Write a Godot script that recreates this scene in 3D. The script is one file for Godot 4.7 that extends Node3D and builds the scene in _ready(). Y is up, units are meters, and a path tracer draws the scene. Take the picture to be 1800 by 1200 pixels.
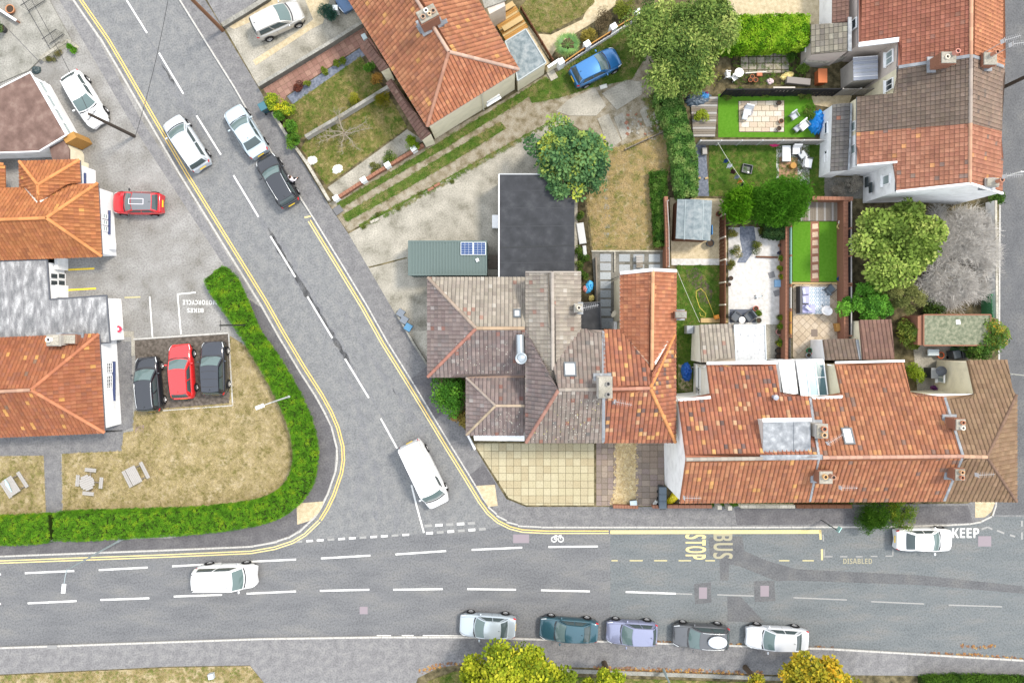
extends Node3D

# A street corner seen straight down from a drone 52 m up.
# W() turns a position read off the photograph, plus a known height above the ground, into metres.
const H:=52.0
const F:=1200.0
const CX:=900.0
const CY:=565.0
var rng:=RandomNumberGenerator.new()
var used:={}
var mats:={}
var cache:={}
var noise_a:=FastNoiseLite.new()

func _ready() -> void:
	rng.seed=7
	noise_a.seed=11
	noise_a.frequency=0.35
	setup_light()
	setup_materials()
	build_ground()
	build_markings()
	build_pub()
	build_semi()
	build_hill_house()
	build_terrace()
	build_side_terrace()
	build_yards()
	build_gardens()
	build_vehicles()
	build_trees()
	build_street_things()
	build_person()

func setup_light() -> void:
	var cam:=Camera3D.new()
	cam.name="camera"
	cam.position=Vector3(0,H,0)
	cam.rotation_degrees=Vector3(-90,0,0)
	cam.near=1.0
	cam.far=900.0
	cam.set_frustum(2.0*600.0/F,Vector2(0,-(600.0 - CY)/F),1.0,900.0)
	add_child(cam)
	cam.current=true
	var e:=Environment.new()
	e.background_mode=Environment.BG_SKY
	var sky:=Sky.new()
	var sm:=ProceduralSkyMaterial.new()
	sm.sky_top_color=Color(0.90,0.93,0.97)
	sm.sky_horizon_color=Color(0.92,0.93,0.95)
	sm.sky_curve=0.4
	sm.ground_bottom_color=Color(0.35,0.34,0.32)
	sm.ground_horizon_color=Color(0.6,0.6,0.6)
	sky.sky_material=sm
	e.sky=sky
	e.background_energy_multiplier=0.78
	e.tonemap_mode=Environment.TONE_MAPPER_LINEAR
	e.tonemap_exposure=3.0
	e.sdfgi_enabled=true
	e.ssao_enabled=true
	e.ssil_enabled=true
	var we:=WorldEnvironment.new()
	we.name="world_environment"
	we.environment=e
	add_child(we)
	var sun:=DirectionalLight3D.new()
	sun.name="sun"
	sun.light_energy=0.5
	sun.light_color=Color(1.0,0.96,0.9)
	sun.light_angular_distance=11.0
	sun.shadow_enabled=true
	sun.look_at_from_position(Vector3(22,38,-14),Vector3.ZERO)
	add_child(sun)

func W(px: float,py: float,h:=0.0) -> Vector3:
	var k:=(H - h)/F
	return Vector3((px - CX)*k,h,(py - CY)*k)

func flat2(a: Array,h:=0.0) -> PackedVector2Array:
	var out:=PackedVector2Array()
	for i in range(0,a.size(),2):
		var p:=W(a[i],a[i+1],h)
		out.push_back(Vector2(p.x,p.z))
	return out

func rect(x0: float,y0: float,x1: float,y1: float) -> Array:
	return [x0,y0,x1,y0,x1,y1,x0,y1]

class MB:
	var v:=PackedVector3Array()
	var n:=PackedVector3Array()
	var c:=PackedColorArray()
	var col:=Color(1,1,1)

	func t(a: Vector3,b: Vector3,d: Vector3) -> void:
		var m:=(b - a).cross(d - a).normalized()
		v.push_back(a); v.push_back(d); v.push_back(b)
		n.push_back(m); n.push_back(m); n.push_back(m)
		c.push_back(col); c.push_back(col); c.push_back(col)

	func th(a: Vector3,b: Vector3,d: Vector3,hint: Vector3) -> void:
		if (b - a).cross(d - a).dot(hint)<0.0:
			t(a,d,b)
		else:
			t(a,b,d)

	func q(a: Vector3,b: Vector3,d: Vector3,e: Vector3) -> void:
		t(a,b,d)
		t(a,d,e)

	func qh(a: Vector3,b: Vector3,d: Vector3,e: Vector3,hint: Vector3) -> void:
		th(a,b,d,hint)
		th(a,d,e,hint)

	func tsm(a: Vector3,b: Vector3,d: Vector3,na: Vector3,nb: Vector3,nd: Vector3) -> void:
		if (b - a).cross(d - a).dot(na+nb+nd)<0.0:
			v.push_back(a); v.push_back(b); v.push_back(d)
			n.push_back(na); n.push_back(nb); n.push_back(nd)
		else:
			v.push_back(a); v.push_back(d); v.push_back(b)
			n.push_back(na); n.push_back(nd); n.push_back(nb)
		c.push_back(col); c.push_back(col); c.push_back(col)

	func box(cen: Vector3,size: Vector3,bas:=Basis(),chamfer:=0.0) -> void:
		var x:=bas.x*size.x*0.5
		var y:=bas.y*size.y*0.5
		var z:=bas.z*size.z*0.5
		if chamfer>0.0:
			var k:=bas.x*chamfer
			var l:=bas.z*chamfer
			var m:=bas.y*chamfer
			var lo:=[cen - x - y - z,cen+x - y - z,cen+x - y+z,cen - x - y+z]
			var mi:=[cen - x+y - m - z,cen+x+y - m - z,cen+x+y - m+z,cen - x+y - m+z]
			var hi:=[cen - x+k+y - z+l,cen+x - k+y - z+l,cen+x - k+y+z - l,cen - x+k+y+z - l]
			for i in 4:
				var j:=(i+1) % 4
				var o: Vector3=(lo[i]+lo[j])*0.5+(mi[i] - lo[i])*0.5 - cen
				qh(lo[i],lo[j],mi[j],mi[i],o)
				qh(mi[i],mi[j],hi[j],hi[i],o+y*2.0)
			qh(hi[0],hi[1],hi[2],hi[3],y)
			qh(lo[0],lo[1],lo[2],lo[3],-y)
			return
		qh(cen+x - y - z,cen+x+y - z,cen+x+y+z,cen+x - y+z,x)
		qh(cen - x - y - z,cen - x+y - z,cen - x+y+z,cen - x - y+z,-x)
		qh(cen+y - x - z,cen+y+x - z,cen+y+x+z,cen+y - x+z,y)
		qh(cen - y - x - z,cen - y+x - z,cen - y+x+z,cen - y - x+z,-y)
		qh(cen+z - x - y,cen+z+x - y,cen+z+x+y,cen+z - x+y,z)
		qh(cen - z - x - y,cen - z+x - y,cen - z+x+y,cen - z - x+y,-z)

	func top(poly: PackedVector2Array,y: float,up:=1.0) -> void:
		var ix:=Geometry2D.triangulate_polygon(poly)
		for i in range(0,ix.size(),3):
			var a:=poly[ix[i]]
			var b:=poly[ix[i+1]]
			var d:=poly[ix[i+2]]
			th(Vector3(a.x,y,a.y),Vector3(b.x,y,b.y),Vector3(d.x,y,d.y),Vector3(0,up,0))

	func sides(poly: PackedVector2Array,y0: float,y1: float) -> void:
		var area:=0.0
		for i in poly.size():
			var j:=(i+1) % poly.size()
			area += poly[i].x*poly[j].y - poly[j].x*poly[i].y
		var s:=1.0 if area>0.0 else -1.0
		for i in poly.size():
			var a:=poly[i]
			var b:=poly[(i+1) % poly.size()]
			var o:=Vector3(b.y - a.y,0,a.x - b.x)*s
			qh(Vector3(a.x,y0,a.y),Vector3(b.x,y0,b.y),Vector3(b.x,y1,b.y),Vector3(a.x,y1,a.y),o)

	func prism(poly: PackedVector2Array,y0: float,y1: float) -> void:
		top(poly,y1)
		top(poly,y0,-1.0)
		sides(poly,y0,y1)

	func tube(pts: Array,radii: Array,k:=7,cap:=true) -> void:
		var rings:=[]
		for i in pts.size():
			var d: Vector3
			if i==0:
				d=pts[1] - pts[0]
			elif i==pts.size() - 1:
				d=pts[i] - pts[i - 1]
			else:
				d=pts[i+1] - pts[i - 1]
			d=d.normalized()
			var s:=d.cross(Vector3.UP if absf(d.y)<0.9 else Vector3.RIGHT).normalized()
			var w:=s.cross(d)
			var ring:=[]
			for j in k:
				var an:=TAU*j/k
				ring.append(s*cos(an)+w*sin(an))
			rings.append(ring)
		for i in pts.size() - 1:
			for j in k:
				var m:=(j+1) % k
				var a: Vector3=pts[i]+rings[i][j]*radii[i]
				var b: Vector3=pts[i]+rings[i][m]*radii[i]
				var d2: Vector3=pts[i+1]+rings[i+1][m]*radii[i+1]
				var e: Vector3=pts[i+1]+rings[i+1][j]*radii[i+1]
				tsm(a,b,d2,rings[i][j],rings[i][m],rings[i+1][m])
				tsm(a,d2,e,rings[i][j],rings[i+1][m],rings[i+1][j])
		if cap:
			for w in [0,pts.size() - 1]:
				var o: Vector3=(pts[1] - pts[0])*-1.0 if w==0 else pts[w] - pts[w - 1]
				for j in k:
					th(pts[w],pts[w]+rings[w][j]*radii[w],pts[w]+rings[w][(j+1) % k]*radii[w],o)

	# profile: [radius, height] pairs from the bottom up
	func lathe(cen: Vector3,prof: Array,k:=14) -> void:
		for i in prof.size() - 1:
			var r0: float=prof[i][0]
			var r1: float=prof[i+1][0]
			var y0: float=prof[i][1]
			var y1: float=prof[i+1][1]
			for j in k:
				var a0:=TAU*j/k
				var a1:=TAU*(j+1)/k
				var d0:=Vector3(cos(a0),0,sin(a0))
				var d1:=Vector3(cos(a1),0,sin(a1))
				var nx:=y1 - y0
				var ny:=r0 - r1
				var n0:=(d0*nx+Vector3.UP*ny).normalized()
				var n1:=(d1*nx+Vector3.UP*ny).normalized()
				var a:=cen+d0*r0+Vector3.UP*y0
				var b:=cen+d1*r0+Vector3.UP*y0
				var d:=cen+d1*r1+Vector3.UP*y1
				var e:=cen+d0*r1+Vector3.UP*y1
				if r0>0.0001:
					tsm(a,b,d,n0,n1,n1)
				if r1>0.0001:
					tsm(a,d,e,n0,n1,n0)

	# a smooth sheet through a grid of points, facing the hint
	func grid(p: Array,hint: Vector3,closed:=false) -> void:
		var nn:=[]
		for i in p.size():
			var row:=[]
			for j in p[i].size():
				var du: Vector3=p[mini(i+1,p.size() - 1)][j] - p[maxi(i - 1,0)][j]
				var dv: Vector3=p[i][mini(j+1,p[i].size() - 1)] - p[i][maxi(j - 1,0)]
				var m:=du.cross(dv).normalized()
				row.append(m)
			nn.append(row)
		var sum:=Vector3.ZERO
		for r in nn:
			for m in r:
				sum += m
		var s:=-1.0 if sum.dot(hint)<0.0 else 1.0
		for i in p.size() - 1:
			for j in p[i].size() - 1:
				tsm(p[i][j],p[i+1][j],p[i+1][j+1],nn[i][j]*s,nn[i+1][j]*s,nn[i+1][j+1]*s)
				tsm(p[i][j],p[i+1][j+1],p[i][j+1],nn[i][j]*s,nn[i+1][j+1]*s,nn[i][j+1]*s)

	func blob(cen: Vector3,r: Vector3,k:=10,wob:=0.0,sd:=0) -> void:
		var f:=FastNoiseLite.new()
		f.seed=sd
		f.frequency=1.2
		var p:=[]
		for i in k+1:
			var row:=[]
			var th_:=PI*i/k
			for j in k*2+1:
				var ph:=TAU*(j % (k*2))/(k*2)
				var d:=Vector3(sin(th_)*cos(ph),cos(th_),sin(th_)*sin(ph))
				var m:=1.0+wob*f.get_noise_3dv(d*1.5)
				row.append(cen+d*r*m)
			p.append(row)
		var nn:=func(i: int,j: int) -> Vector3: return ((p[i][j] - cen)/(r*r)).normalized()
		for i in k:
			for j in k*2:
				if i>0:
					tsm(p[i][j],p[i+1][j+1],p[i][j+1],nn.call(i,j),nn.call(i+1,j+1),nn.call(i,j+1))
				if i<k - 1:
					tsm(p[i][j],p[i+1][j],p[i+1][j+1],nn.call(i,j),nn.call(i+1,j),nn.call(i+1,j+1))

	func mesh(o:=Vector3.ZERO) -> ArrayMesh:
		var m:=ArrayMesh.new()
		if v.size()==0:
			return m
		var a:=[]
		a.resize(Mesh.ARRAY_MAX)
		if o != Vector3.ZERO:
			for i in v.size():
				v[i] -= o
		a[Mesh.ARRAY_VERTEX]=v
		a[Mesh.ARRAY_NORMAL]=n
		a[Mesh.ARRAY_COLOR]=c
		m.add_surface_from_arrays(Mesh.PRIMITIVE_TRIANGLES,a)
		return m

func where(p: Node) -> Vector3:
	var o:=Vector3.ZERO
	while p != self:
		o += (p as Node3D).position
		p=p.get_parent()
	return o

func numbered(called: String) -> String:
	var k: int=used.get(called,0)
	used[called]=k+1
	return called if k==0 else "%s_%03d" % [called,k]

func tag(o: Node,label: String,category:="",group:="",kind:="") -> Node:
	o.set_meta("label",label)
	if category:
		o.set_meta("category",category)
	if group:
		o.set_meta("group",group)
	if kind:
		o.set_meta("kind",kind)
	return o

func thing(called: String,label: String,category: String,at:=Vector3.ZERO,turn:=0.0,group:="") -> Node3D:
	var o:=Node3D.new()
	o.name=numbered(called)
	add_child(o)
	o.position=at
	o.rotation.y=turn
	tag(o,label,category,group)
	return o

# a part in its thing's own axes
func add(parent: Node3D,called: String,mb,m: Material,xf:=Transform3D()) -> MeshInstance3D:
	var o:=MeshInstance3D.new()
	o.name=called
	o.mesh=mb.mesh() if mb is MB else mb
	o.material_override=m
	o.transform=xf
	parent.add_child(o,true)
	return o

# a part given in world coordinates, under things that are moved but not turned
func addw(parent: Node3D,called: String,mb: MB,m: Material) -> MeshInstance3D:
	var o:=where(parent)
	var r:=MeshInstance3D.new()
	r.name=called
	r.mesh=mb.mesh(o)
	r.material_override=m
	parent.add_child(r,true)
	return r

func structure(called: String,mb: MB,m: Material,label: String) -> MeshInstance3D:
	var o:=MeshInstance3D.new()
	o.name=numbered(called)
	o.mesh=mb.mesh()
	o.material_override=m
	add_child(o)
	tag(o,label,called.replace("_"," "),"","structure")
	return o

# a flat slab of ground; its top lies at y
func sheet(called: String,a: Array,y: float,m: Material,label: String,deep:=0.1) -> MeshInstance3D:
	var mb:=MB.new()
	var p:=flat2(a)
	mb.top(p,y)
	mb.sides(p,y - deep,y)
	return structure(called,mb,m,label)

func subsheet(parent: Node3D,called: String,a: Array,y: float,m: Material,deep:=0.004) -> MeshInstance3D:
	var mb:=MB.new()
	var p:=flat2(a)
	mb.top(p,y)
	mb.sides(p,y - deep,y)
	return addw(parent,called,mb,m)

# ---------------------------------------------------------------- materials
func ntex(freq: float,stops: Array,sd: int,octaves:=4,kind:=FastNoiseLite.TYPE_SIMPLEX_SMOOTH,size:=512,w:=0) -> NoiseTexture2D:
	var f:=FastNoiseLite.new()
	f.noise_type=kind
	f.seed=sd
	f.frequency=freq
	f.fractal_octaves=octaves
	f.fractal_gain=0.55
	var t:=NoiseTexture2D.new()
	t.width=w if w else size
	t.height=size
	t.seamless=true
	t.seamless_blend_skirt=0.25
	t.noise=f
	var g:=Gradient.new()
	g.offsets=PackedFloat32Array()
	g.colors=PackedColorArray()
	var offs:=PackedFloat32Array()
	var cols:=PackedColorArray()
	for s in stops:
		offs.push_back(s[0])
		var k: Color=s[1]
		cols.push_back(k.linear_to_srgb())
	g.offsets=offs
	g.colors=cols
	t.color_ramp=g
	return t

func grey(x: float) -> Color:
	return Color(x,x,x)

func plain(key: String,c: Color,rough:=0.8,metal:=0.0) -> StandardMaterial3D:
	if mats.has(key):
		return mats[key]
	var m:=StandardMaterial3D.new()
	m.resource_name=key
	m.albedo_color=c.linear_to_srgb()
	m.roughness=rough
	m.metallic=metal
	if rough >= 0.7:
		m.metallic_specular=0.22
	mats[key]=m
	return m

# a surface with a coarse pattern (metres a repeat) and a fine grain on top, laid out in the world
func ground_mat(key: String,tex: Texture2D,metres: float,fine: Texture2D,fine_m: float,rough:=0.95,tint:=Color(1,1,1),stretch:=Vector3.ONE) -> StandardMaterial3D:
	var m:=plain(key,tint,rough)
	m.albedo_texture=tex
	m.uv1_triplanar=true
	m.uv1_world_triplanar=true
	m.uv1_scale=stretch/metres
	if fine:
		m.detail_enabled=true
		m.detail_albedo=fine
		m.detail_blend_mode=BaseMaterial3D.BLEND_MODE_MUL
		m.detail_uv_layer=BaseMaterial3D.DETAIL_UV_2
		m.uv2_triplanar=true
		m.uv2_world_triplanar=true
		m.uv2_scale=Vector3.ONE/fine_m
	return m

var fine_grain: NoiseTexture2D
var soft_grain: NoiseTexture2D
var blotch: NoiseTexture2D

func setup_materials() -> void:
	fine_grain=ntex(0.09,[[0.1,grey(0.6)],[0.5,grey(0.86)],[0.9,grey(1.0)]],3,4)
	soft_grain=ntex(0.05,[[0.0,grey(0.8)],[0.5,grey(0.92)],[1.0,grey(1.0)]],4,3)
	blotch=ntex(0.012,[[0.0,grey(0.7)],[0.5,grey(0.88)],[1.0,grey(1.0)]],5,5)
	var b:=ntex(0.012,[[0.05,Color(0.15,0.153,0.16)],[0.5,Color(0.182,0.186,0.19)],[0.95,Color(0.212,0.212,0.21)]],21,6)
	ground_mat("street",b,6.0,fine_grain,8.0,0.95)
	var b2:=ntex(0.010,[[0.05,Color(0.128,0.131,0.139)],[0.5,Color(0.15,0.153,0.16)],[0.95,Color(0.178,0.177,0.176)]],22,6)
	ground_mat("main_road",b2,7.0,fine_grain,8.0,0.95,grey(1),Vector3(0.3,1,1))
	var b3:=ntex(0.010,[[0.05,Color(0.125,0.138,0.145)],[0.5,Color(0.146,0.158,0.164)],[0.95,Color(0.17,0.172,0.17)]],23,6)
	ground_mat("old_road",b3,7.0,fine_grain,8.0,0.95,grey(1),Vector3(0.3,1,1))
	ground_mat("road_seal",b2,5.0,fine_grain,7.0,0.95,grey(1.16))
	ground_mat("dark_road",b2,11.0,fine_grain,8.0,0.95,grey(0.8))
	ground_mat("tarmac_patch",b2,9.0,fine_grain,8.0,0.95,grey(0.8))
	var b4:=ntex(0.012,[[0.1,Color(0.14,0.138,0.143)],[0.55,Color(0.168,0.166,0.17)],[0.9,Color(0.2,0.197,0.195)]],24,6)
	ground_mat("pavement",b4,5.0,fine_grain,8.0)
	ground_mat("pavement_dark",b4,8.0,fine_grain,8.0,0.95,Color(0.7,0.69,0.71))
	ground_mat("pavement_light",b4,5.0,fine_grain,8.0,0.95,grey(1.15))
	var fc:=ntex(0.010,[[0.05,Color(0.15,0.142,0.126)],[0.35,Color(0.215,0.208,0.196)],[0.6,Color(0.25,0.244,0.234)],[0.95,Color(0.305,0.3,0.29)]],25,6)
	ground_mat("forecourt",fc,15.0,fine_grain,8.0)
	var cc:=ntex(0.011,[[0.04,Color(0.16,0.15,0.12)],[0.3,Color(0.265,0.25,0.21)],[0.6,Color(0.33,0.31,0.265)],[0.95,Color(0.4,0.375,0.32)]],26,6)
	ground_mat("concrete",cc,12.0,fine_grain,7.0)
	ground_mat("concrete_pale",cc,9.0,fine_grain,7.0,0.92,Color(1.25,1.25,1.25))
	ground_mat("concrete_grey",cc,9.0,fine_grain,7.0,0.92,Color(0.82,0.85,0.9))
	ground_mat("concrete_dark",cc,7.0,fine_grain,7.0,0.92,Color(0.55,0.56,0.58))
	var dry:=ntex(0.02,[[0.08,Color(0.13,0.125,0.035)],[0.35,Color(0.26,0.21,0.105)],[0.6,Color(0.34,0.275,0.155)],[0.9,Color(0.42,0.35,0.23)]],27,6)
	var strand:=ntex(0.16,[[0.0,grey(0.45)],[0.5,grey(0.8)],[1.0,grey(1.0)]],28,3)
	ground_mat("dry_lawn",dry,13.0,strand,10.8)
	var mixg:=ntex(0.022,[[0.1,Color(0.05,0.095,0.012)],[0.4,Color(0.1,0.125,0.025)],[0.65,Color(0.19,0.165,0.06)],[0.9,Color(0.29,0.23,0.11)]],29,6)
	ground_mat("patchy_lawn",mixg,10.0,strand,9.9)
	var grn:=ntex(0.025,[[0.1,Color(0.035,0.085,0.008)],[0.5,Color(0.07,0.13,0.018)],[0.9,Color(0.15,0.16,0.05)]],30,6)
	ground_mat("green_lawn",grn,8.0,strand,9.0)
	ground_mat("astro_turf",ntex(0.02,[[0.0,Color(0.07,0.19,0.012)],[1.0,Color(0.1,0.235,0.022)]],31,4),3.0,fine_grain,1.2)
	var soil:=ntex(0.02,[[0.1,Color(0.05,0.045,0.025)],[0.5,Color(0.12,0.1,0.055)],[0.9,Color(0.21,0.175,0.1)]],32,6)
	ground_mat("soil",soil,7.0,strand,7.2)
	ground_mat("dark_soil",soil,5.0,strand,5.4,0.95,grey(0.5))
	var grit:=ntex(0.2,[[0.0,grey(0.42)],[0.5,grey(0.85)],[1.0,grey(1.0)]],33,2,FastNoiseLite.TYPE_CELLULAR)
	ground_mat("gravel_buff",ntex(0.02,[[0.1,Color(0.38,0.29,0.16)],[0.9,Color(0.55,0.44,0.27)]],34,4),4.0,grit,5.0)
	ground_mat("gravel_sand",ntex(0.02,[[0.1,Color(0.4,0.33,0.21)],[0.9,Color(0.58,0.49,0.34)]],35,5),4.0,grit,5.0)
	ground_mat("gravel_white",ntex(0.02,[[0.1,Color(0.38,0.37,0.35)],[0.9,Color(0.54,0.53,0.52)]],36,5),4.0,soft_grain,1.0)
	ground_mat("gravel_slate",ntex(0.02,[[0.1,Color(0.1,0.115,0.15)],[0.9,Color(0.22,0.24,0.29)]],37,5),3.0,grit,3.5)
	ground_mat("gravel_dark",ntex(0.02,[[0.1,Color(0.07,0.06,0.05)],[0.9,Color(0.17,0.145,0.125)]],38,5),3.5,grit,4.0)
	var track:=ntex(0.018,[[0.1,Color(0.13,0.105,0.06)],[0.5,Color(0.26,0.225,0.165)],[0.9,Color(0.34,0.31,0.25)]],39,6)
	ground_mat("track",track,8.0,strand,8.1)
	ground_mat("mud",ntex(0.03,[[0.1,Color(0.06,0.045,0.035)],[0.9,Color(0.16,0.125,0.1)]],40,5),3.0,strand,4.5)
	var felt:=ntex(0.012,[[0.1,Color(0.034,0.036,0.04)],[0.6,Color(0.045,0.047,0.053)],[0.95,Color(0.062,0.065,0.07)]],41,5)
	ground_mat("roof_felt",felt,7.0,soft_grain,1.5,0.85)
	var brown:=ntex(0.012,[[0.1,Color(0.12,0.078,0.066)],[0.6,Color(0.175,0.115,0.098)],[0.95,Color(0.23,0.165,0.14)]],42,5)
	ground_mat("brown_felt",brown,7.0,fine_grain,1.6,0.9)
	var weathered:=ntex(0.018,[[0.12,Color(0.15,0.153,0.16)],[0.4,Color(0.21,0.213,0.222)],[0.6,Color(0.28,0.283,0.29)],[0.9,Color(0.46,0.465,0.475)]],43,6)
	ground_mat("weathered_flat",weathered,8.0,fine_grain,5.0,0.9,grey(1),Vector3(1.5,1.0,0.6))
	ground_mat("lead",ntex(0.012,[[0.1,Color(0.13,0.143,0.16)],[0.6,Color(0.22,0.235,0.255)],[0.95,Color(0.36,0.375,0.39)]],44,5),4.0,soft_grain,1.0,0.6)
	ground_mat("slate_felt",ntex(0.015,[[0.1,Color(0.12,0.15,0.165)],[0.5,Color(0.2,0.235,0.25)],[0.9,Color(0.3,0.32,0.325)]],45,6),4.0,fine_grain,1.0,0.85)
	ground_mat("mossy_flat",ntex(0.02,[[0.1,Color(0.1,0.115,0.075)],[0.5,Color(0.17,0.185,0.13)],[0.9,Color(0.27,0.265,0.19)]],46,6),4.0,fine_grain,1.0,0.95)
	ground_mat("white_felt",ntex(0.02,[[0.05,Color(0.22,0.225,0.23)],[0.3,Color(0.4,0.41,0.42)],[0.9,Color(0.5,0.51,0.52)]],47,6),3.0,soft_grain,1.0,0.8)
	var rend:=ntex(0.01,[[0.05,grey(0.78)],[0.5,grey(0.93)],[1.0,grey(1.0)]],48,5)
	ground_mat("render_white",rend,5.0,soft_grain,1.0,0.9,Color(0.86,0.87,0.88))
	ground_mat("render_cream",rend,5.0,soft_grain,1.0,0.9,Color(0.76,0.7,0.53))
	ground_mat("render_grey",rend,5.0,soft_grain,1.0,0.9,Color(0.4,0.38,0.35))
	ground_mat("render_pink",rend,5.0,soft_grain,1.0,0.9,Color(0.58,0.51,0.46))
	var wood:=ntex(0.03,[[0.1,grey(0.6)],[0.5,grey(0.85)],[1.0,grey(1.0)]],49,4)
	ground_mat("wood_grey",wood,2.0,fine_grain,1.0,0.85,Color(0.26,0.225,0.185),Vector3(1,1,6))
	ground_mat("wood_gold",wood,2.0,fine_grain,1.0,0.8,Color(0.48,0.26,0.08),Vector3(6,1,1))
	ground_mat("wood_brown",wood,2.0,fine_grain,1.0,0.8,Color(0.16,0.075,0.045),Vector3(6,1,1))
	ground_mat("wood_pale",wood,2.0,fine_grain,1.0,0.8,Color(0.55,0.4,0.2),Vector3(6,1,1))
	ground_mat("wood_black",wood,2.0,fine_grain,1.0,0.7,Color(0.025,0.025,0.028),Vector3(6,1,1))
	ground_mat("wood_silver",wood,2.0,fine_grain,1.0,0.85,Color(0.42,0.4,0.38),Vector3(6,1,1))
	ground_mat("wood_teal",wood,2.0,fine_grain,1.0,0.85,Color(0.2,0.36,0.32),Vector3(6,1,1))
	ground_mat("bark",wood,1.0,fine_grain,0.6,0.95,Color(0.12,0.09,0.065))
	ground_mat("brick",ntex(0.08,[[0.0,Color(0.17,0.075,0.05)],[0.5,Color(0.27,0.13,0.085)],[1.0,Color(0.36,0.22,0.16)]],50,3),1.4,fine_grain,0.9)
	var tilem:=plain("tile",Color(1,1,1),0.85)
	tilem.vertex_color_use_as_albedo=true
	tilem.albedo_texture=ntex(0.04,[[0.05,Color(0.5,0.56,0.62)],[0.35,Color(0.8,0.83,0.86)],[0.7,grey(1.0)],[0.95,Color(1.0,0.97,0.92)]],51,5)
	tilem.uv1_triplanar=true
	tilem.uv1_world_triplanar=true
	tilem.uv1_scale=Vector3.ONE/1.6
	var stone:=plain("slab",Color(1,1,1),0.9)
	stone.vertex_color_use_as_albedo=true
	stone.albedo_texture=ntex(0.03,[[0.0,Color(0.68,0.7,0.66)],[0.5,grey(0.93)],[1.0,grey(1.0)]],52,5)
	stone.uv1_triplanar=true
	stone.uv1_world_triplanar=true
	stone.uv1_scale=Vector3.ONE/2.3
	var leaf:=plain("leaf",Color(1,1,1),0.75)
	leaf.vertex_color_use_as_albedo=true
	leaf.backlight_enabled=true
	leaf.backlight=Color(0.4,0.5,0.1)
	var vc:=plain("painted",Color(1,1,1),0.55)
	vc.vertex_color_use_as_albedo=true
	var vr:=plain("matt",Color(1,1,1),0.9)
	vr.vertex_color_use_as_albedo=true
	plain("white_pvc",Color(0.72,0.73,0.74),0.35)
	plain("dark_frame",Color(0.03,0.032,0.035),0.4)
	plain("blue_frame",Color(0.03,0.045,0.12),0.45)
	plain("glass_dark",Color(0.03,0.04,0.045),0.06)
	plain("glass_pale",Color(0.22,0.27,0.27),0.08)
	plain("steel",Color(0.32,0.36,0.39),0.35,0.6)
	plain("galvanised",Color(0.42,0.44,0.45),0.5,0.4)
	plain("black_metal",Color(0.02,0.02,0.022),0.5)
	plain("tyre",Color(0.012,0.012,0.013),0.85)
	plain("alloy",Color(0.42,0.42,0.43),0.35,0.6)
	var worn:=ntex(0.045,[[0.0,grey(0.35)],[0.3,grey(0.75)],[0.6,grey(1.0)]],53,5)
	ground_mat("paint_white",worn,2.2,null,1.0,0.8,Color(0.6,0.6,0.585))
	ground_mat("paint_faded",worn,1.4,null,1.0,0.85,Color(0.27,0.27,0.265))
	ground_mat("paint_yellow",worn,2.0,null,1.0,0.8,Color(0.66,0.46,0.15))
	ground_mat("paint_pale_yellow",worn,1.6,null,1.0,0.8,Color(0.6,0.5,0.24))
	ground_mat("kerb",ntex(0.03,[[0.0,Color(0.3,0.29,0.27)],[1.0,Color(0.5,0.49,0.47)]],54,4),3.0,soft_grain,1.0)
	ground_mat("leaf_litter",ntex(0.12,[[0.1,Color(0.14,0.06,0.025)],[0.5,Color(0.28,0.14,0.05)],[0.9,Color(0.42,0.27,0.1)]],55,4),1.2,strand,3.6)

func M(key: String) -> StandardMaterial3D:
	return mats[key]

# a plain coloured material, made once for each colour
func C(r: float,g: float,b: float,rough:=0.6,metal:=0.0) -> StandardMaterial3D:
	return plain("c_%.3f_%.3f_%.3f_%.2f_%.2f" % [r,g,b,rough,metal],Color(r,g,b),rough,metal)

# ---------------------------------------------------------------- ground, roads, pavements
var KERB_PUB:=[68,-100,129,0,181,75,207,119,258,207,318,309,413,462,460,538,488,588,525,650,556,698,572,727,584,755,592,786,593,808,590,828,577,866,566,889,554,908,530,931,510,943,480,953,440,960,300,966,0,977,-300,990]
var KERB_MID:=[254,-100,316,0,369,85,413,155,440,203,502,309,515,327,551,383,605,471,644,535,680,599,725,671,794,785,825,835,850,876,864,895,880,909,900,919,920,924,960,926,1070,926,1340,926,1560,925,1670,922,1705,920,1722,917,1736,910,1746,900,1750,888,1755,700,1757,300,1757,-100]
var KERB_SOUTH:=[-300,1148,0,1138,460,1122,662,1119,822,1119,1045,1126,1319,1135,1464,1140,1800,1160,2100,1178]
var road: MeshInstance3D
var pub_ground: MeshInstance3D
var block: MeshInstance3D
var south: MeshInstance3D

func join(a: Array,b: Array) -> Array:
	var o:=a.duplicate()
	o.append_array(b)
	return o

func kerb(parent: Node3D,line: Array,y: float,inward:=0.0) -> void:
	if not cache.has("kerb"):
		var mb:=MB.new()
		mb.box(Vector3.ZERO,Vector3(0.895,0.16,0.14),Basis(),0.015)
		cache["kerb"]=mb.mesh()
	var pts:=[]
	for i in range(0,line.size(),2):
		pts.append(W(line[i],line[i+1],0.0))
	var carry:=0.0
	for i in pts.size() - 1:
		var a: Vector3=pts[i]
		var b: Vector3=pts[i+1]
		var d:=(b - a)
		var l:=d.length()
		d /= l
		var s:=carry
		while s<l:
			var p:=a+d*s
			if absf(p.x)<42.0 and p.z>-27.0 and p.z<29.0:
				var xf:=Transform3D(Basis(d,Vector3.UP,d.cross(Vector3.UP)),Vector3(p.x,y - 0.08+rng.randf_range(-0.004,0.004),p.z))
				add(parent,"kerb_stone",cache["kerb"],M("kerb"),xf)
			s += 0.905
		carry=s - l

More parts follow.
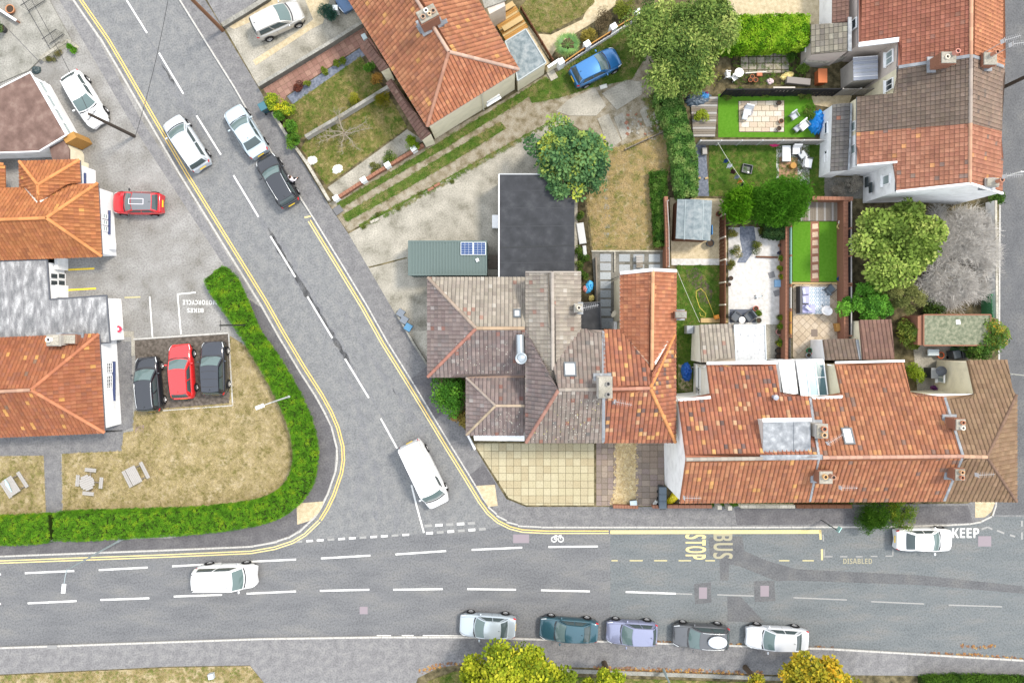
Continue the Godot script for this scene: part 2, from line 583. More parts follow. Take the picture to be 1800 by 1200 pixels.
func build_ground() -> void:
	var mb:=MB.new()
	mb.top(PackedVector2Array([Vector2(-260,-260),Vector2(260,-260),Vector2(260,260),Vector2(-260,260)]),-0.06)
	structure("ground",mb,M("dry_lawn"),"dry grassy ground reaching away beyond the houses")
	road=sheet("road",rect(-300,-150,2100,1300),0.0,M("street"),"grey asphalt side street running down to the junction",0.05)
	subsheet(road,"main_carriageway",[-300,985,440,952,515,950,700,941,860,929,925,915,1073,915,1073,1150,-300,1160],0.005,M("main_road"))
	subsheet(road,"old_carriageway",[1073,915,2100,905,2100,1200,1073,1150],0.005,M("old_road"))
	subsheet(road,"cross_street",[1740,905,2100,905,2100,-150,1740,-150],0.005,M("dark_road"))
	# repairs in the surface
	subsheet(road,"trench_repair",[1246,945,1305,942,1309,968,1342,983,1400,1000,1620,1011,1800,1030,1800,1043,1620,1028,1400,1020,1365,1021,1300,995,1282,992,1281,1020,1266,1020,1265,985,1248,975],0.009,M("tarmac_patch"))
	subsheet(road,"tarmac_repair",[1220,1026,1250,1023,1251,1059,1222,1062],0.009,M("tarmac_patch"))
	subsheet(road,"tarmac_repair",[1325,1021,1361,1020,1364,1056,1327,1058],0.009,M("tarmac_patch"))
	subsheet(road,"tarmac_repair",[1279,1048,1303,1049,1345,1094,1279,1092],0.009,M("tarmac_patch"))
	for q in [[[232,20,300,135,380,262,470,405,560,550,660,712,712,790],0.32,0.22],[[262,90,310,168,352,240],0.5,0.4],[[470,400,520,480,575,575,625,650],0.7,0.45],[[590,520,650,625,700,700],0.35,0.3],[[690,680,720,722,745,770],0.9,0.6],[[600,640,625,700,640,770,632,850,618,920],0.5,0.5],[[655,800,668,850,660,920],0.6,0.5],[[690,870,700,905,690,935],0.5,0.4]]:
		ribbon(road,"tarmac_seal",q[0],q[1],q[2],0.004,M("road_seal"))
	for m in [[632,1066,646,1079],[902,939,930,954],[1229,1032,1243,1052],[1337,1029,1352,1048],[1720,942,1743,960]]:
		subsheet(road,"manhole_cover",rect(m[0],m[1],m[2],m[3]),0.013,C(0.21,0.18,0.2,0.7))
	# the pub's block
	pub_ground=sheet("forecourt",join(KERB_PUB,[-300,-100]),0.12,M("forecourt"),"pale concrete forecourt in front of the white rendered pub",0.14)
	kerb(pub_ground,KERB_PUB,0.125)
	subsheet(pub_ground,"pavement",[440,527,460,541,488,590,525,652,556,700,581,748,591,786,588,828,575,866,553,907,528,929,508,941,478,951,440,958,0,975,-300,988,-300,950,0,953,300,945,500,905,545,855,550,790,520,720,470,640,425,560],0.125,M("pavement_dark"))
	subsheet(pub_ground,"pavement",[128,3,168,60,245,205,311,305,408,462,452,530,434,520,385,452,230,215,105,0],0.125,M("pavement_light"))
	var pl:=sheet("lawn",[110,797,215,792,218,760,235,757,238,722,405,708,405,590,440,612,490,690,522,780,512,850,450,893,330,905,112,912],0.135,M("dry_lawn"),"parched straw coloured pub lawn inside the clipped hedge")
	grass(pl,[110,797,215,792,218,760,235,757,238,722,405,708,405,590,440,612,490,690,522,780,512,850,450,893,330,905,112,912],0.135,60,[Color(0.42,0.34,0.2),Color(0.32,0.26,0.13),Color(0.17,0.15,0.05)])
	var pl2:=sheet("lawn",[-100,802,78,800,82,903,-100,912],0.135,M("dry_lawn"),"parched lawn with the picnic table holding a blue cloth")
	grass(pl2,[0,802,78,800,82,903,0,912],0.135,60,[Color(0.4,0.32,0.19),Color(0.3,0.25,0.12),Color(0.15,0.15,0.04)])
	subsheet(pub_ground,"path",[-100,770,215,758,235,750,232,600,205,600,206,745,-100,760],0.131,M("pavement"))
	subsheet(pub_ground,"path",[-100,765,218,755,217,792,108,797,111,905,82,905,78,800,-100,803],0.131,M("pavement"))
	var bay:=sheet("parking_bay",[237,598,402,587,409,711,245,721],0.133,M("gravel_dark"),"dark gravel parking bay holding three cars beside the pub lawn")
	for s in [[236,596,403,585,2.4],[403,585,410,712,2.0],[410,712,288,721,1.6]]:
		var a:=W(s[0],s[1],0.0)
		var b:=W(s[2],s[3],0.0)
		var e:=MB.new()
		var d:=(b - a).normalized()
		e.box((a+b)*0.5+Vector3(0,0.12,0),Vector3(a.distance_to(b),0.12,0.05*s[4]),Basis(d,Vector3.UP,d.cross(Vector3.UP)))
		addw(bay,"edging",e,M("kerb"))
	subsheet(pub_ground,"tactile_paving",[522,884,570,880,562,899,545,914,523,921],0.131,M("gravel_sand"),0.01)
	subsheet(pub_ground,"drain_cover",rect(239,746,254,760),0.142,C(0.2,0.15,0.14,0.8),0.02)
	for s in [[205,582,236,592,0.5],[232,592,238,625,0.5]]:
		subsheet(pub_ground,"concrete_step",rect(s[0],s[1],s[2],s[3]),0.14,M("concrete"),0.02)
	# the block with the houses
	block=sheet("garden_ground",join(KERB_MID,[1757,-150,254,-150]),0.10,M("soil"),"bare and weedy soil under the gardens of the houses",0.12)
	kerb(block,KERB_MID,0.118)
	subsheet(block,"pavement",[254,-100,316,0,369,85,413,155,440,203,502,309,515,327,551,383,605,471,644,535,680,599,725,671,794,785,825,835,850,876,864,895,880,909,900,919,920,924,960,926,1340,926,1560,925,1705,920,1736,910,1750,888,1756,860,1700,884,1170,890,925,890,890,876,833,783,752,642,612,410,577,358,478,196,452,150,388,44,330,-50],0.112,M("pavement"))
	for q in [[720,668,752,642,795,712,765,737],[825,835,850,815,872,850,866,895,850,876]]:
		subsheet(block,"pavement_repair",q,0.116,M("pavement_dark"))
	subsheet(block,"pavement_repair",[1290,892,1700,888,1710,918,1295,922],0.116,M("pavement_dark"))
	subsheet(block,"tactile_paving",[837,853,870,851,875,888,858,890],0.12,M("gravel_sand"),0.01)
	subsheet(block,"tactile_paving",[1713,881,1750,878,1742,898,1730,908,1713,909],0.12,M("gravel_sand"),0.01)
	# the far side of the main road
	south=sheet("verge_ground",join(KERB_SOUTH,[2100,1400,-300,1400]),0.10,M("soil"),"bare soil beyond the main road beneath the autumn trees",0.12)
	kerb(south,KERB_SOUTH,0.118)
	subsheet(south,"pavement",[-300,1148,0,1138,460,1122,662,1119,822,1119,1045,1126,1319,1135,1464,1140,1800,1160,2100,1178,2100,1216,1800,1196,1600,1186,1340,1184,1040,1172,815,1166,770,1172,735,1190,720,1230,490,1230,440,1168,300,1170,0,1184,-300,1196],0.112,M("pavement_light"))
	subsheet(south,"pavement_repair",[800,1121,1045,1128,1319,1137,1464,1142,1505,1146,1500,1184,1340,1182,1040,1170,815,1163,790,1140],0.116,M("pavement"))
	subsheet(south,"pavement_repair",[1594,1150,1800,1163,2100,1181,2100,1214,1800,1193,1594,1184],0.116,M("pavement"))
	litter(south,[1042,1170,1150,1172,1340,1178,1342,1186,1150,1181,1042,1178],0.12 - 0.004)
	litter(south,[735,1176,770,1164,812,1162,812,1167,772,1171,740,1184],0.12 - 0.004)
	litter(road,[1150,1127,1190,1126,1320,1132,1464,1136,1464,1139,1320,1136,1150,1131],0.02 - 0.004)
	litter(road,[1625,1147,1680,1146,1800,1155,1800,1160,1700,1154,1625,1150],0.02 - 0.004)
	litter(road,[1675,1130,1700,1133,1735,1135,1750,1131,1748,1137,1720,1139,1690,1137],0.009 - 0.004)
	var v:=sheet("grass_verge",[-300,1198,0,1186,300,1172,440,1169,488,1228,480,1330,-300,1330],0.125,M("dry_lawn"),"strip of dry verge grass at the foot of the main road")
	grass(v,[0,1186,300,1172,440,1169,475,1215,0,1215],0.125,40,[Color(0.28,0.22,0.1),Color(0.14,0.16,0.04)])
	var v2:=sheet("grass_verge",[752,1196,800,1178,1040,1190,1340,1198,1500,1200,1500,1330,752,1330],0.125,M("patchy_lawn"),"mossy verge grass under the two roadside trees")
	grass(v2,[752,1196,800,1178,1040,1190,1340,1198,1340,1220,752,1220],0.125,40,[Color(0.12,0.16,0.03),Color(0.22,0.2,0.08)])
	# the long edging stone along the southern footpath
	var es:=MB.new()
	for s in [[815,1168,1040,1176],[1040,1176,1340,1187],[1340,1187,1500,1190]]:
		var a:=W(s[0],s[1])
		var b:=W(s[2],s[3])
		var d:=(b - a).normalized()
		es.box((a+b)*0.5+Vector3(0,0.1,0.12),Vector3(a.distance_to(b),0.18,0.3),Basis(d,Vector3.UP,d.cross(Vector3.UP)),0.01)
	addw(south,"edging",es,M("concrete_grey"))

# an uneven band of another surface, its edges frayed by noise
func ribbon(parent: Node3D,called: String,pts: Array,wide: float,fray: float,y: float,m: Material) -> void:
	var c:=Curve3D.new()
	for i in range(0,pts.size(),2):
		c.add_point(W(pts[i],pts[i+1]))
	var n:=int(c.get_baked_length()/0.3)+2
	var l:=[]
	var r:=[]
	for i in n:
		var t:=float(i)/(n - 1)
		var p:=c.sample_baked(t*c.get_baked_length())
		var d:=(c.sample_baked(minf(1.0,t+0.02)*c.get_baked_length()) - c.sample_baked(maxf(0.0,t - 0.02)*c.get_baked_length())).normalized()
		var s:=d.cross(Vector3.UP)
		var k:=minf(1.0,minf(t,1.0 - t)*6.0)
		var q:=wide*0.5*k
		l.append(p - s*maxf(0.02,q+fray*k*noise_a.get_noise_2d(p.x*3.0,p.z*3.0+40.0))+Vector3(0,y,0))
		r.append(p+s*maxf(0.02,q+fray*k*noise_a.get_noise_2d(p.x*3.0+90.0,p.z*3.0))+Vector3(0,y,0))
	var mb:=MB.new()
	for i in n - 1:
		mb.qh(l[i],l[i+1],r[i+1],r[i],Vector3.UP)
	addw(parent,called,mb,m)

# fallen leaves lying in a drift
func litter(parent: Node3D,a: Array,y: float,called:="fallen_leaves",cols:=[Color(0.3,0.14,0.05),Color(0.22,0.1,0.045),Color(0.42,0.24,0.06),Color(0.15,0.08,0.05)]) -> void:
	if not cache.has("fallen"):
		var mb:=MB.new()
		for i in 4:
			var p:=Vector3(cos(i*1.6),0,sin(i*1.6))*0.06
			var d:=Vector3(cos(i*2.3),0.15,sin(i*2.3))*0.05
			var s:=Vector3(-d.z,0.01,d.x)*0.7
			mb.qh(p - d,p - s,p+d,p+s,Vector3.UP)
		cache["fallen"]=mb.mesh()
	var items:=[]
	for p in inside_points(a,60.0):
		items.append([Vector3(p.x,y+rng.randf_range(0.004,0.02),p.y),Vector3(rng.randfn()*0.2,1,rng.randfn()*0.2),rng.randf_range(0.6,1.3),cols[rng.randi() % cols.size()]])
	scatter(parent,called,cache["fallen"],items,M("leaf"))

# ---------------------------------------------------------------- tufts of grass
func tuft_mesh() -> ArrayMesh:
	if cache.has("tuft"):
		return cache["tuft"]
	var r:=RandomNumberGenerator.new()
	r.seed=3
	var mb:=MB.new()
	for i in 6:
		var a:=TAU*i/6.0+r.randf()*0.8
		var d:=Vector3(cos(a),0,sin(a))
		var s:=Vector3(-d.z,0,d.x)*0.012
		var p:=d*r.randf_range(0.0,0.04)
		var m:=p+d*0.035+Vector3.UP*r.randf_range(0.03,0.05)
		var e:=p+d*r.randf_range(0.09,0.15)+Vector3.UP*r.randf_range(0.03,0.06)
		mb.qh(p - s,p+s,m+s,m - s,Vector3.UP)
		mb.th(m - s,m+s,e,Vector3.UP)
	cache["tuft"]=mb.mesh()
	return cache["tuft"]

func inside_points(a: Array,per_m2: float) -> PackedVector2Array:
	var poly:=flat2(a)
	var lo:=poly[0]
	var hi:=poly[0]
	for p in poly:
		lo=lo.min(p)
		hi=hi.max(p)
	var out:=PackedVector2Array()
	for i in int((hi.x - lo.x)*(hi.y - lo.y)*per_m2):
		var p:=Vector2(rng.randf_range(lo.x,hi.x),rng.randf_range(lo.y,hi.y))
		if Geometry2D.is_point_in_polygon(p,poly):
			out.push_back(p)
	return out

func grass(parent: Node3D,a: Array,y: float,per_m2: float,cols: Array,size:=1.0) -> void:
	var pts:=inside_points(a,per_m2)
	var items:=[]
	for p in pts:
		var k:=noise_a.get_noise_2d(p.x*2.0,p.y*2.0)*0.5+0.5
		var c: Color=cols[clampi(int(k*cols.size()+rng.randf_range(-0.6,0.6)),0,cols.size() - 1)]
		items.append([Vector3(p.x,y,p.y),Vector3.UP,rng.randf_range(0.6,1.3)*size,c*rng.randf_range(0.75,1.2)])
	scatter(parent,"grass",tuft_mesh(),items,M("leaf"))

# copies of a small mesh: [place, which way is up, size, colour]
func scatter(parent: Node3D,called: String,mesh: Mesh,items: Array,m: Material) -> MultiMeshInstance3D:
	var mm:=MultiMesh.new()
	mm.transform_format=MultiMesh.TRANSFORM_3D
	mm.use_colors=true
	mm.mesh=mesh
	mm.instance_count=items.size()
	var off:=where(parent)
	for i in items.size():
		var it: Array=items[i]
		var up: Vector3=it[1].normalized()
		var s:=up.cross(Vector3(0.3,0.1,0.95)).normalized()
		var bas:=Basis(s,up,s.cross(up)).rotated(up,rng.randf()*TAU).scaled(Vector3.ONE*it[2])
		mm.set_instance_transform(i,Transform3D(bas,it[0] - off))
		var c: Color=it[3]
		c.a=1.0
		mm.set_instance_color(i,c)
	var o:=MultiMeshInstance3D.new()
	o.name=called
	o.multimesh=mm
	o.material_override=m
	o.set_meta("kind","stuff")
	parent.add_child(o,true)
	return o

# ---------------------------------------------------------------- painted markings
func stripe(parent: Node3D,called: String,x0: float,y0: float,x1: float,y1: float,wide: float,m: Material,y:=0.012) -> void:
	var a:=W(x0,y0)
	var b:=W(x1,y1)
	var d:=(b - a).normalized()
	var s:=d.cross(Vector3.UP)*wide*0.5
	var up:=Vector3(0,y,0)
	var mb:=MB.new()
	mb.qh(a - s+up,b - s+up,b+s+up,a+s+up,Vector3.UP)
	addw(parent,called,mb,m)

func line(parent: Node3D,called: String,pts: Array,shift: float,wide: float,m: Material,y:=0.012) -> void:
	var w:=[]
	for i in range(0,pts.size(),2):
		w.append(W(pts[i],pts[i+1]))
	var off:=[]
	for i in w.size():
		var d: Vector3=(w[mini(i+1,w.size() - 1)] - w[maxi(i - 1,0)]).normalized()
		off.append(d.cross(Vector3.UP))
	var mb:=MB.new()
	var up:=Vector3(0,y,0)
	for i in w.size() - 1:
		mb.qh(w[i]+off[i]*(shift - wide*0.5)+up,w[i+1]+off[i+1]*(shift - wide*0.5)+up,w[i+1]+off[i+1]*(shift+wide*0.5)+up,w[i]+off[i]*(shift+wide*0.5)+up,Vector3.UP)
	addw(parent,called,mb,m)

func lettering(parent: Node3D,called: String,words: String,px: float,py: float,long_m: float,high_m: float,turn: float,m: Material,y:=0.014) -> void:
	var t:=TextMesh.new()
	var f:=SystemFont.new()
	f.font_names=PackedStringArray(["Droid Sans"])
	f.font_weight=700
	t.font=f
	t.text=words
	t.font_size=64
	t.pixel_size=0.01
	t.depth=0.0
	t.curve_step=2.0
	var bb:=t.get_aabb()
	var p:=W(px,py)
	var bas:=Basis(Vector3.UP,turn)*Basis(Vector3.RIGHT,-PI/2)*Basis.from_scale(Vector3(long_m/bb.size.x,high_m/bb.size.y,1.0))
	var c:=bas*(bb.position+bb.size*0.5)
	add(parent,called,t,m,Transform3D(bas,Vector3(p.x - c.x,y,p.z - c.z)))

func build_markings() -> void:
	var wp:=M("paint_white")
	var fp:=M("paint_faded")
	var yp:=M("paint_yellow")
	var py:=M("paint_pale_yellow")
	for d in [[222,0,258,58],[279,93,322,165],[345,203,388,272],[410,308,454,381],[475,415,519,487],[540,521,584,594],[606,630,648,699],[669,735,698,788],[723,852,733,892],[733,892,745,936]]:
		stripe(road,"centre_line",d[0],d[1],d[2],d[3],0.13,wp)
	for s in [0.36,0.54]:
		line(road,"yellow_line",KERB_PUB.slice(0,38),-s,0.085,yp)
		line(road,"yellow_line",KERB_PUB.slice(36),-s,0.085,py)
	for s in [0.3,0.48]:
		line(road,"yellow_line",[551,383,605,471,644,535,680,599,725,671,794,785,825,835,850,876,864,895,880,909,900,919,920,924,960,926,1070,926],s,0.085,py if s>0.4 else yp)
	stripe(road,"yellow_line",535,382,546,380,0.12,py)
	for d in [[43,1007,130,1003],[173,1001.5,259,997],[302,995,389,990],[434,987,520,983],[564,981,651,976],[695,974,784,968],[829,966,918,962],[964,961,1051,960],[-60,1010,1,1009]]:
		stripe(road,"lane_line",d[0],d[1],d[2],d[3],0.14,wp)
	for d in [[48,1060,134,1056],[176,1054,262,1051],[305,1048,390,1045],[433,1043,520,1039],[562,1038,649,1036],[691,1036,778,1035],[821,1035,907,1036],[951,1037,1037,1039],[1100,1040,1188,1043],[-60,1063,1,1061]]:
		stripe(road,"lane_line",d[0],d[1],d[2],d[3],0.14,wp)
	for d in [[1188,1043,1217,1044],[1261,1045,1325,1047],[1395,1050,1489,1054],[1532,1057,1625,1061],[1668,1063,1762,1066]]:
		stripe(road,"lane_line",d[0],d[1],d[2],d[3],0.1,fp)
	for k in 11:
		stripe(road,"give_way_line",519+k*18.8,952 - k*1.2,531+k*18.8,951.2 - k*1.2,0.16,wp if k % 3 else fp)
	for k in 5:
		stripe(road,"give_way_line",746+k*19,924 - k*1.1,759+k*19,923.4 - k*1.1,0.2,wp if k % 2 else fp)
	for k in 6:
		stripe(road,"give_way_line",749+k*18.6,937 - k*1.4,761+k*18.6,936.2 - k*1.4,0.2,fp if k % 2 else wp)
	for d in [[662,1117,687,1117],[706,1117,727,1117],[743,1117,766,1117],[766,1117,822,1118]]:
		stripe(road,"edge_line",d[0],d[1],d[2],d[3],0.12,wp)
	# bus stop
	stripe(road,"bus_stop_line",1073,935,1443,934.5,0.28,py)
	stripe(road,"bus_stop_line",1442,931,1443,948,0.16,py)
	stripe(road,"bus_stop_line",1445,965,1445.5,984,0.14,py)
	for x in [[1075,1086],[1107,1130],[1150,1173],[1193,1215],[1240,1257],[1370,1388],[1411,1431]]:
		stripe(road,"bus_stop_line",x[0],985,x[1],985,0.1,ground_mat("paint_old_yellow",M("paint_white").albedo_texture,1.2,null,1.0,0.85,Color(0.42,0.38,0.22)))
	lettering(road,"lettering","STOP",1223,961,1.9,1.6,-PI/2,py)
	lettering(road,"lettering","BUS",1271,960,1.9,1.5,-PI/2,ground_mat("paint_ghost",M("paint_white").albedo_texture,0.7,null,1.0,0.9,Color(0.3,0.28,0.2)))
	# disabled bay and keep clear
	for d in [[1448,978,1464,978],[1477,978,1490,978],[1505,978,1517,978],[1531,977.5,1543,977.5],[1557,977,1570,977],[1447,939,1448,951],[1449,965,1449,978],[1570,930,1570,950],[1570,965,1570,977]]:
		stripe(road,"bay_line",d[0],d[1],d[2],d[3],0.09,fp)
	lettering(road,"lettering","DISABLED",1508,986,2.2,0.42,0.0,M("paint_ghost"))
	lettering(road,"lettering","KEEP",1698,936.5,2.05,0.74,0.0,wp)
	# bicycle
	for x in [974,986]:
		var mb:=MB.new()
		var c:=W(x,947.5)
		for k in 14:
			var a0:=TAU*k/14
			var a1:=TAU*(k+1)/14
			var d0:=Vector3(cos(a0),0,sin(a0))
			var d1:=Vector3(cos(a1),0,sin(a1))
			var u:=Vector3(0,0.012,0)
			mb.qh(c+d0*0.16+u,c+d1*0.16+u,c+d1*0.24+u,c+d0*0.24+u,Vector3.UP)
		addw(road,"bicycle_marking",mb,wp)
	for d in [[974,947,977,942],[977,942,984,942],[977,942,980,948],[980,948,984,942],[984,942,986,947],[974,947,980,948],[983,941,987,940],[975,941,979,941]]:
		stripe(road,"bicycle_marking",d[0],d[1],d[2],d[3],0.07,wp)
	# pub car park
	for d in [[264,521,269,592],[313,517,319,587],[313,517,345,514],[220,523,248,522]]:
		stripe(pub_ground,"bay_line",d[0],d[1],d[2],d[3],0.11,wp if d[0]>230 else M("paint_old_yellow"),0.132)
	for d in [[114,474.5,167,472],[116,510,170,507]]:
		stripe(pub_ground,"hatch_line",d[0],d[1],d[2],d[3],0.14,ground_mat("paint_bright_yellow",M("paint_white").albedo_texture,3.0,null,1.0,0.8,Color(0.75,0.55,0.06)),0.132)
	lettering(pub_ground,"lettering","MOTORCYCLE",352,531.5,2.6,0.36,PI,wp,0.132)
	lettering(pub_ground,"lettering","BIKES",344,545.5,1.25,0.34,PI,wp,0.132)
	# the white marks at the mouth of the cross street
	for d in [[1726,930,1737,926],[1737,926,1745,930],[1753,932,1766,937],[1776,940,1785,943],[1797,915,1797,925],[1797,935,1797,948]]:
		stripe(road,"give_way_line",d[0],d[1],d[2],d[3],0.14,fp)

# ---------------------------------------------------------------- roofs
var TERRACOTTA:={"w": 0.3,"g": 0.34,"roll": 0.05,"under": Color(0.287,0.126,0.071),"cols":[[Color(0.308,0.132,0.072),5.0],[Color(0.267,0.109,0.062),5.0],[Color(0.349,0.167,0.090),3.0],[Color(0.226,0.101,0.066),3.0]],"odd":[[Color(0.42,0.23,0.085),1.0]],"odd_share": 0.03}
var PUB_TILE:={"w": 0.27,"g": 0.33,"roll": 0.045,"under": Color(0.314,0.125,0.056),"cols":[[Color(0.33,0.13,0.055),5.0],[Color(0.29,0.11,0.05),5.0],[Color(0.37,0.16,0.07),3.0],[Color(0.25,0.095,0.05),2.0]],"odd":[[Color(0.45,0.24,0.08),1.0]],"odd_share": 0.02}
var PUB_OLD:={"w": 0.27,"g": 0.33,"roll": 0.045,"under": Color(0.258,0.100,0.054),"cols":[[Color(0.27,0.1,0.05),5.0],[Color(0.24,0.09,0.05),5.0],[Color(0.3,0.125,0.065),3.0],[Color(0.21,0.09,0.06),2.0]],"odd":[[Color(0.45,0.24,0.08),3.0],[Color(0.15,0.11,0.08),1.0]],"odd_share": 0.05}
var SPOTTED:={"w": 0.29,"g": 0.33,"roll": 0.05,"under": Color(0.271,0.113,0.070),"cols":[[Color(0.291,0.115,0.068),5.0],[Color(0.246,0.098,0.062),5.0],[Color(0.336,0.149,0.083),3.0],[Color(0.213,0.098,0.072),3.0]],"odd":[[Color(0.46,0.26,0.1),3.0],[Color(0.42,0.27,0.16),1.5],[Color(0.085,0.075,0.075),2.0]],"odd_share": 0.11}
var BRIGHT:={"w": 0.27,"g": 0.32,"roll": 0.045,"under": Color(0.334,0.137,0.077),"cols":[[Color(0.350,0.137,0.074),5.0],[Color(0.310,0.121,0.068),4.0],[Color(0.380,0.168,0.095),4.0],[Color(0.250,0.105,0.068),2.0]],"odd":[[Color(0.42,0.2,0.1),1.0]],"odd_share": 0.03}
var STONE:={"w": 0.29,"g": 0.32,"roll": 0.035,"under": Color(0.196,0.160,0.138),"cols":[[Color(0.200,0.165,0.140),5.0],[Color(0.170,0.145,0.125),5.0],[Color(0.229,0.189,0.165),4.0],[Color(0.189,0.140,0.120),3.0]],"odd":[[Color(0.2,0.09,0.065),2.0],[Color(0.3,0.27,0.24),2.0],[Color(0.11,0.105,0.1),2.0]],"odd_share": 0.06}
var PALE_STONE:={"w": 0.29,"g": 0.32,"roll": 0.035,"under": Color(0.265,0.230,0.191),"cols":[[Color(0.28,0.245,0.2),5.0],[Color(0.24,0.21,0.175),5.0],[Color(0.31,0.27,0.225),4.0],[Color(0.22,0.185,0.16),3.0]],"odd":[[Color(0.24,0.13,0.1),1.0],[Color(0.36,0.33,0.29),2.0]],"odd_share": 0.05}
var MAUVE:={"w": 0.29,"g": 0.32,"roll": 0.035,"under": Color(0.181,0.144,0.134),"cols":[[Color(0.19,0.148,0.135),5.0],[Color(0.165,0.125,0.118),5.0],[Color(0.215,0.172,0.158),4.0],[Color(0.15,0.13,0.125),3.0]],"odd":[[Color(0.2,0.095,0.075),2.0],[Color(0.26,0.235,0.22),2.0]],"odd_share": 0.05}
var RED_BROWN:={"w": 0.3,"g": 0.28,"roll": 0.03,"under": Color(0.242,0.098,0.066),"cols":[[Color(0.247,0.099,0.066),5.0],[Color(0.218,0.086,0.059),5.0],[Color(0.275,0.116,0.076),3.0]],"odd":[[Color(0.19,0.1,0.075),1.0]],"odd_share": 0.03}
var DUN:={"w": 0.3,"g": 0.28,"roll": 0.03,"under": Color(0.138,0.103,0.081),"cols":[[Color(0.140,0.103,0.081),5.0],[Color(0.124,0.094,0.075),5.0],[Color(0.156,0.117,0.092),3.0]],"odd":[[Color(0.13,0.1,0.085),1.0]],"odd_share": 0.04}
var FLECKED:={"w": 0.3,"g": 0.28,"roll": 0.03,"under": Color(0.277,0.126,0.082),"cols":[[Color(0.28,0.125,0.08),5.0],[Color(0.24,0.105,0.07),5.0],[Color(0.32,0.155,0.1),4.0]],"odd":[[Color(0.42,0.21,0.09),1.2],[Color(0.14,0.11,0.095),2.0]],"odd_share": 0.06}
var TAN:={"w": 0.31,"g": 0.36,"roll": 0.04,"under": Color(0.189,0.123,0.077),"cols":[[Color(0.192,0.125,0.078),5.0],[Color(0.172,0.110,0.070),5.0],[Color(0.212,0.141,0.089),3.0]],"odd":[[Color(0.19,0.12,0.08),1.0]],"odd_share": 0.03}
var COCOA:={"w": 0.3,"g": 0.3,"roll": 0.03,"under": Color(0.160,0.094,0.074),"cols":[[Color(0.17,0.1,0.078),5.0],[Color(0.15,0.088,0.07),5.0]],"odd":[[Color(0.2,0.13,0.1),1.0]],"odd_share": 0.03}
var CHARCOAL:={"w": 0.3,"g": 0.28,"roll": 0.02,"under": Color(0.110,0.101,0.094),"cols":[[Color(0.12,0.11,0.1),5.0],[Color(0.1,0.092,0.088),5.0]],"odd":[[Color(0.22,0.095,0.062),1.0]],"odd_share": 0.05}
var OLIVE:={"w": 0.42,"g": 0.3,"roll": 0.02,"under": Color(0.174,0.155,0.125),"cols":[[Color(0.17,0.15,0.12),4.0],[Color(0.21,0.19,0.15),4.0],[Color(0.13,0.115,0.1),3.0]],"odd":[[Color(0.26,0.24,0.19),1.0]],"odd_share": 0.1}

func hit(px: float,py: float,o: Vector3,nn: Vector3) -> Vector3:
	var eye:=Vector3(0,H,0)
	var d:=Vector3((px - CX)/F,-1,(py - CY)/F)
	return eye+d*((o - eye).dot(nn)/d.dot(nn))

func spans(poly: PackedVector2Array,y: float) -> Array:
	var xs:=[]
	for i in poly.size():
		var a:=poly[i]
		var b:=poly[(i+1) % poly.size()]
		if (a.y>y) != (b.y>y):
			xs.append(a.x+(b.x - a.x)*(y - a.y)/(b.y - a.y))
	xs.sort()
	return xs

func pick(cols: Array) -> Color:
	var sum:=0.0
	for c in cols:
		sum += c[1]
	var r:=rng.randf()*sum
	for c in cols:
		r -= c[1]
		if r <= 0.0:
			return c[0]
	return cols[0][0]

func new_roof(parent: Node3D,called:="roof") -> Dictionary:
	var o:=MeshInstance3D.new()
	o.name=called
	parent.add_child(o,true)
	return {"node": o,"mb": MB.new(),"planes":[]}

func end_roof(R: Dictionary) -> void:
	var o:=where(R.node)
	R.node.mesh=R.mb.mesh(o)
	R.node.material_override=M("matt")

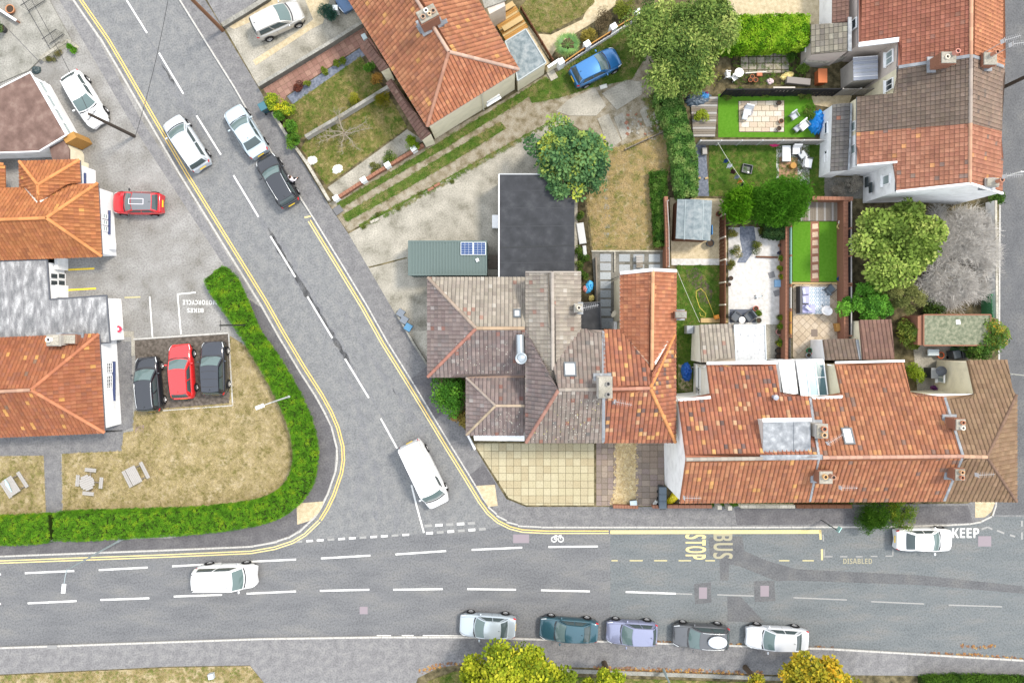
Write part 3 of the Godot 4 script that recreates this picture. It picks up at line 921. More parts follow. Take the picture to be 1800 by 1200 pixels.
# one slope: its outline, its eave line at height he, and a point of its ridge at height ha; laid with separate tiles
func slope(R: Dictionary,a: Array,e: Array,he: float,ap: Array,ha: float,st: Dictionary) -> Dictionary:
	var p0:=W(e[0],e[1],he)
	var p1:=W(e[2],e[3],he)
	var pa:=W(ap[0],ap[1],ha)
	var nn:=(p1 - p0).cross(pa - p0).normalized()
	if nn.y<0.0:
		nn=-nn
	var u:=(p1 - p0).normalized()
	var vv:=nn.cross(u)
	if vv.y<0.0:
		vv=-vv
	var pts:=[]
	var poly:=PackedVector2Array()
	for i in range(0,a.size(),2):
		var p:=hit(a[i],a[i+1],p0,nn)
		pts.append(p)
		poly.push_back(Vector2((p - p0).dot(u),(p - p0).dot(vv)))
	var mb: MB=R.mb
	mb.col=st.under
	var ix:=Geometry2D.triangulate_polygon(poly)
	for i in range(0,ix.size(),3):
		mb.th(pts[ix[i]],pts[ix[i+1]],pts[ix[i+2]],nn)
	for i in pts.size():
		var b: Vector3=pts[(i+1) % pts.size()]
		mb.q(pts[i],b,b - Vector3(0,0.12,0),pts[i] - Vector3(0,0.12,0))
	var tm:=MB.new()
	var lo:=poly[0].y
	var hi:=poly[0].y
	for p in poly:
		lo=minf(lo,p.y)
		hi=maxf(hi,p.y)
	var g: float=st.g
	var w: float=st.w
	var roll: float=st.roll
	var rows:=int(ceil((hi - lo)/g))
	for r in rows:
		var v0:=lo+r*g
		var v1:=minf(v0+g,hi)
		var s0:=spans(poly,v0+0.012)
		var s1:=spans(poly,v1 - 0.012)
		if s0.size()<2:
			s0=s1
		if s1.size()<2:
			s1=s0
		if s0.size() != s1.size():
			s1=s0
		for k in range(0,s0.size() - 1,2):
			var a0: float=s0[k]
			var b0: float=s0[k+1]
			var a1: float=s1[k]
			var b1: float=s1[k+1]
			for c in range(int(floor(minf(a0,a1)/w)),int(ceil(maxf(b0,b1)/w))):
				var l0:=clampf(c*w+0.02,a0,b0)
				var r0:=clampf((c+1)*w - 0.012,a0,b0)
				var l1:=clampf(c*w+0.02,a1,b1)
				var r1:=clampf((c+1)*w - 0.012,a1,b1)
				if r0 - l0<0.03 and r1 - l1<0.03:
					continue
				var cl:=noise_a.get_noise_2d(c*w*2.2+p0.x*7.0,r*g*2.2+p0.z*7.0)
				var odd: float=st.odd_share*(2.6 if cl>0.18 else 0.35)
				var col:=pick(st.odd).lerp(st.under,0.2) if rng.randf()<odd else pick(st.cols).lerp(st.under,0.4)
				col=col*rng.randf_range(0.9,1.1)*(1.0+cl*0.22)
				col.a=1.0
				tm.col=col
				var lift:=rng.randf_range(-0.004,0.008)
				var q0:=p0+vv*(v0 - 0.02)+nn*(0.07+lift)
				var q1:=p0+vv*v1+nn*0.03
				var f0:=q0+u*l0
				var f1:=q0+u*lerpf(l0,r0,0.2)+nn*roll
				var f2:=q0+u*lerpf(l0,r0,0.4)
				var f3:=q0+u*r0
				var t0:=q1+u*l1
				var t1:=q1+u*lerpf(l1,r1,0.2)+nn*roll
				var t2:=q1+u*lerpf(l1,r1,0.4)
				var t3:=q1+u*r1
				tm.qh(f0,f1,t1,t0,nn)
				tm.qh(f1,f2,t2,t1,nn)
				tm.qh(f2,f3,t3,t2,nn)
				tm.qh(f0,f3,f3 - nn*0.065,f0 - nn*0.065,-vv)
				tm.th(f0,f1,f2,-vv)
	var o:=addw(R.node,"roof_tiles",tm,M("tile"))
	o.set_meta("kind","stuff")
	var pl:={"o": p0,"n": nn,"u": u,"v": vv,"pts": pts}
	R.planes.append(pl)
	return pl

# a line of separate half-round tiles along a ridge or a hip
func ridge(R: Dictionary,a: Vector3,b: Vector3,col: Color,rad:=0.13,called:="ridge_tile") -> void:
	var d:=(b - a)
	var l:=d.length()
	d /= l
	var n:=maxi(1,int(round(l/0.45)))
	var key:="ridge_%.3f" % rad
	if not cache.has(key):
		var mb:=MB.new()
		for k in 6:
			var a0:=PI*k/6.0
			var a1:=PI*(k+1)/6.0
			var n0:=Vector3(0,sin(a0),cos(a0))
			var n1:=Vector3(0,sin(a1),cos(a1))
			var x0:=Vector3(-0.5,0,0)
			var x1:=Vector3(0.5,0,0)
			mb.tsm(x0+n0,x1+n0*0.9,x1+n1*0.9,n0,n0,n1)
			mb.tsm(x0+n0,x1+n1*0.9,x0+n1,n0,n1,n1)
		mb.qh(Vector3(-0.5,0,1),Vector3(-0.5,0.9,0.4),Vector3(-0.5,0.9,-0.4),Vector3(-0.5,0,-1),Vector3(-1,0,0))
		cache[key]=mb.mesh()
	var s:=d.cross(Vector3.UP).normalized()
	var up:=s.cross(d)
	var off:=where(R.node)
	for i in n:
		var c:=a+d*l*(i+0.5)/n+up*0.02 - off
		var k:=rng.randi_range(0,2)
		var mc:=C(col.r*[0.88,1.0,1.1][k],col.g*[0.88,1.0,1.1][k],col.b*[0.9,1.0,1.1][k],0.85)
		add(R.node,called,cache[key],mc,Transform3D(Basis(d*(l/n*1.01),up*rad,s*rad),c))

# a strip of sheet metal or mortar between two points, standing a little proud
func strip(parent: Node3D,called: String,a: Vector3,b: Vector3,wide: float,high: float,m: Material,sink:=0.0) -> void:
	var d:=(b - a).normalized()
	var s:=d.cross(Vector3.UP).normalized()
	var up:=s.cross(d)
	var mb:=MB.new()
	mb.box((a+b)*0.5+up*(high*0.5 - sink),Vector3(a.distance_to(b),high,wide),Basis(d,up,s),minf(high*0.4,0.02))
	addw(parent,called,mb,m)

func inset(p: PackedVector2Array,by: float) -> PackedVector2Array:
	var r:=Geometry2D.offset_polygon(p,-by,Geometry2D.JOIN_MITER)
	return r[0] if r.size() else p

# a house: walls under an eaves outline at height he
func house(called: String,label: String,a: Array,he: float,wall: Material,over:=0.25,category:="house") -> Node3D:
	var p:=flat2(a,he)
	var c:=Vector2.ZERO
	for q in p:
		c += q/p.size()
	var o:=thing(called,label,category,Vector3(c.x,0.1,c.y))
	var mb:=MB.new()
	mb.sides(inset(p,over),0.02,he - 0.03)
	mb.top(inset(p,over),he - 0.05)
	addw(o,"wall",mb,wall)
	return o

func fascia(parent: Node3D,a: Vector3,b: Vector3,m: Material,called:="gutter") -> void:
	strip(parent,called,a+Vector3(0,-0.1,0),b+Vector3(0,-0.1,0),0.1,0.1,m)

# a window on a wall; at: its middle, out: the way the wall faces
func window(parent: Node3D,at: Vector3,out: Vector3,w: float,h: float,cols: int,rows: int,frame: Material,glass: Material,sill: Material=null) -> void:
	var s:=Vector3.UP.cross(out).normalized()
	var bas:=Basis(s,Vector3.UP,out.normalized())
	var off:=where(parent)
	var mb:=MB.new()
	var t:=0.06
	mb.box(Vector3(0,h/2 - t/2,0),Vector3(w,t,0.1))
	mb.box(Vector3(0,-h/2+t/2,0),Vector3(w,t,0.1))
	mb.box(Vector3(w/2 - t/2,0,0),Vector3(t,h - 2*t,0.1))
	mb.box(Vector3(-w/2+t/2,0,0),Vector3(t,h - 2*t,0.1))
	for i in range(1,cols):
		mb.box(Vector3(-w/2+w*i/cols,0,0),Vector3(0.04,h - 2*t,0.09))
	for i in range(1,rows):
		mb.box(Vector3(0,-h/2+h*i/rows,0),Vector3(w - 2*t,0.04,0.085))
	var f:=add(parent,"window",mb,frame,Transform3D(bas,at - off))
	for i in cols:
		for j in rows:
			var g:=MB.new()
			g.box(Vector3(-w/2+w*(i+0.5)/cols,-h/2+h*(j+0.5)/rows,-0.01),Vector3(w/cols - 0.03,h/rows - 0.03,0.03))
			add(f,"pane",g,glass)
	if sill:
		var b:=MB.new()
		b.box(Vector3(0,-h/2 - 0.04,0.07),Vector3(w+0.15,0.07,0.2))
		add(f,"sill",b,sill)

# a chimney stack standing at a point of the roof, with its pots and lead flashing
func chimney(parent: Node3D,at: Vector3,size: Vector3,turn: float,wall: Material,pots: Array,cap: Material=null) -> Node3D:
	var off:=where(parent)
	var mb:=MB.new()
	var y0:=-1.0
	mb.box(Vector3(0,(size.y+y0)/2,0),Vector3(size.x,size.y - y0,size.z))
	mb.box(Vector3(0,size.y - 0.14,0),Vector3(size.x+0.1,0.12,size.z+0.1))
	var o:=add(parent,"chimney",mb,wall,Transform3D(Basis(Vector3.UP,turn),at - off))
	var cb:=MB.new()
	cb.box(Vector3(0,size.y+0.035,0),Vector3(size.x+0.02,0.07,size.z+0.02),Basis(),0.03)
	add(o,"mortar_cap",cb,cap if cap else M("concrete"))
	for q in pots:
		var pb:=MB.new()
		var hh: float=q[3]
		pb.lathe(Vector3(q[0],size.y+0.05,q[1]),[[q[2]*1.05,0.0],[q[2]*0.9,hh*0.5],[q[2]*1.0,hh*0.93],[q[2]*1.1,hh*0.95],[q[2]*1.1,hh],[q[2]*0.75,hh],[q[2]*0.7,hh - 0.3]],12)
		var pc: Color=q[4]
		add(o,"chimney_pot",pb,C(pc.r,pc.g,pc.b,0.85))
		var ib:=MB.new()
		ib.lathe(Vector3(q[0],size.y+0.05,q[1]),[[q[2]*0.74,hh - 0.12],[0.0,hh - 0.12]],12)
		add(o,"flue",ib,M("black_metal"))
	var fl:=MB.new()
	fl.box(Vector3(0,-0.02,0),Vector3(size.x+0.34,0.1,size.z+0.34))
	add(o,"flashing",fl,M("lead"))
	return o

# a television aerial on a mast
func aerial(at: Vector3,high: float,turn: float,label: String) -> void:
	var o:=thing("television_aerial",label,"aerial",at,turn,"television aerials")
	var m:=MB.new()
	m.tube([Vector3.ZERO,Vector3(0,high,0)],[0.022,0.018],6)
	add(o,"mast",m,M("galvanised"))
	var b:=MB.new()
	b.tube([Vector3(-0.2,high,0),Vector3(0.95,high,0)],[0.011,0.011],5)
	add(o,"boom",b,C(0.4,0.4,0.41,0.6))
	for i in 9:
		var e:=MB.new()
		var x:=-0.1+i*0.12
		var l:=0.2 - i*0.008
		e.tube([Vector3(x,high+0.01,-l),Vector3(x,high+0.01,l)],[0.006,0.006],4)
		add(o,"element",e,C(0.4,0.4,0.41,0.6))
	var r:=MB.new()
	r.box(Vector3(-0.2,high+0.1,0),Vector3(0.015,0.2,0.26),Basis(Vector3(0,0,1),0.3))
	r.box(Vector3(-0.2,high - 0.12,0),Vector3(0.015,0.2,0.26),Basis(Vector3(0,0,1),-0.3))
	add(o,"reflector",r,C(0.4,0.4,0.41,0.6))

# a satellite dish on a wall bracket
func dish(at: Vector3,face: Vector3,rad: float,label: String,m: Material) -> void:
	var o:=thing("satellite_dish",label,"satellite dish",at)
	o.look_at_from_position(at,at+face,Vector3.UP)
	var rows:=[]
	for i in 6:
		var r:=rad*i/5.0
		var row:=[]
		for j in 19:
			var an:=TAU*j/18
			row.append(Vector3(cos(an)*r,sin(an)*r,-0.25*r*r/rad))
		rows.append(row)
	var mb:=MB.new()
	mb.grid(rows,Vector3(0,0,-1))
	add(o,"reflector",mb,m)
	var a:=MB.new()
	a.tube([Vector3(0,-rad*0.9,-0.05),Vector3(0,-rad*0.3,-rad*1.1)],[0.014,0.012],5)
	a.box(Vector3(0,-rad*0.25,-rad*1.15),Vector3(0.07,0.07,0.12))
	add(o,"feed_arm",a,M("black_metal"))
	var b:=MB.new()
	b.tube([Vector3(0,0,0.01),Vector3(0,-0.02,0.16),Vector3(0,-0.2,0.25)],[0.022,0.022,0.022],6)
	add(o,"bracket",b,M("galvanised"))

# ---------------------------------------------------------------- buildings
func plane_y(pl: Dictionary,x: float,z: float) -> float:
	var n: Vector3=pl.n
	var o: Vector3=pl.o
	return o.y - (n.x*(x - o.x)+n.z*(z - o.z))/n.y

# walls that rise to meet the underside of a slope; the eaves hang over by the given amount
func skirt(parent: Node3D,pl: Dictionary,a: Array,over: float,m: Material,called:="wall") -> void:
	var pts:=[]
	var top:=-1e9
	for i in range(0,a.size(),2):
		var p:=hit(a[i],a[i+1],pl.o,pl.n)
		pts.append(p)
		top=maxf(top,p.y)
	var mid:=Vector3.ZERO
	for i in pts.size():
		if pts[i].y<top - 0.35:
			pts[i] += pl.v*over
		mid += pts[i]/pts.size()
	var mb:=MB.new()
	for i in pts.size():
		var p: Vector3=pts[i]
		var r: Vector3=pts[(i+1) % pts.size()]
		var o:=Vector3(r.z - p.z,0,p.x - r.x)
		if o.dot((p+r)*0.5 - mid)<0.0:
			o=-o
		mb.qh(Vector3(p.x,0.02,p.z),Vector3(r.x,0.02,r.z),r - Vector3(0,0.03,0),p - Vector3(0,0.03,0),o)
	addw(parent,called,mb,m)

func stack(R: Dictionary,pl: Dictionary,px: float,py: float,top: float,sx: float,sz: float,turn: float,wall: Material,pots: Array) -> Node3D:
	var p:=W(px,py,top)
	var y:=plane_y(pl,p.x,p.z)
	return chimney(R.node,Vector3(p.x,y,p.z),Vector3(sx,top - y,sz),turn,wall,pots)

func skylight(R: Dictionary,pl: Dictionary,px: float,py: float,w: float,h: float,glass: Material) -> void:
	var p:=hit(px,py,pl.o,pl.n)
	var bas:=Basis(pl.u,pl.n,pl.u.cross(pl.n))
	var off:=where(R.node)
	var mb:=MB.new()
	for s in [[0,h/2,w,0.1],[0,-h/2,w,0.1],[w/2,0,0.1,h],[-w/2,0,0.1,h]]:
		mb.box(Vector3(s[0],0.1,s[1]),Vector3(s[2]+(0.1 if s[2]>s[3] else 0.0),0.14,s[3] - (0.1 if s[3]>s[2] else 0.0)))
	var f:=add(R.node,"roof_window",mb,C(0.09,0.1,0.11,0.5),Transform3D(bas,p - off))
	var g:=MB.new()
	g.box(Vector3(0,0.1,0),Vector3(w - 0.08,0.05,h - 0.08))
	add(f,"pane",g,glass)

# a small flat roofed block
func flat_block(parent: Node3D,a: Array,h: float,over: float,wall: Material,top: Material,edge: Material,called:="flat_roof") -> void:
	var p:=flat2(a,h)
	var w:=MB.new()
	w.sides(inset(p,over),0.02,h - 0.1)
	addw(parent,"wall",w,wall)
	var r:=MB.new()
	r.prism(p,h - 0.12,h)
	addw(parent,called,r,top)
	if edge:
		for i in p.size():
			var b:=p[(i+1) % p.size()]
			strip(parent,"roof_edging",Vector3(p[i].x,h - 0.04,p[i].y),Vector3(b.x,h - 0.04,b.y),0.09,0.1,edge)

func wx(px: float,py: float,h: float,x: float) -> Vector3:
	return Vector3(x,h,W(px,py,h).z)

func build_pub() -> void:
	var white:=M("render_white")
	# the hall with the brown felt roof
	var c0:=W(20,220,2.2)
	var hall:=thing("pub_hall","low brown felted pub hall with white fascia and strip window","building",Vector3(c0.x,0.12,c0.z))
	flat_block(hall,[53,127,116,237,68,266,-200,275,-200,255],2.3,0.12,white,M("brown_felt"),M("white_pvc"),"felt_roof")
	flat_block(hall,[86,259,112,246,121,262,121,285,92,285],1.9,0.02,M("render_cream"),M("brown_felt"),null,"felt_roof")
	flat_block(hall,[92,284,121,284,140,281,139,300,110,300],1.2,0.02,M("render_cream"),M("render_cream"),null,"boundary_roof")
	var a:=W(53,127,2.3)
	var b:=W(116,237,2.3)
	var d:=(b - a).normalized()
	var out:=Vector3.UP.cross(d)*-1.0
	if out.x<0:
		out=-out
	for k in 4:
		var p:=a+d*(a.distance_to(b)*(0.17+k*0.225)) - out*0.1
		window(hall,Vector3(p.x,1.45,p.z),out,1.05,0.62,1,1,M("white_pvc"),M("glass_pale"),M("white_pvc"))
	var e0:=b - out*0.1
	var yb:=MB.new()
	yb.box(Vector3(e0.x+0.15,1.1,e0.z+0.06),Vector3(0.5,1.9,0.9),Basis(d,Vector3.UP,d.cross(Vector3.UP)))
	addw(hall,"timber_buttress",yb,M("wood_gold"))
	# the two hipped ranges and the flat roof between them
	var c1:=W(90,500,2.4)
	var pub:=thing("public_house","single storey white pub with orange tiled hipped roofs and flat middle","pub",Vector3(c1.x,0.12,c1.z))
	var w:=MB.new()
	w.sides(inset(flat2([-200,333,34,330,34,284,139,281,140,322,171,322,178,450,-200,463],2.43),0.25),0.1,2.4)
	addw(pub,"wall",w,white)
	w=MB.new()
	w.sides(inset(flat2([-200,602,173,587,183,760,-200,776],2.73),0.25),0.1,2.7)
	addw(pub,"wall",w,white)
	flat_block(pub,[-200,464,82,456,87,526,187,519,193,602,176,603,173,588,-200,601],2.25,0.18,white,M("weathered_flat"),C(0.06,0.065,0.08,0.6))
	var R:=new_roof(pub)
	var oc:=Color(0.42,0.18,0.07)
	var he:=2.43
	var hr:=4.7
	var s1:=slope(R,[-200,334,44,329,68,355,117,323,171,322,81,383,-200,392],[-200,333,171,322],he,[81,383],hr,PUB_TILE)
	slope(R,[171,322,178,450,81,383],[171,322,178,450],he,[81,383],hr,PUB_TILE)
	slope(R,[178,450,81,383,-200,392,-200,463],[178,450,-200,463],he,[81,383],hr,PUB_TILE)
	var ap:=W(81,383,hr)
	ridge(R,W(-60,388,hr),ap,oc)
	ridge(R,ap,W(171,322,he),oc)
	ridge(R,ap,W(178,450,he),oc)
	# the small hipped wing
	slope(R,[34,284,139,281,66,325],[34,284,139,281],he,[66,325],3.75,PUB_TILE)
	slope(R,[34,284,66,325,68,355,44,329,35,330],[34,284,35,330],he,[66,325],3.75,PUB_TILE)
	slope(R,[139,281,66,325,68,355,117,323,141,321],[139,281,141,321],he,[66,325],3.75,PUB_TILE)
	var a2:=W(66,325,3.75)
	ridge(R,a2,W(34,284,he),oc)
	ridge(R,a2,W(139,281,he),oc)
	ridge(R,a2,hit(68,355,s1.o,s1.n),oc)
	for v in [[45,329,67,356],[116,323,70,356]]:
		strip(R.node,"valley_mortar",hit(v[0],v[1],s1.o,s1.n),hit(v[2],v[3],s1.o,s1.n),0.16,0.12,C(0.5,0.47,0.42,0.9))
	slope(R,[-200,300,7,290,8,331,-200,334],[7,290,8,331],he,[-80,310],4.2,PUB_TILE)
	ridge(R,W(-30,285,3.0),W(6,289,2.5),oc)
	# the southern range
	var hd:=2.73
	var hq:=5.1
	var n1:=slope(R,[-200,602,173,587,54,685,-200,697],[-200,602,173,587],hd,[54,685],hq,PUB_OLD)
	slope(R,[173,587,183,760,54,685],[173,587,183,760],hd,[54,685],hq,PUB_OLD)
	slope(R,[183,760,54,685,-200,697,-200,776],[183,760,-200,776],hd,[54,685],hq,PUB_OLD)
	var a3:=W(54,685,hq)
	ridge(R,W(-60,691,hq),a3,Color(0.33,0.2,0.14))
	ridge(R,a3,W(173,587,hd),Color(0.33,0.13,0.07))
	ridge(R,a3,W(183,760,hd),Color(0.36,0.15,0.08))
	stack(R,n1,92,598,4.2,0.85,0.72,0.0,M("render_grey"),[[-0.12,-0.05,0.17,0.3,Color(0.7,0.68,0.64)]])
	stack(R,n1,117,596,3.6,1.15,0.6,0.0,M("brick"),[])
	end_roof(R)
	for e in [[171,322,178,450,he],[178,450,-100,459.5,he],[173,587,183,760,hd],[183,760,-100,772,hd],[139,281,141,321,he]]:
		fascia(pub,W(e[0],e[1],e[4]),W(e[2],e[3],e[4]),C(0.07,0.07,0.085,0.5))
	for x in [-10,14,38,62]:
		strip(pub,"felt_joint",W(x,465,2.25),W(x+2,594,2.25),0.06,0.012,C(0.2,0.2,0.21,0.9))
	for x in [88,112,136,160]:
		strip(pub,"felt_joint",W(x,528,2.25),W(x+1,588,2.25),0.06,0.012,C(0.2,0.2,0.21,0.9))
	# windows with blue sills on the white walls
	var x0:=W(176,390,he).x - 0.23
	for z in [380,391,402]:
		window(pub,wx(180,z,1.5,x0),Vector3(1,0,0),0.38,0.62,1,2,M("white_pvc"),M("glass_pale"),null)
	strip(pub,"window_sill",wx(190,370,1.0,x0+0.05),wx(190,412,1.0,x0+0.05),0.16,0.1,M("blue_frame"))
	var x1:=W(178,670,hd).x - 0.23
	for z in [[646,0.75],[672,1.05],[697,0.6]]:
		window(pub,wx(188,z[0],1.45,x1),Vector3(1,0,0),z[1],0.8,3 if z[1]<0.9 else 4,3,M("white_pvc"),M("glass_dark"),null)
	strip(pub,"window_sill",wx(199,635,0.9,x1+0.08),wx(203,704,0.9,x1+0.08),0.2,0.1,M("blue_frame"))
	strip(pub,"window_sill",wx(146,304,1.5,W(140,300,he).x - 0.2),wx(146,324,1.5,W(140,300,he).x - 0.2),0.16,0.1,M("blue_frame"))
	var x2:=W(84,490,2.25).x - 0.16
	for k in 2:
		var db:=MB.new()
		db.box(wx(97,485+k*12,1.05,x2)+Vector3(0.02,0,0),Vector3(0.06,1.9,0.48))
		var door:=addw(pub,"door",db,M("white_pvc"))
		for j in 2:
			var g:=MB.new()
			g.box(wx(97,485+k*12,0.6+j*0.85,x2)+Vector3(0.06,0,0),Vector3(0.03,0.65,0.32))
			addw(door,"pane",g,M("glass_dark"))
	for z in [464,512]:
		var pb:=MB.new()
		pb.box(wx(112,z,0.7,x2)+Vector3(0.12,0,0),Vector3(0.24,1.3,0.9))
		addw(pub,"door_pier",pb,white)
	var x3:=W(190,560,2.25).x - 0.16
	var fb:=MB.new()
	fb.box(wx(202,562,1.1,x3)+Vector3(0.03,0,0),Vector3(0.06,0.75,0.8))
	addw(pub,"notice_board",fb,M("white_pvc"))
	var bb:=MB.new()
	bb.box(wx(203,432,1.0,x0)+Vector3(0.2,0,0),Vector3(0.4,0.5,0.5),Basis(),0.04)
	addw(pub,"meter_box",bb,M("white_pvc"))
	# a round red and white sign on a short post by the wall
	var rp:=W(220,578)
	var sign:=thing("round_sign","small round red and white sign against the pub's white wall","sign",Vector3(rp.x,0.12,rp.z))
	var sm:=MB.new()
	sm.tube([Vector3.ZERO,Vector3(0,0.75,0)],[0.03,0.03],7)
	add(sign,"post",sm,M("galvanised"))
	var sb:=MB.new()
	sb.lathe(Vector3(0,0.75,0),[[0.0,0.0],[0.24,0.01],[0.25,0.04],[0.22,0.07],[0.0,0.08]],16)
	add(sign,"disc",sb,C(0.55,0.02,0.06,0.5))
	var sw:=MB.new()
	sw.lathe(Vector3(-0.05,0.83,0),[[0.11,0.0],[0.1,0.015],[0.0,0.02]],12)
	add(sign,"centre",sw,M("white_pvc"))

func build_semi() -> void:
	var he:=4.9
	var hr:=7.2
	# grey half
	var g:=house("semi_detached_house","grey tiled half of the hipped semi with a roof window",[925,777,1061,777,1061,580,1020,580,1020,478,925,478],he,M("render_grey"))
	var R:=new_roof(g)
	slope(R,[925,777,982,685,1061,684,1061,777],[925,777,1061,777],he,[982,685],hr,STONE)
	slope(R,[925,777,982,685,968,660,925,580],[925,777,925,580],he,[982,685],hr,MAUVE)
	slope(R,[925,478,971,478,972,690,925,690],[925,478,925,580],he,[972,560],6.3,PALE_STONE)
	var we:=slope(R,[971,478,1020,478,1020,579,1016,690,972,690],[1020,478,1020,579],he,[972,560],6.3,PALE_STONE)
	var ns:=slope(R,[1020,579,1061,580,1061,684,982,685,971,642],[1020,580,1061,580],he,[982,685],hr,STONE)
	var ap:=W(982,685,hr)
	var stone:=Color(0.24,0.21,0.18)
	ridge(R,ap,W(1061,684,hr),stone)
	ridge(R,ap,W(925,777,he),Color(0.26,0.14,0.11))
	ridge(R,W(971,478,6.3),W(972,650,6.3),Color(0.27,0.24,0.21))
	strip(R.node,"valley_lead",W(925,580,he),W(966,658,6.0),0.2,0.05,M("lead"))
	strip(R.node,"valley_lead",W(1019,579,he),W(973,641,6.25),0.18,0.05,M("lead"))
	strip(R.node,"party_flashing",W(1061,582,he+0.06),W(1061,684,hr+0.06),0.22,0.05,M("lead"))
	strip(R.node,"party_flashing",W(1061,777,he+0.06),W(1061,684,hr+0.06),0.22,0.05,M("lead"))
	strip(R.node,"verge",W(925,478,he+0.02),W(971,478,6.32),0.1,0.1,C(0.3,0.27,0.24,0.9))
	strip(R.node,"verge",W(1020,478,he+0.02),W(971,478,6.32),0.1,0.1,C(0.3,0.27,0.24,0.9))
	skylight(R,ns,1002,650,0.72,0.95,C(0.6,0.63,0.66,0.1))
	var cz:=W(1064,681,8.3)
	chimney(R.node,Vector3(cz.x,6.9,cz.z),Vector3(0.85,1.4,1.3),0.0,M("render_grey"),[[0.16,-0.25,0.14,0.18,Color(0.2,0.19,0.18)],[0.16,0.42,0.14,0.18,Color(0.2,0.19,0.18)]])
	stack(R,we,1017,541,6.1,0.5,0.5,0.0,M("render_grey"),[[0.0,0.0,0.13,0.25,Color(0.6,0.52,0.42)]])
	var lich:=MB.new()
	for i in 150:
		var x:=rng.randf_range(935,1055)
		var y:=rng.randf_range(700,772)
		if x<925+(777 - y)*0.66:
			continue
		var pl: Dictionary=R.planes[0]
		var p: Vector3=hit(x,y,pl.o,pl.n)+pl.n*0.085
		var r:=rng.randf_range(0.02,0.05)
		lich.col=Color(0.42,0.41,0.36) if rng.randf()<0.8 else Color(0.45,0.4,0.16)
		for k in 6:
			lich.th(p,p+(pl.u*cos(k*TAU/6)+pl.v*sin(k*TAU/6))*r,p+(pl.u*cos((k+1)*TAU/6)+pl.v*sin((k+1)*TAU/6))*r*0.9,pl.n)
	var lo:=addw(R.node,"lichen",lich,M("matt"))
	lo.set_meta("kind","stuff")
	end_roof(R)
	flat_block(g,[1018,533,1055,531,1057,581,1018,581],2.7,0.05,M("render_grey"),M("roof_felt"),C(0.06,0.06,0.065,0.6))
	fascia(g,W(925,777,he),W(1061,777,he),C(0.12,0.12,0.125,0.5))
	fascia(g,W(925,478,he),W(925,777,he),C(0.12,0.12,0.125,0.5))
	aerial(W(1026,541,6.6),0.6,0.2,"thin aerial beside the small chimney over the flat black roof")
	# orange half
	var o:=house("semi_detached_house","red and orange tiled half of the hipped semi with patched tiles",[1061,777,1187,777,1187,476,1091,480,1091,580,1061,580],he,M("render_cream"))
	R=new_roof(o)
	slope(R,[1061,684,1143,682,1187,777,1061,777],[1061,777,1187,777],he,[1143,682],hr,SPOTTED)
	slope(R,[1187,777,1143,682,1147,655,1187,588],[1187,777,1187,588],he,[1143,682],hr,SPOTTED)
	slope(R,[1061,580,1091,580,1144,641,1147,660,1143,682,1061,684],[1061,580,1091,580],he,[1143,682],hr,SPOTTED)
	slope(R,[1091,480,1148,474,1146,690,1093,690,1091,580],[1091,480,1091,580],he,[1148,520],6.5,BRIGHT)
	var ee:=slope(R,[1148,474,1188,476,1187,589,1180,690,1146,690],[1188,476,1187,589],he,[1148,520],6.5,BRIGHT)
	ap=W(1143,682,hr)
	ridge(R,W(1066,684,hr),ap,Color(0.34,0.17,0.12))
	ridge(R,ap,W(1187,777,he),Color(0.44,0.2,0.08))
	ridge(R,W(1148,474,6.5),W(1146,650,6.5),Color(0.4,0.22,0.12))
	ridge(R,ap,W(1186,588,he),Color(0.42,0.18,0.07))
	strip(R.node,"valley_mortar",W(1092,581,he),W(1143,641,6.4),0.12,0.05,C(0.32,0.22,0.16,0.9))
	strip(R.node,"valley_mortar",W(1172,600,5.4),W(1150,640,6.4),0.2,0.1,C(0.55,0.53,0.5,0.9))
	strip(R.node,"verge_board",W(1091,480,he+0.1),W(1148,474,6.6),0.22,0.1,M("white_pvc"))
	strip(R.node,"verge_board",W(1188,476,he+0.1),W(1148,474,6.6),0.22,0.1,C(0.5,0.5,0.5,0.6))
	end_roof(R)
	var sc:=W(1197,553,5.7)
	chimney(o,Vector3(sc.x,4.6,sc.z),Vector3(0.75,1.1,0.42),0.0,M("brick"),[],M("concrete_grey"))
	fascia(o,W(1061,777,he),W(1187,777,he),C(0.1,0.09,0.09,0.5))
	fascia(o,W(1187,777,he),W(1187,476,he),C(0.2,0.2,0.2,0.5))
	fascia(o,W(1091,480,he),W(1091,580,he),M("white_pvc"))
	# pipes on the cream side wall
	var x:=W(1091,500,he).x+0.2
	for q in [[1083,565,2.4],[1084,486,2.6]]:
		var mb:=MB.new()
		var z:=W(q[0],q[1],q[2]).z
		mb.tube([Vector3(x,0.1,z),Vector3(x,4.7,z)],[0.05,0.05],7)
		addw(o,"drainpipe",mb,C(0.35,0.33,0.28,0.6))
	dish(Vector3(x - 0.35,3.2,W(1075,552,3.2).z),Vector3(-0.8,0.5,-0.4),0.27,"beige satellite dish on the cream side wall of the orange semi",C(0.42,0.38,0.29,0.6))
	var cb:=MB.new()
	cb.box(Vector3(x - 0.12,1.1,W(1086,572,1.5).z),Vector3(0.24,2.0,0.55))
	addw(o,"white_boiler_box",cb,M("white_pvc"))
	aerial(W(1084,705,7.4),0.5,-0.2,"aerial lying against the spotted orange roof by the grey chimney")
	# annexe
	var hn:=3.0
	var an:=house("annexe","low grey tiled corner annexe with steel extract flue",[752,488,922,488,922,764,820,764,820,662,752,662],hn,M("render_grey"),0.22,"building")
	R=new_roof(an)
	slope(R,[752,488,923,488,923,577,837,577],[752,488,922,488],hn,[837,577],5.1,PALE_STONE)
	slope(R,[752,488,837,577,752,662],[752,488,752,662],hn,[837,577],5.1,MAUVE)
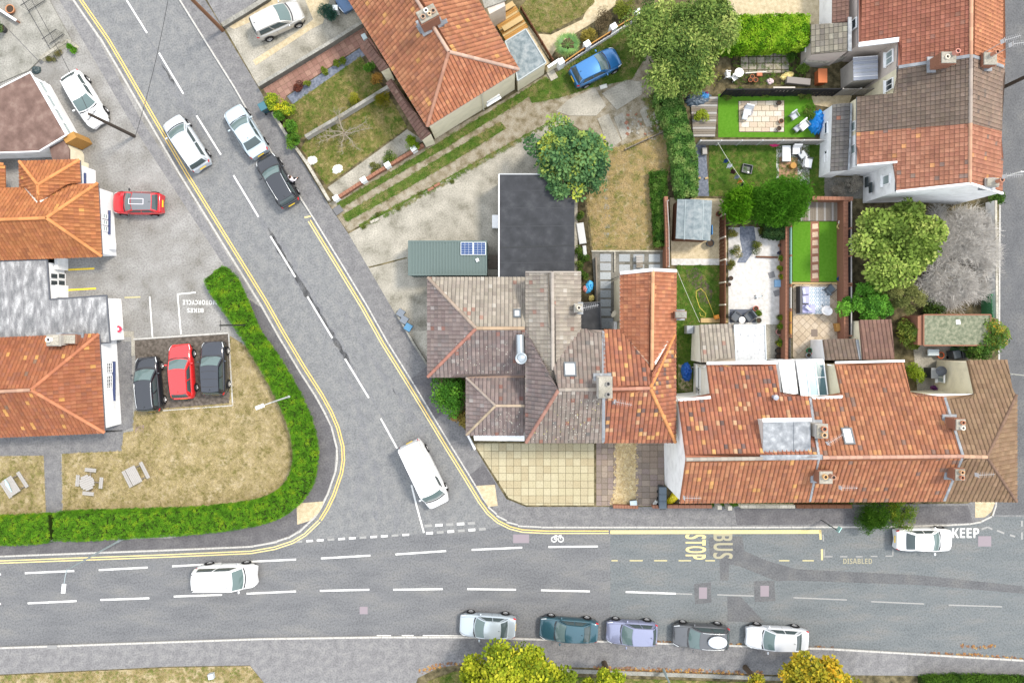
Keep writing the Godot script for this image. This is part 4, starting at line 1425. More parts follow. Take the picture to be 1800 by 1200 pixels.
	var sth:=slope(R,[752,662,837,577,923,577,923,661],[752,662,922,662],hn,[837,577],5.1,MAUVE)
	slope(R,[820,664,871,713,820,764],[820,664,820,764],hn,[871,713],4.35,MAUVE)
	slope(R,[820,664,923,664,923,713,871,713],[820,664,922,664],hn,[871,713],4.35,MAUVE)
	slope(R,[820,764,871,713,923,713,923,764],[820,764,922,764],hn,[871,713],4.35,MAUVE)
	var a5:=W(837,577,5.1)
	ridge(R,a5,W(922,577,5.1),Color(0.3,0.22,0.15))
	ridge(R,a5,W(752,488,hn),Color(0.25,0.2,0.16))
	ridge(R,a5,W(752,662,hn),Color(0.27,0.13,0.1))
	var a6:=W(871,713,4.35)
	ridge(R,a6,W(922,713,4.35),Color(0.3,0.24,0.18),0.1)
	ridge(R,a6,W(820,664,hn),Color(0.26,0.22,0.19),0.1)
	ridge(R,a6,W(820,764,hn),Color(0.3,0.24,0.17),0.1)
	strip(R.node,"valley_gutter",W(822,663,hn+0.02),W(922,662,hn+0.02),0.16,0.06,C(0.2,0.14,0.11,0.8))
	skylight(R,R.planes[0],909,552,0.42,0.55,C(0.55,0.6,0.63,0.1))
	end_roof(R)
	fascia(an,W(752,488,hn),W(752,662,hn),C(0.08,0.08,0.085,0.5))
	fascia(an,W(820,664,hn),W(820,764,hn),C(0.3,0.3,0.3,0.5))
	fascia(an,W(752,662,hn),W(820,662,hn),C(0.2,0.18,0.17,0.5))
	var cp:=MB.new()
	cp.prism(flat2([832,764.5,922,765.5,922,775,834,774],2.6),2.45,2.6)
	addw(an,"bay_canopy",cp,M("white_pvc"))
	# the stainless extract duct that climbs out of the roof
	var du:=MB.new()
	var q0:=W(914,588,4.9)
	var q1:=W(915,626,4.9)
	du.tube([q0,q1],[0.28,0.28],16)
	var duct:=addw(an,"extract_duct",du,M("steel"))
	var cw:=MB.new()
	cw.lathe(W(916,629,4.9),[[0.3,-0.9],[0.3,0.35],[0.4,0.36],[0.4,0.42],[0.36,0.44],[0.26,0.4],[0.24,0.5],[0.1,0.56],[0.0,0.57]],18)
	addw(duct,"cowl",cw,M("steel"))
	var lm:=MB.new()
	for i in 110:
		var p: Vector3=hit(rng.randf_range(790,915),rng.randf_range(600,655),sth.o,sth.n)+sth.n*0.087
		if i>60:
			var p3: Dictionary=R.planes[5]
			p=hit(rng.randf_range(850,915),rng.randf_range(722,760),p3.o,p3.n)+p3.n*0.087
		var r:=rng.randf_range(0.02,0.05)
		lm.col=Color(0.4,0.385,0.34)
		for k in 6:
			lm.th(p,p+(sth.u*cos(k*TAU/6)+sth.v*sin(k*TAU/6))*r,p+(sth.u*cos((k+1)*TAU/6)+sth.v*sin((k+1)*TAU/6))*r*0.9,sth.n)
	addw(R.node,"lichen",lm,M("matt")).set_meta("kind","stuff")
	# the flat roofed garage
	var ga:=W(943,398,2.9)
	var gar:=thing("flat_roof_garage","large garage with a black felt flat roof","garage",Vector3(ga.x,0.1,ga.z))
	flat_block(gar,[877,306,1010,306,1010,477,925,487,877,491],2.9,0.06,M("render_grey"),M("roof_felt"),null)
	strip(gar,"roof_edging",W(877,306,2.9),W(877,491,2.9),0.1,0.1,C(0.5,0.51,0.52,0.5))
	strip(gar,"roof_edging",W(877,306,2.9),W(1010,306,2.9),0.1,0.08,C(0.3,0.31,0.32,0.5))
	strip(gar,"felt_seam",W(878,435,2.9),W(1010,431,2.9),0.12,0.012,C(0.035,0.037,0.04,0.8))
	for y in [335,366,398,462]:
		strip(gar,"felt_seam",W(878,y,2.9),W(1010,y - 1,2.9),0.06,0.008,C(0.045,0.047,0.052,0.8))

func build_hill_house() -> void:
	var he:=4.4
	var hr:=6.9
	var o:=house("hillside_house","orange tiled hipped house with cream side wall beside the grassy track",[751,222,912,122,739,-171,572,-67],he,M("render_cream"),0.2)
	var R:=new_roof(o)
	var sw:=slope(R,[751,222,789,91,658,-122,572,-67],[751,222,572,-67],he,[789,91],hr,TERRACOTTA)
	slope(R,[751,222,912,122,789,91],[751,222,912,122],he,[789,91],hr,BRIGHT)
	slope(R,[912,122,789,91,658,-122,739,-171],[912,122,739,-171],he,[789,91],hr,TERRACOTTA)
	var ap:=W(789,91,hr)
	ridge(R,W(720,-20,hr),ap,Color(0.33,0.24,0.19))
	ridge(R,ap,W(751,222,he),Color(0.3,0.16,0.11))
	ridge(R,ap,W(912,122,he),Color(0.34,0.24,0.19))
	var ct:=W(751,24,8.2)
	chimney(R.node,Vector3(ct.x,6.8,ct.z),Vector3(1.25,1.4,0.8),0.5,M("brick"),[[-0.35,0.12,0.15,0.2,Color(0.3,0.2,0.14)],[0.0,-0.12,0.14,0.25,Color(0.62,0.6,0.56)],[0.4,0.1,0.15,0.2,Color(0.3,0.2,0.14)],[0.1,0.15,0.12,0.22,Color(0.58,0.42,0.28)]])
	strip(R.node,"flashing",hit(736,44,sw.o,sw.n)+sw.n*0.1,hit(744,58,sw.o,sw.n)+sw.n*0.1,0.3,0.06,M("lead"))
	strip(R.node,"flashing",W(746,56,6.4),W(786,36,7.0),0.3,0.06,M("lead"))
	end_roof(R)
	fascia(o,W(751,222,he),W(572,-67,he),C(0.4,0.39,0.37,0.5))
	fascia(o,W(751,222,he),W(912,122,he),C(0.3,0.29,0.27,0.5))
	fascia(o,W(912,122,he),W(739,-171,he),C(0.4,0.39,0.37,0.5))
	# two porches along the front
	var P:=new_roof(o,"porch_roof")
	var s1:=slope(P,[679,145,688,138,757,234,741,246],[679,145,741,246],2.3,[690,139],2.75,COCOA)
	end_roof(P)
	skirt(o,s1,[679,145,688,138,757,234,741,246],0.1,M("render_cream"),"porch_wall")
	P=new_roof(o,"porch_roof")
	var s2:=slope(P,[637,76,648,66,683,118,669,125],[637,76,669,125],2.3,[652,70],2.75,COCOA)
	end_roof(P)
	skirt(o,s2,[637,76,648,66,683,118,669,125],0.1,M("render_cream"),"porch_wall")
	# window and pipe on the side wall
	var a:=W(751,222,he)
	var b:=W(912,122,he)
	var d:=(b - a).normalized()
	var out:=Vector3(-d.z,0,d.x)
	if out.z<0:
		out=-out
	var p:=a+d*a.distance_to(b)*0.72 - out*0.17
	window(o,Vector3(p.x,1.0,p.z),out,1.1,0.5,1,1,M("white_pvc"),C(0.7,0.7,0.68,0.2),M("white_pvc"))
	var dp:=MB.new()
	var q:=a+d*a.distance_to(b)*0.6 - out*0.12
	dp.tube([Vector3(q.x,0.1,q.z),Vector3(q.x,4.3,q.z)],[0.05,0.05],7)
	addw(o,"drainpipe",dp,C(0.5,0.48,0.4,0.6))
	# flat roofed kitchen behind
	flat_block(o,[888,73,924,51,960,110,910,142,906,118],2.5,0.04,M("render_cream"),M("slate_felt"),C(0.3,0.33,0.34,0.6))
	# neighbour's grey roofed extension with a window
	var nb:=house("neighbour_extension","grey roofed extension with a white window behind the orange house",[838,-30,878,-40,890,10,860,26],2.7,M("render_pink"),0.05,"building")
	var nm:=MB.new()
	nm.prism(flat2([838,-30,876,-42,890,0,852,14],2.8),2.68,2.8)
	addw(nb,"flat_roof",nm,M("concrete_grey"))
	var wp:=W(868,18,1.6)
	window(nb,Vector3(wp.x+0.1,1.5,wp.z+0.2),Vector3(0.42,0,0.9),0.9,0.9,2,1,M("white_pvc"),M("glass_pale"),M("white_pvc"))
	# timber deck with benches
	var dk:=W(898,42)
	var deck:=thing("timber_deck","raised golden timber deck with built in bench behind the orange house","deck",Vector3(dk.x,0.1,dk.z))
	var ddir:=Vector3(0.855,0,-0.52)
	var dside:=Vector3(0.52,0,0.855)
	for i in 12:
		var mb:=MB.new()
		mb.box(W(898,44)+dside*(i - 6)*0.17+Vector3(0,0.32,0),Vector3(2.0,0.05,0.155),Basis(ddir,Vector3.UP,dside),0.006)
		addw(deck,"deck_board",mb,M("wood_gold") if i % 3 else M("wood_pale"))
	for k in [-1.0,0.25]:
		var mb:=MB.new()
		mb.box(W(898,42)+dside*k+Vector3(0,0.62,0),Vector3(1.7,0.08,0.4),Basis(ddir,Vector3.UP,dside),0.01)
		mb.box(W(898,42)+dside*k+Vector3(0,0.48,0),Vector3(1.6,0.24,0.3),Basis(ddir,Vector3.UP,dside))
		addw(deck,"bench",mb,M("wood_pale"))
	var pb:=MB.new()
	pb.box(W(934,70)+Vector3(0,0.15,0),Vector3(4.6,0.24,0.5),Basis(Vector3(0.52,0,0.855),Vector3.UP,Vector3(-0.855,0,0.52)))
	addw(deck,"side_step",pb,M("gravel_sand"))

func build_terrace() -> void:
	var he:=4.75
	var hr:=6.7
	# first house, spotted terracotta, with a lead dormer
	var o:=thing("terraced_house","end terraced house in patchy terracotta tiles with a lead dormer","house",Vector3(W(1310,790).x,0.1,W(1310,790).z))
	var R:=new_roof(o)
	var north:=[1206,807,1440,804,1423,697,1372,694,1364,638,1242,639,1249,696,1192,702]
	var south_a:=[1206,807,1440,804,1424,881,1195,883]
	var n1:=slope(R,north,[1192,702,1423,697],he,[1300,806],hr,SPOTTED)
	var s1:=slope(R,south_a,[1195,883,1424,881],he,[1300,806],hr,TERRACOTTA)
	skirt(o,n1,north,0.2,M("render_white"))
	skirt(o,s1,south_a,0.2,M("render_white"))
	ridge(R,W(1206,807,hr),W(1340,805.5,hr),Color(0.25,0.23,0.2),0.14)
	strip(R.node,"ridge_lead",W(1336,804,hr),W(1446,803,hr),0.34,0.08,M("lead"))
	strip(R.node,"party_flashing",W(1424,699,he+0.05),W(1440,804,hr+0.05),0.2,0.06,M("lead"))
	strip(R.node,"party_flashing",W(1424,881,he+0.05),W(1440,804,hr+0.05),0.16,0.06,M("lead"))
	var dp:=flat2([1342,740,1425,739,1425.5,792,1341.5,796],6.55)
	var dm:=MB.new()
	dm.sides(dp,5.2,6.47)
	var dorm:=addw(R.node,"dormer",dm,C(0.5,0.49,0.46,0.8))
	var dt:=MB.new()
	dt.prism(dp,6.47,6.55)
	addw(dorm,"lead_roof",dt,M("lead"))
	strip(dorm,"dormer_fascia",W(1340,738,6.5),W(1426,737,6.5),0.24,0.14,M("white_pvc"))
	strip(dorm,"lead_roll",W(1396,740,6.55),W(1396,794,6.55),0.06,0.05,M("lead"))
	var pt:=Color(0.33,0.15,0.09)
	stack(R,n1,1446,758,7.0,0.72,0.85,0.0,M("render_grey"),[[0.0,-0.2,0.16,0.3,pt],[0.0,0.2,0.16,0.3,Color(0.42,0.28,0.16)]])
	stack(R,s1,1452,839,6.9,0.85,0.8,0.0,M("brick"),[[-0.15,-0.1,0.15,0.3,Color(0.48,0.3,0.14)],[0.28,-0.12,0.15,0.5,Color(0.3,0.17,0.12)]])
	var vp:=hit(1359,697,n1.o,n1.n)
	var vb:=MB.new()
	vb.lathe(vp,[[0.13,-0.1],[0.12,0.5],[0.2,0.52],[0.18,0.62],[0.0,0.66]],12)
	addw(R.node,"vent_cowl",vb,C(0.25,0.27,0.32,0.4))
	end_roof(R)
	fascia(o,W(1195,883,he),W(1424,881,he),C(0.5,0.48,0.44,0.5))
	strip(o,"wall_coping",W(1242,638,3.72),W(1366,637,3.72),0.22,0.12,M("render_white"))
	strip(o,"wall_coping",W(1192,703,he),W(1249,698,he),0.18,0.12,M("render_white"))
	var wx0:=W(1242,640,3.7).x
	for q in [[666,1.9,1.9],[688,1.9,0.5]]:
		window(o,Vector3(wx0 - 0.02,q[1],W(1225,q[0],q[1]).z),Vector3(-1,0,0),q[2],0.5,1,1,M("white_pvc"),M("glass_dark"),M("white_pvc"))
	var pipe:=MB.new()
	pipe.tube([Vector3(wx0 - 0.06,0.1,W(1218,645).z),Vector3(wx0 - 0.06,3.4,W(1240,645,3.4).z)],[0.045,0.045],6)
	addw(o,"drainpipe",pipe,M("white_pvc"))
	var wn:=W(1210,693,3.6)
	window(o,Vector3(wn.x,3.5,W(1192,702,he).z+0.18),Vector3(0,0,-1),0.95,0.35,1,1,M("white_pvc"),M("glass_dark"),null)
	# its low rear rooms
	var L:=new_roof(o,"lean_to_roof")
	var l1:=slope(L,[1230,571,1290,570,1293,635,1233,637],[1230,571,1290,570],2.15,[1260,636],3.0,PALE_STONE)
	end_roof(L)
	skirt(o,l1,[1230,571,1290,570,1293,635,1233,637],0.05,M("render_white"),"lean_to_wall")
	flat_block(o,[1291,571,1345,571,1347,633,1294,635],2.4,0.05,M("render_white"),M("white_felt"),C(0.4,0.43,0.45,0.6))
	aerial(W(1206,873,5.6),0.35,0.0,"aerial at the white gable end above the yellow plastic sheet")
	# second house
	var o2:=thing("terraced_house","middle terraced house in mottled terracotta with a white roof window","house",Vector3(W(1560,790).x,0.1,W(1560,790).z))
	R=new_roof(o2)
	var north2:=[1440,804,1693,801,1661,696,1602,696,1588,635,1468,638,1480,696,1425,698]
	var south_b:=[1440,804,1693,801,1660,880,1424,881]
	var MOTTLED:=TERRACOTTA.duplicate()
	MOTTLED["odd"]=[[Color(0.14,0.1,0.085),2.0],[Color(0.4,0.2,0.09),1.0]]
	MOTTLED["odd_share"]=0.08
	var n2:=slope(R,north2,[1425,698,1661,696],he,[1560,803],hr,MOTTLED)
	var s2:=slope(R,south_b,[1424,881,1660,880],he,[1560,803],hr,MOTTLED)
	skirt(o2,n2,north2,0.2,M("render_cream"))
	skirt(o2,s2,south_b,0.2,M("render_cream"))
	ridge(R,W(1446,804,hr),W(1693,801.5,hr),Color(0.34,0.2,0.15),0.14)
	strip(R.node,"party_flashing",W(1661,698,he+0.05),W(1693,801,hr+0.05),0.2,0.06,M("lead"))
	strip(R.node,"party_flashing",W(1660,880,he+0.05),W(1693,801,hr+0.05),0.2,0.06,M("lead"))
	skylight(R,n2,1490,767,0.62,1.05,C(0.72,0.75,0.78,0.1))
	stack(R,n2,1689,746,6.75,0.62,0.7,0.0,M("brick"),[[0.05,-0.15,0.13,0.2,pt],[0.05,0.2,0.13,0.2,Color(0.6,0.56,0.5)]])
	stack(R,s2,1688,834,6.95,0.6,0.72,0.0,M("brick"),[[0.0,-0.2,0.13,0.25,Color(0.42,0.25,0.14)],[0.0,0.15,0.13,0.25,pt]])
	end_roof(R)
	fascia(o2,W(1424,881,he),W(1660,880,he),C(0.5,0.48,0.44,0.5))
	strip(o2,"wall_coping",W(1426,700,he),W(1481,697,he),0.2,0.12,M("render_white"))
	strip(o2,"wall_coping",W(1468,637,3.7),W(1590,634,3.7),0.16,0.1,M("render_white"))
	L=new_roof(o2,"lean_to_roof")
	var l2:=slope(L,[1447,597,1505,596,1511,632,1452,633],[1447,597,1505,596],2.2,[1480,632],2.75,DUN)
	end_roof(L)
	skirt(o2,l2,[1447,597,1505,596,1511,632,1452,633],0.05,M("render_white"),"lean_to_wall")
	strip(L.node,"flashing",W(1507,597,2.3),W(1513,632,2.8),0.22,0.06,M("lead"))
	L=new_roof(o2,"lean_to_roof")
	var l3:=slope(L,[1511,563,1567,562,1573,631,1517,632],[1511,563,1567,562],2.3,[1545,631],3.0,COCOA)
	end_roof(L)
	skirt(o2,l3,[1511,563,1567,562,1573,631,1517,632],0.05,M("render_cream"),"lean_to_wall")
	var xw:=W(1480,690,4.5).x
	var pp2:=MB.new()
	pp2.tube([Vector3(xw - 0.25,2.9,W(1455,641,3.0).z),Vector3(xw+0.5,3.3,W(1475,645,3.3).z)],[0.05,0.05],6)
	addw(o2,"drainpipe",pp2,M("white_pvc"))
	# two glazed lean-tos in the gap between the wings
	conservatory(W(1382,660).x,"narrow white lean-to with frosted roof sheets between rear wings",[1369,633,1394,632,1397,690,1374,692],2.5,[C(0.34,0.38,0.39,0.3),C(0.3,0.345,0.36,0.3)],2,2)
	conservatory(W(1420,660).x,"wider glazed lean-to with pale blue and teal roof panes",[1400,633,1447,631,1450,693,1404,695],2.5,[C(0.28,0.38,0.43,0.12),C(0.24,0.36,0.42,0.1),C(0.07,0.13,0.15,0.08)],3,2)
	# third house, tan
	var o3:=thing("terraced_house","corner terraced house in plain tan tiles with a hipped end","house",Vector3(W(1735,790).x,0.1,W(1735,790).z))
	R=new_roof(o3)
	var north3:=[1693,801,1735,803,1787,694,1781,688,1771,633,1701,634,1714,693,1661,696]
	var n3:=slope(R,north3,[1661,696,1787,694],he,[1735,803],hr,TAN)
	slope(R,[1735,803,1787,694,1787,881],[1787,694,1787,881],he,[1735,803],hr,TAN)
	var s3:=slope(R,[1693,803,1735,803,1787,881,1660,880],[1660,880,1787,881],he,[1735,803],hr,TAN)
	skirt(o3,n3,north3,0.15,M("render_cream"))
	skirt(o3,s3,[1693,803,1735,803,1780,881,1660,880],0.2,M("render_cream"))
	var ap:=W(1735,803,hr)
	ridge(R,W(1693,802,hr),ap,Color(0.34,0.22,0.15),0.14)
	ridge(R,ap,W(1787,694,he),Color(0.14,0.09,0.065),0.11)
	ridge(R,ap,W(1787,881,he),Color(0.14,0.09,0.065),0.11)
	end_roof(R)
	fascia(o3,W(1660,880,he),W(1787,881,he),C(0.3,0.27,0.24,0.5))
	var cx3:=W(1707,660,4.2).x
	window(o3,Vector3(cx3 - 0.25,1.3,W(1656,663,1.3).z),Vector3(-1,0.0,0),0.75,0.8,2,1,M("white_pvc"),M("glass_pale"),M("white_pvc"))
	strip(o3,"wall_coping",W(1604,695,4.4),W(1712,694,4.6),0.18,0.14,M("render_white"))
	aerial(W(1716,832,6.6),0.45,0.05,"aerial on the tan hipped roof by the brick chimney")
	aerial(W(1479,855,6.2),0.35,0.0,"aerial over the roadside slope of the mottled terracotta roof")
	aerial(W(1456,775,7.4),0.4,0.55,"aerial leaning from the rendered chimney with two pots")
	dish(Vector3(cx3 - 0.5,1.75,W(1644,652,1.7).z),Vector3(-0.6,0.75,-0.2),0.36,"black satellite dish low on the cream yard wall",C(0.04,0.045,0.055,0.4))

func conservatory(cx: float,label: String,a: Array,h: float,panes: Array,cols: int,rows: int) -> void:
	var p:=flat2(a,h)
	var o:=thing("lean_to_conservatory",label,"conservatory",Vector3(cx,0.1,(p[0].y+p[2].y)*0.5))
	var low:=[]
	for i in 4:
		low.append(Vector3(p[i].x,h+(0.0 if i<2 else 0.45),p[i].y))
	var w:=MB.new()
	w.sides(inset(p,0.05),0.1,h - 0.05)
	addw(o,"wall",w,M("render_white"))
	for i in cols+1:
		strip(o,"glazing_bar",low[0].lerp(low[1],float(i)/cols),low[3].lerp(low[2],float(i)/cols),0.08,0.1,M("white_pvc"))
	for j in rows+1:
		strip(o,"glazing_bar",low[0].lerp(low[3],float(j)/rows),low[1].lerp(low[2],float(j)/rows),0.06,0.08,M("white_pvc"))
	for i in cols:
		for j in rows:
			var q:=func(x: float,z: float) -> Vector3: return low[0].lerp(low[1],x).lerp(low[3].lerp(low[2],x),z)+Vector3(0,0.03,0)
			var g:=MB.new()
			var u0:=float(i)/cols+0.012
			var u1:=float(i+1)/cols - 0.012
			var v0:=float(j)/rows+0.012
			var v1:=float(j+1)/rows - 0.012
			g.qh(q.call(u0,v0),q.call(u1,v0),q.call(u1,v1),q.call(u0,v1),Vector3.UP)
			addw(o,"pane",g,panes[i % panes.size()])

func build_side_terrace() -> void:
	var he:=4.8
	var hr:=7.0
	var ew:=[1579,117,1576,336]
	var ee:=[1765,0,1761,339]
	var rp:=[1706,150]
	var names_:=["terraced house with smooth red brown roof and a white verge board","terraced house with dun grey brown tiled roof between two red ones","white walled end terraced house with flecked orange roof"]
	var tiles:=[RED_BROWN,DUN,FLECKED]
	var sunlit_e:=BRIGHT.duplicate()  # light on the east slope is painted in as brighter tile colours
	sunlit_e["cols"]=[[Color(0.36,0.16,0.085),3.0],[Color(0.33,0.14,0.078),3.0]]
	var pale:=DUN.duplicate()  # dun tiles again, lightened for the east slope that faces the light
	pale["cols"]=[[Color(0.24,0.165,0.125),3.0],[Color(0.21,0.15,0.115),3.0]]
	var east_t:=[sunlit_e,pale,FLECKED]
	var west:=[[1708,-120,1708,97,1579,117,1580,66,1510,75,1510,-120],[1708,97,1579,117,1579,163,1508,170,1507,233,1580,227,1706,217],[1706,217,1580,227,1507,233,1507,290,1577,284,1576,336,1705,322]]
	var east:=[[1708,-120,1765,-120,1765,116,1708,97],[1708,97,1765,116,1762,231,1706,217],[1706,217,1762,231,1761,339,1705,322]]
	var walls:=[M("render_pink"),M("render_cream"),M("render_white")]
	var ridge_c:=[Color(0.4,0.22,0.14),Color(0.26,0.22,0.19),Color(0.35,0.21,0.14)]
	var seg:=[[-60,97],[97,217],[217,322]]
	var planes:=[]
	var houses:=[]
	for i in 3:
		var c:=W(1660,(seg[i][0]+seg[i][1])*0.5)
		var o:=thing("terraced_house",names_[i],"house",Vector3(c.x,0.1,c.z))
		var R:=new_roof(o)
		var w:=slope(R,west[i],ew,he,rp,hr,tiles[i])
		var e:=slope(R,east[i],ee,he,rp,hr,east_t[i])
		skirt(o,w,west[i],0.12,walls[i])
		skirt(o,e,east[i],0.12,walls[i])
		ridge(R,W(1708 - i,seg[i][0],hr),W(1707 - i,seg[i][1],hr),ridge_c[i])
		planes.append([w,e,R])
		houses.append(o)
	var pot:=Color(0.36,0.17,0.11)
	stack(planes[0][2],planes[0][0],1668,101,7.25,0.95,0.72,0.0,M("brick"),[[-0.15,0.0,0.14,0.15,Color(0.55,0.5,0.4)],[0.32,-0.25,0.15,0.45,Color(0.42,0.2,0.16)]])
	stack(planes[0][2],planes[0][1],1741,103,6.85,0.85,0.8,0.0,M("brick"),[[0.1,-0.25,0.14,0.55,pot]])
	stack(planes[2][2],planes[2][1],1746,320,6.4,0.8,0.5,0.0,M("render_grey"),[[0.25,-0.05,0.14,0.5,pot]])
	strip(planes[0][2].node,"party_flashing",W(1580,118,he+0.06),W(1708,98,hr+0.06),0.22,0.07,M("lead"))
	strip(planes[0][2].node,"party_flashing",W(1764,117,he+0.06),W(1708,98,hr+0.06),0.22,0.07,M("lead"))
	for i in 3:
		end_roof(planes[i][2])
	var w0: Dictionary=planes[0][0]
	strip(houses[0],"verge_board",hit(1510,79,w0.o,w0.n),hit(1581,70,w0.o,w0.n),0.32,0.12,M("white_pvc"))
	strip(houses[2],"verge_board",hit(1508,291,planes[2][0].o,planes[2][0].n),hit(1578,285,planes[2][0].o,planes[2][0].n),0.14,0.12,M("white_pvc"))
	strip(houses[2],"verge_board",W(1576,337,he),W(1705,323,hr),0.16,0.14,M("white_pvc"))
	strip(houses[2],"verge_board",W(1761,340,he),W(1705,323,hr),0.16,0.14,M("white_pvc"))
	for q in [[1581,75,1579,117,0],[1579,119,1579,163,1],[1577,285,1576,336,2]]:
		fascia(houses[q[4]],W(q[0],q[1],he),W(q[2],q[3],he),C(0.06,0.06,0.07,0.5))
	for q in [[1510,-60,1510,75,0],[1508,170,1507,233,1],[1507,233,1507,290,2]]:
		var pl: Dictionary=planes[q[4]][0]
		fascia(houses[q[4]],hit(q[0],q[1],pl.o,pl.n),hit(q[2],q[3],pl.o,pl.n),C(0.1,0.1,0.11,0.5))
	# windows on the rear walls
	var xm:=W(1578,100,he).x+0.1
	window(houses[0],Vector3(xm - 0.04,3.7,W(1566,101,3.7).z),Vector3(-1,0,0),0.95,0.9,2,1,M("white_pvc"),M("glass_pale"),M("white_pvc"))
	window(houses[1],Vector3(xm - 0.04,3.7,W(1566,149,3.7).z),Vector3(-1,0,0),0.8,0.9,2,1,M("white_pvc"),M("glass_dark"),M("white_pvc"))
	window(houses[2],Vector3(xm - 0.1,3.4,W(1563,316,3.4).z),Vector3(-1,0,0),0.7,0.9,1,1,M("white_pvc"),M("glass_pale"),M("white_pvc"))
	var xg:=hit(1508,200,planes[1][0].o,planes[1][0].n).x+0.08
	window(houses[0],Vector3(xg - 0.02,2.9,W(1503,42,2.9).z),Vector3(-1,0,0),0.75,0.7,1,1,M("white_pvc"),M("glass_dark"),null)
	window(houses[1],Vector3(xg - 0.03,2.8,W(1502,222,2.8).z),Vector3(-1,0,0),0.7,0.7,1,1,M("white_pvc"),M("glass_pale"),null)
	window(houses[2],Vector3(xg - 0.03,2.8,W(1502,262,2.8).z),Vector3(-1,0,0),0.7,0.7,1,1,M("white_pvc"),M("glass_pale"),null)
	for k in 2:
		var sb:=MB.new()
		sb.box(Vector3(xm - 0.35,1.2+k*0.55,W(1531,320+k*10,1.2).z+k*0.1),Vector3(0.1,0.35,0.75))
		addw(houses[2],"dark_vent_window",sb,M("glass_dark"))
	# lean-tos against the rear walls
	var L:=new_roof(houses[0],"lean_to_roof")
	var l:=slope(L,[1427,43,1491,40,1491,89,1427,95],[1427,43,1427,95],2.2,[1491,60],3.0,OLIVE)
	end_roof(L)
	skirt(houses[0],l,[1427,43,1491,40,1491,89,1427,95],0.1,M("render_pink"),"lean_to_wall")
	strip(L.node,"flashing",W(1494,30,3.05),W(1494,90,3.05),0.28,0.06,M("lead"))
	var wl:=W(1421,68,1.5)
	window(houses[0],Vector3(wl.x+0.12,1.5,wl.z),Vector3(-1,0,0),1.5,0.8,2,1,M("white_pvc"),M("glass_dark"),M("white_pvc"))
	L=new_roof(houses[0],"lean_to_roof")
	l=slope(L,[1465,-80,1494,-80,1493,38,1464,39],[1465,-80,1464,39],2.4,[1494,0],2.85,COCOA)
	end_roof(L)
	skirt(houses[0],l,[1465,-80,1494,-80,1493,38,1464,39],0.05,M("render_white"),"lean_to_wall")
	L=new_roof(houses[1],"lean_to_roof")
	l=slope(L,[1465,183,1496,181,1494,242,1463,243],[1465,183,1463,243],2.2,[1496,210],2.75,CHARCOAL)
	end_roof(L)
	skirt(houses[1],l,[1465,183,1496,181,1494,242,1463,243],0.05,M("render_white"),"lean_to_wall")
	strip(L.node,"flashing",W(1497,182,2.8),W(1495,242,2.8),0.14,0.06,M("lead"))
	L=new_roof(houses[2],"lean_to_roof")
	var plain_char:=CHARCOAL.duplicate()
	plain_char["odd_share"]=0.0
	l=slope(L,[1463,243,1494,242,1491,299,1461,301],[1463,243,1461,301],2.2,[1494,270],2.75,plain_char)
	end_roof(L)
	skirt(houses[2],l,[1463,243,1494,242,1491,299,1461,301],0.05,M("render_white"),"lean_to_wall")
	strip(L.node,"flashing",W(1495,243,2.8),W(1492,299,2.8),0.14,0.06,M("lead"))
	for q in [[1456,225,1],[1456,275,2]]:
		var pw:=W(q[0],q[1],1.2)
		window(houses[q[2]],Vector3(W(1463,q[1],2.2).x+0.02,1.2,pw.z),Vector3(-1,0,0),0.9,0.5,1,1,M("white_pvc"),M("glass_dark"),null)
	# the corrugated clear roof in the yard
	var co:=thing("glazed_lean_to","yard lean-to with grey clear sheet roof beside the pink rendered wall","lean-to",Vector3(W(1522,120).x,0.1,W(1522,120).z))
	var cm:=MB.new()
	cm.sides(flat2([1502,103,1543,100,1543,137,1503,140],2.2),0.1,2.2)
	addw(co,"wall",cm,M("render_grey"))
	for k in 6:
		var t0:=k/6.0
		var t1:=(k+1)/6.0 - 0.012
		var sh:=MB.new()
		var A:=W(1500,101,2.25).lerp(W(1501,142,2.25),t0)
		var B:=W(1544,98,2.6).lerp(W(1544,139,2.6),t0)
		var D:=W(1544,98,2.6).lerp(W(1544,139,2.6),t1)
		var E:=W(1500,101,2.25).lerp(W(1501,142,2.25),t1)
		sh.qh(A,B,D,E,Vector3.UP)
		sh.qh(A - Vector3(0,0.03,0),B - Vector3(0,0.03,0),D - Vector3(0,0.03,0),E - Vector3(0,0.03,0),Vector3.DOWN)
		addw(co,"roof_sheet",sh,C(0.2,0.215,0.26,0.25) if k % 2 else C(0.24,0.25,0.29,0.25))
		strip(co,"glazing_bar",A,B,0.04,0.05,M("white_pvc") if k in [0,5] else M("galvanised"))
	aerial(W(1741,101,7.8),2.2,0.15,"tall masted aerial over the chimney of the red brown roof")
	aerial(W(1731,92,7.6),2.0,0.3,"second tall aerial beside the chimney of the red brown roof")
	aerial(W(1746,317,7.4),1.4,0.1,"aerial above the corner chimney of the white walled house")

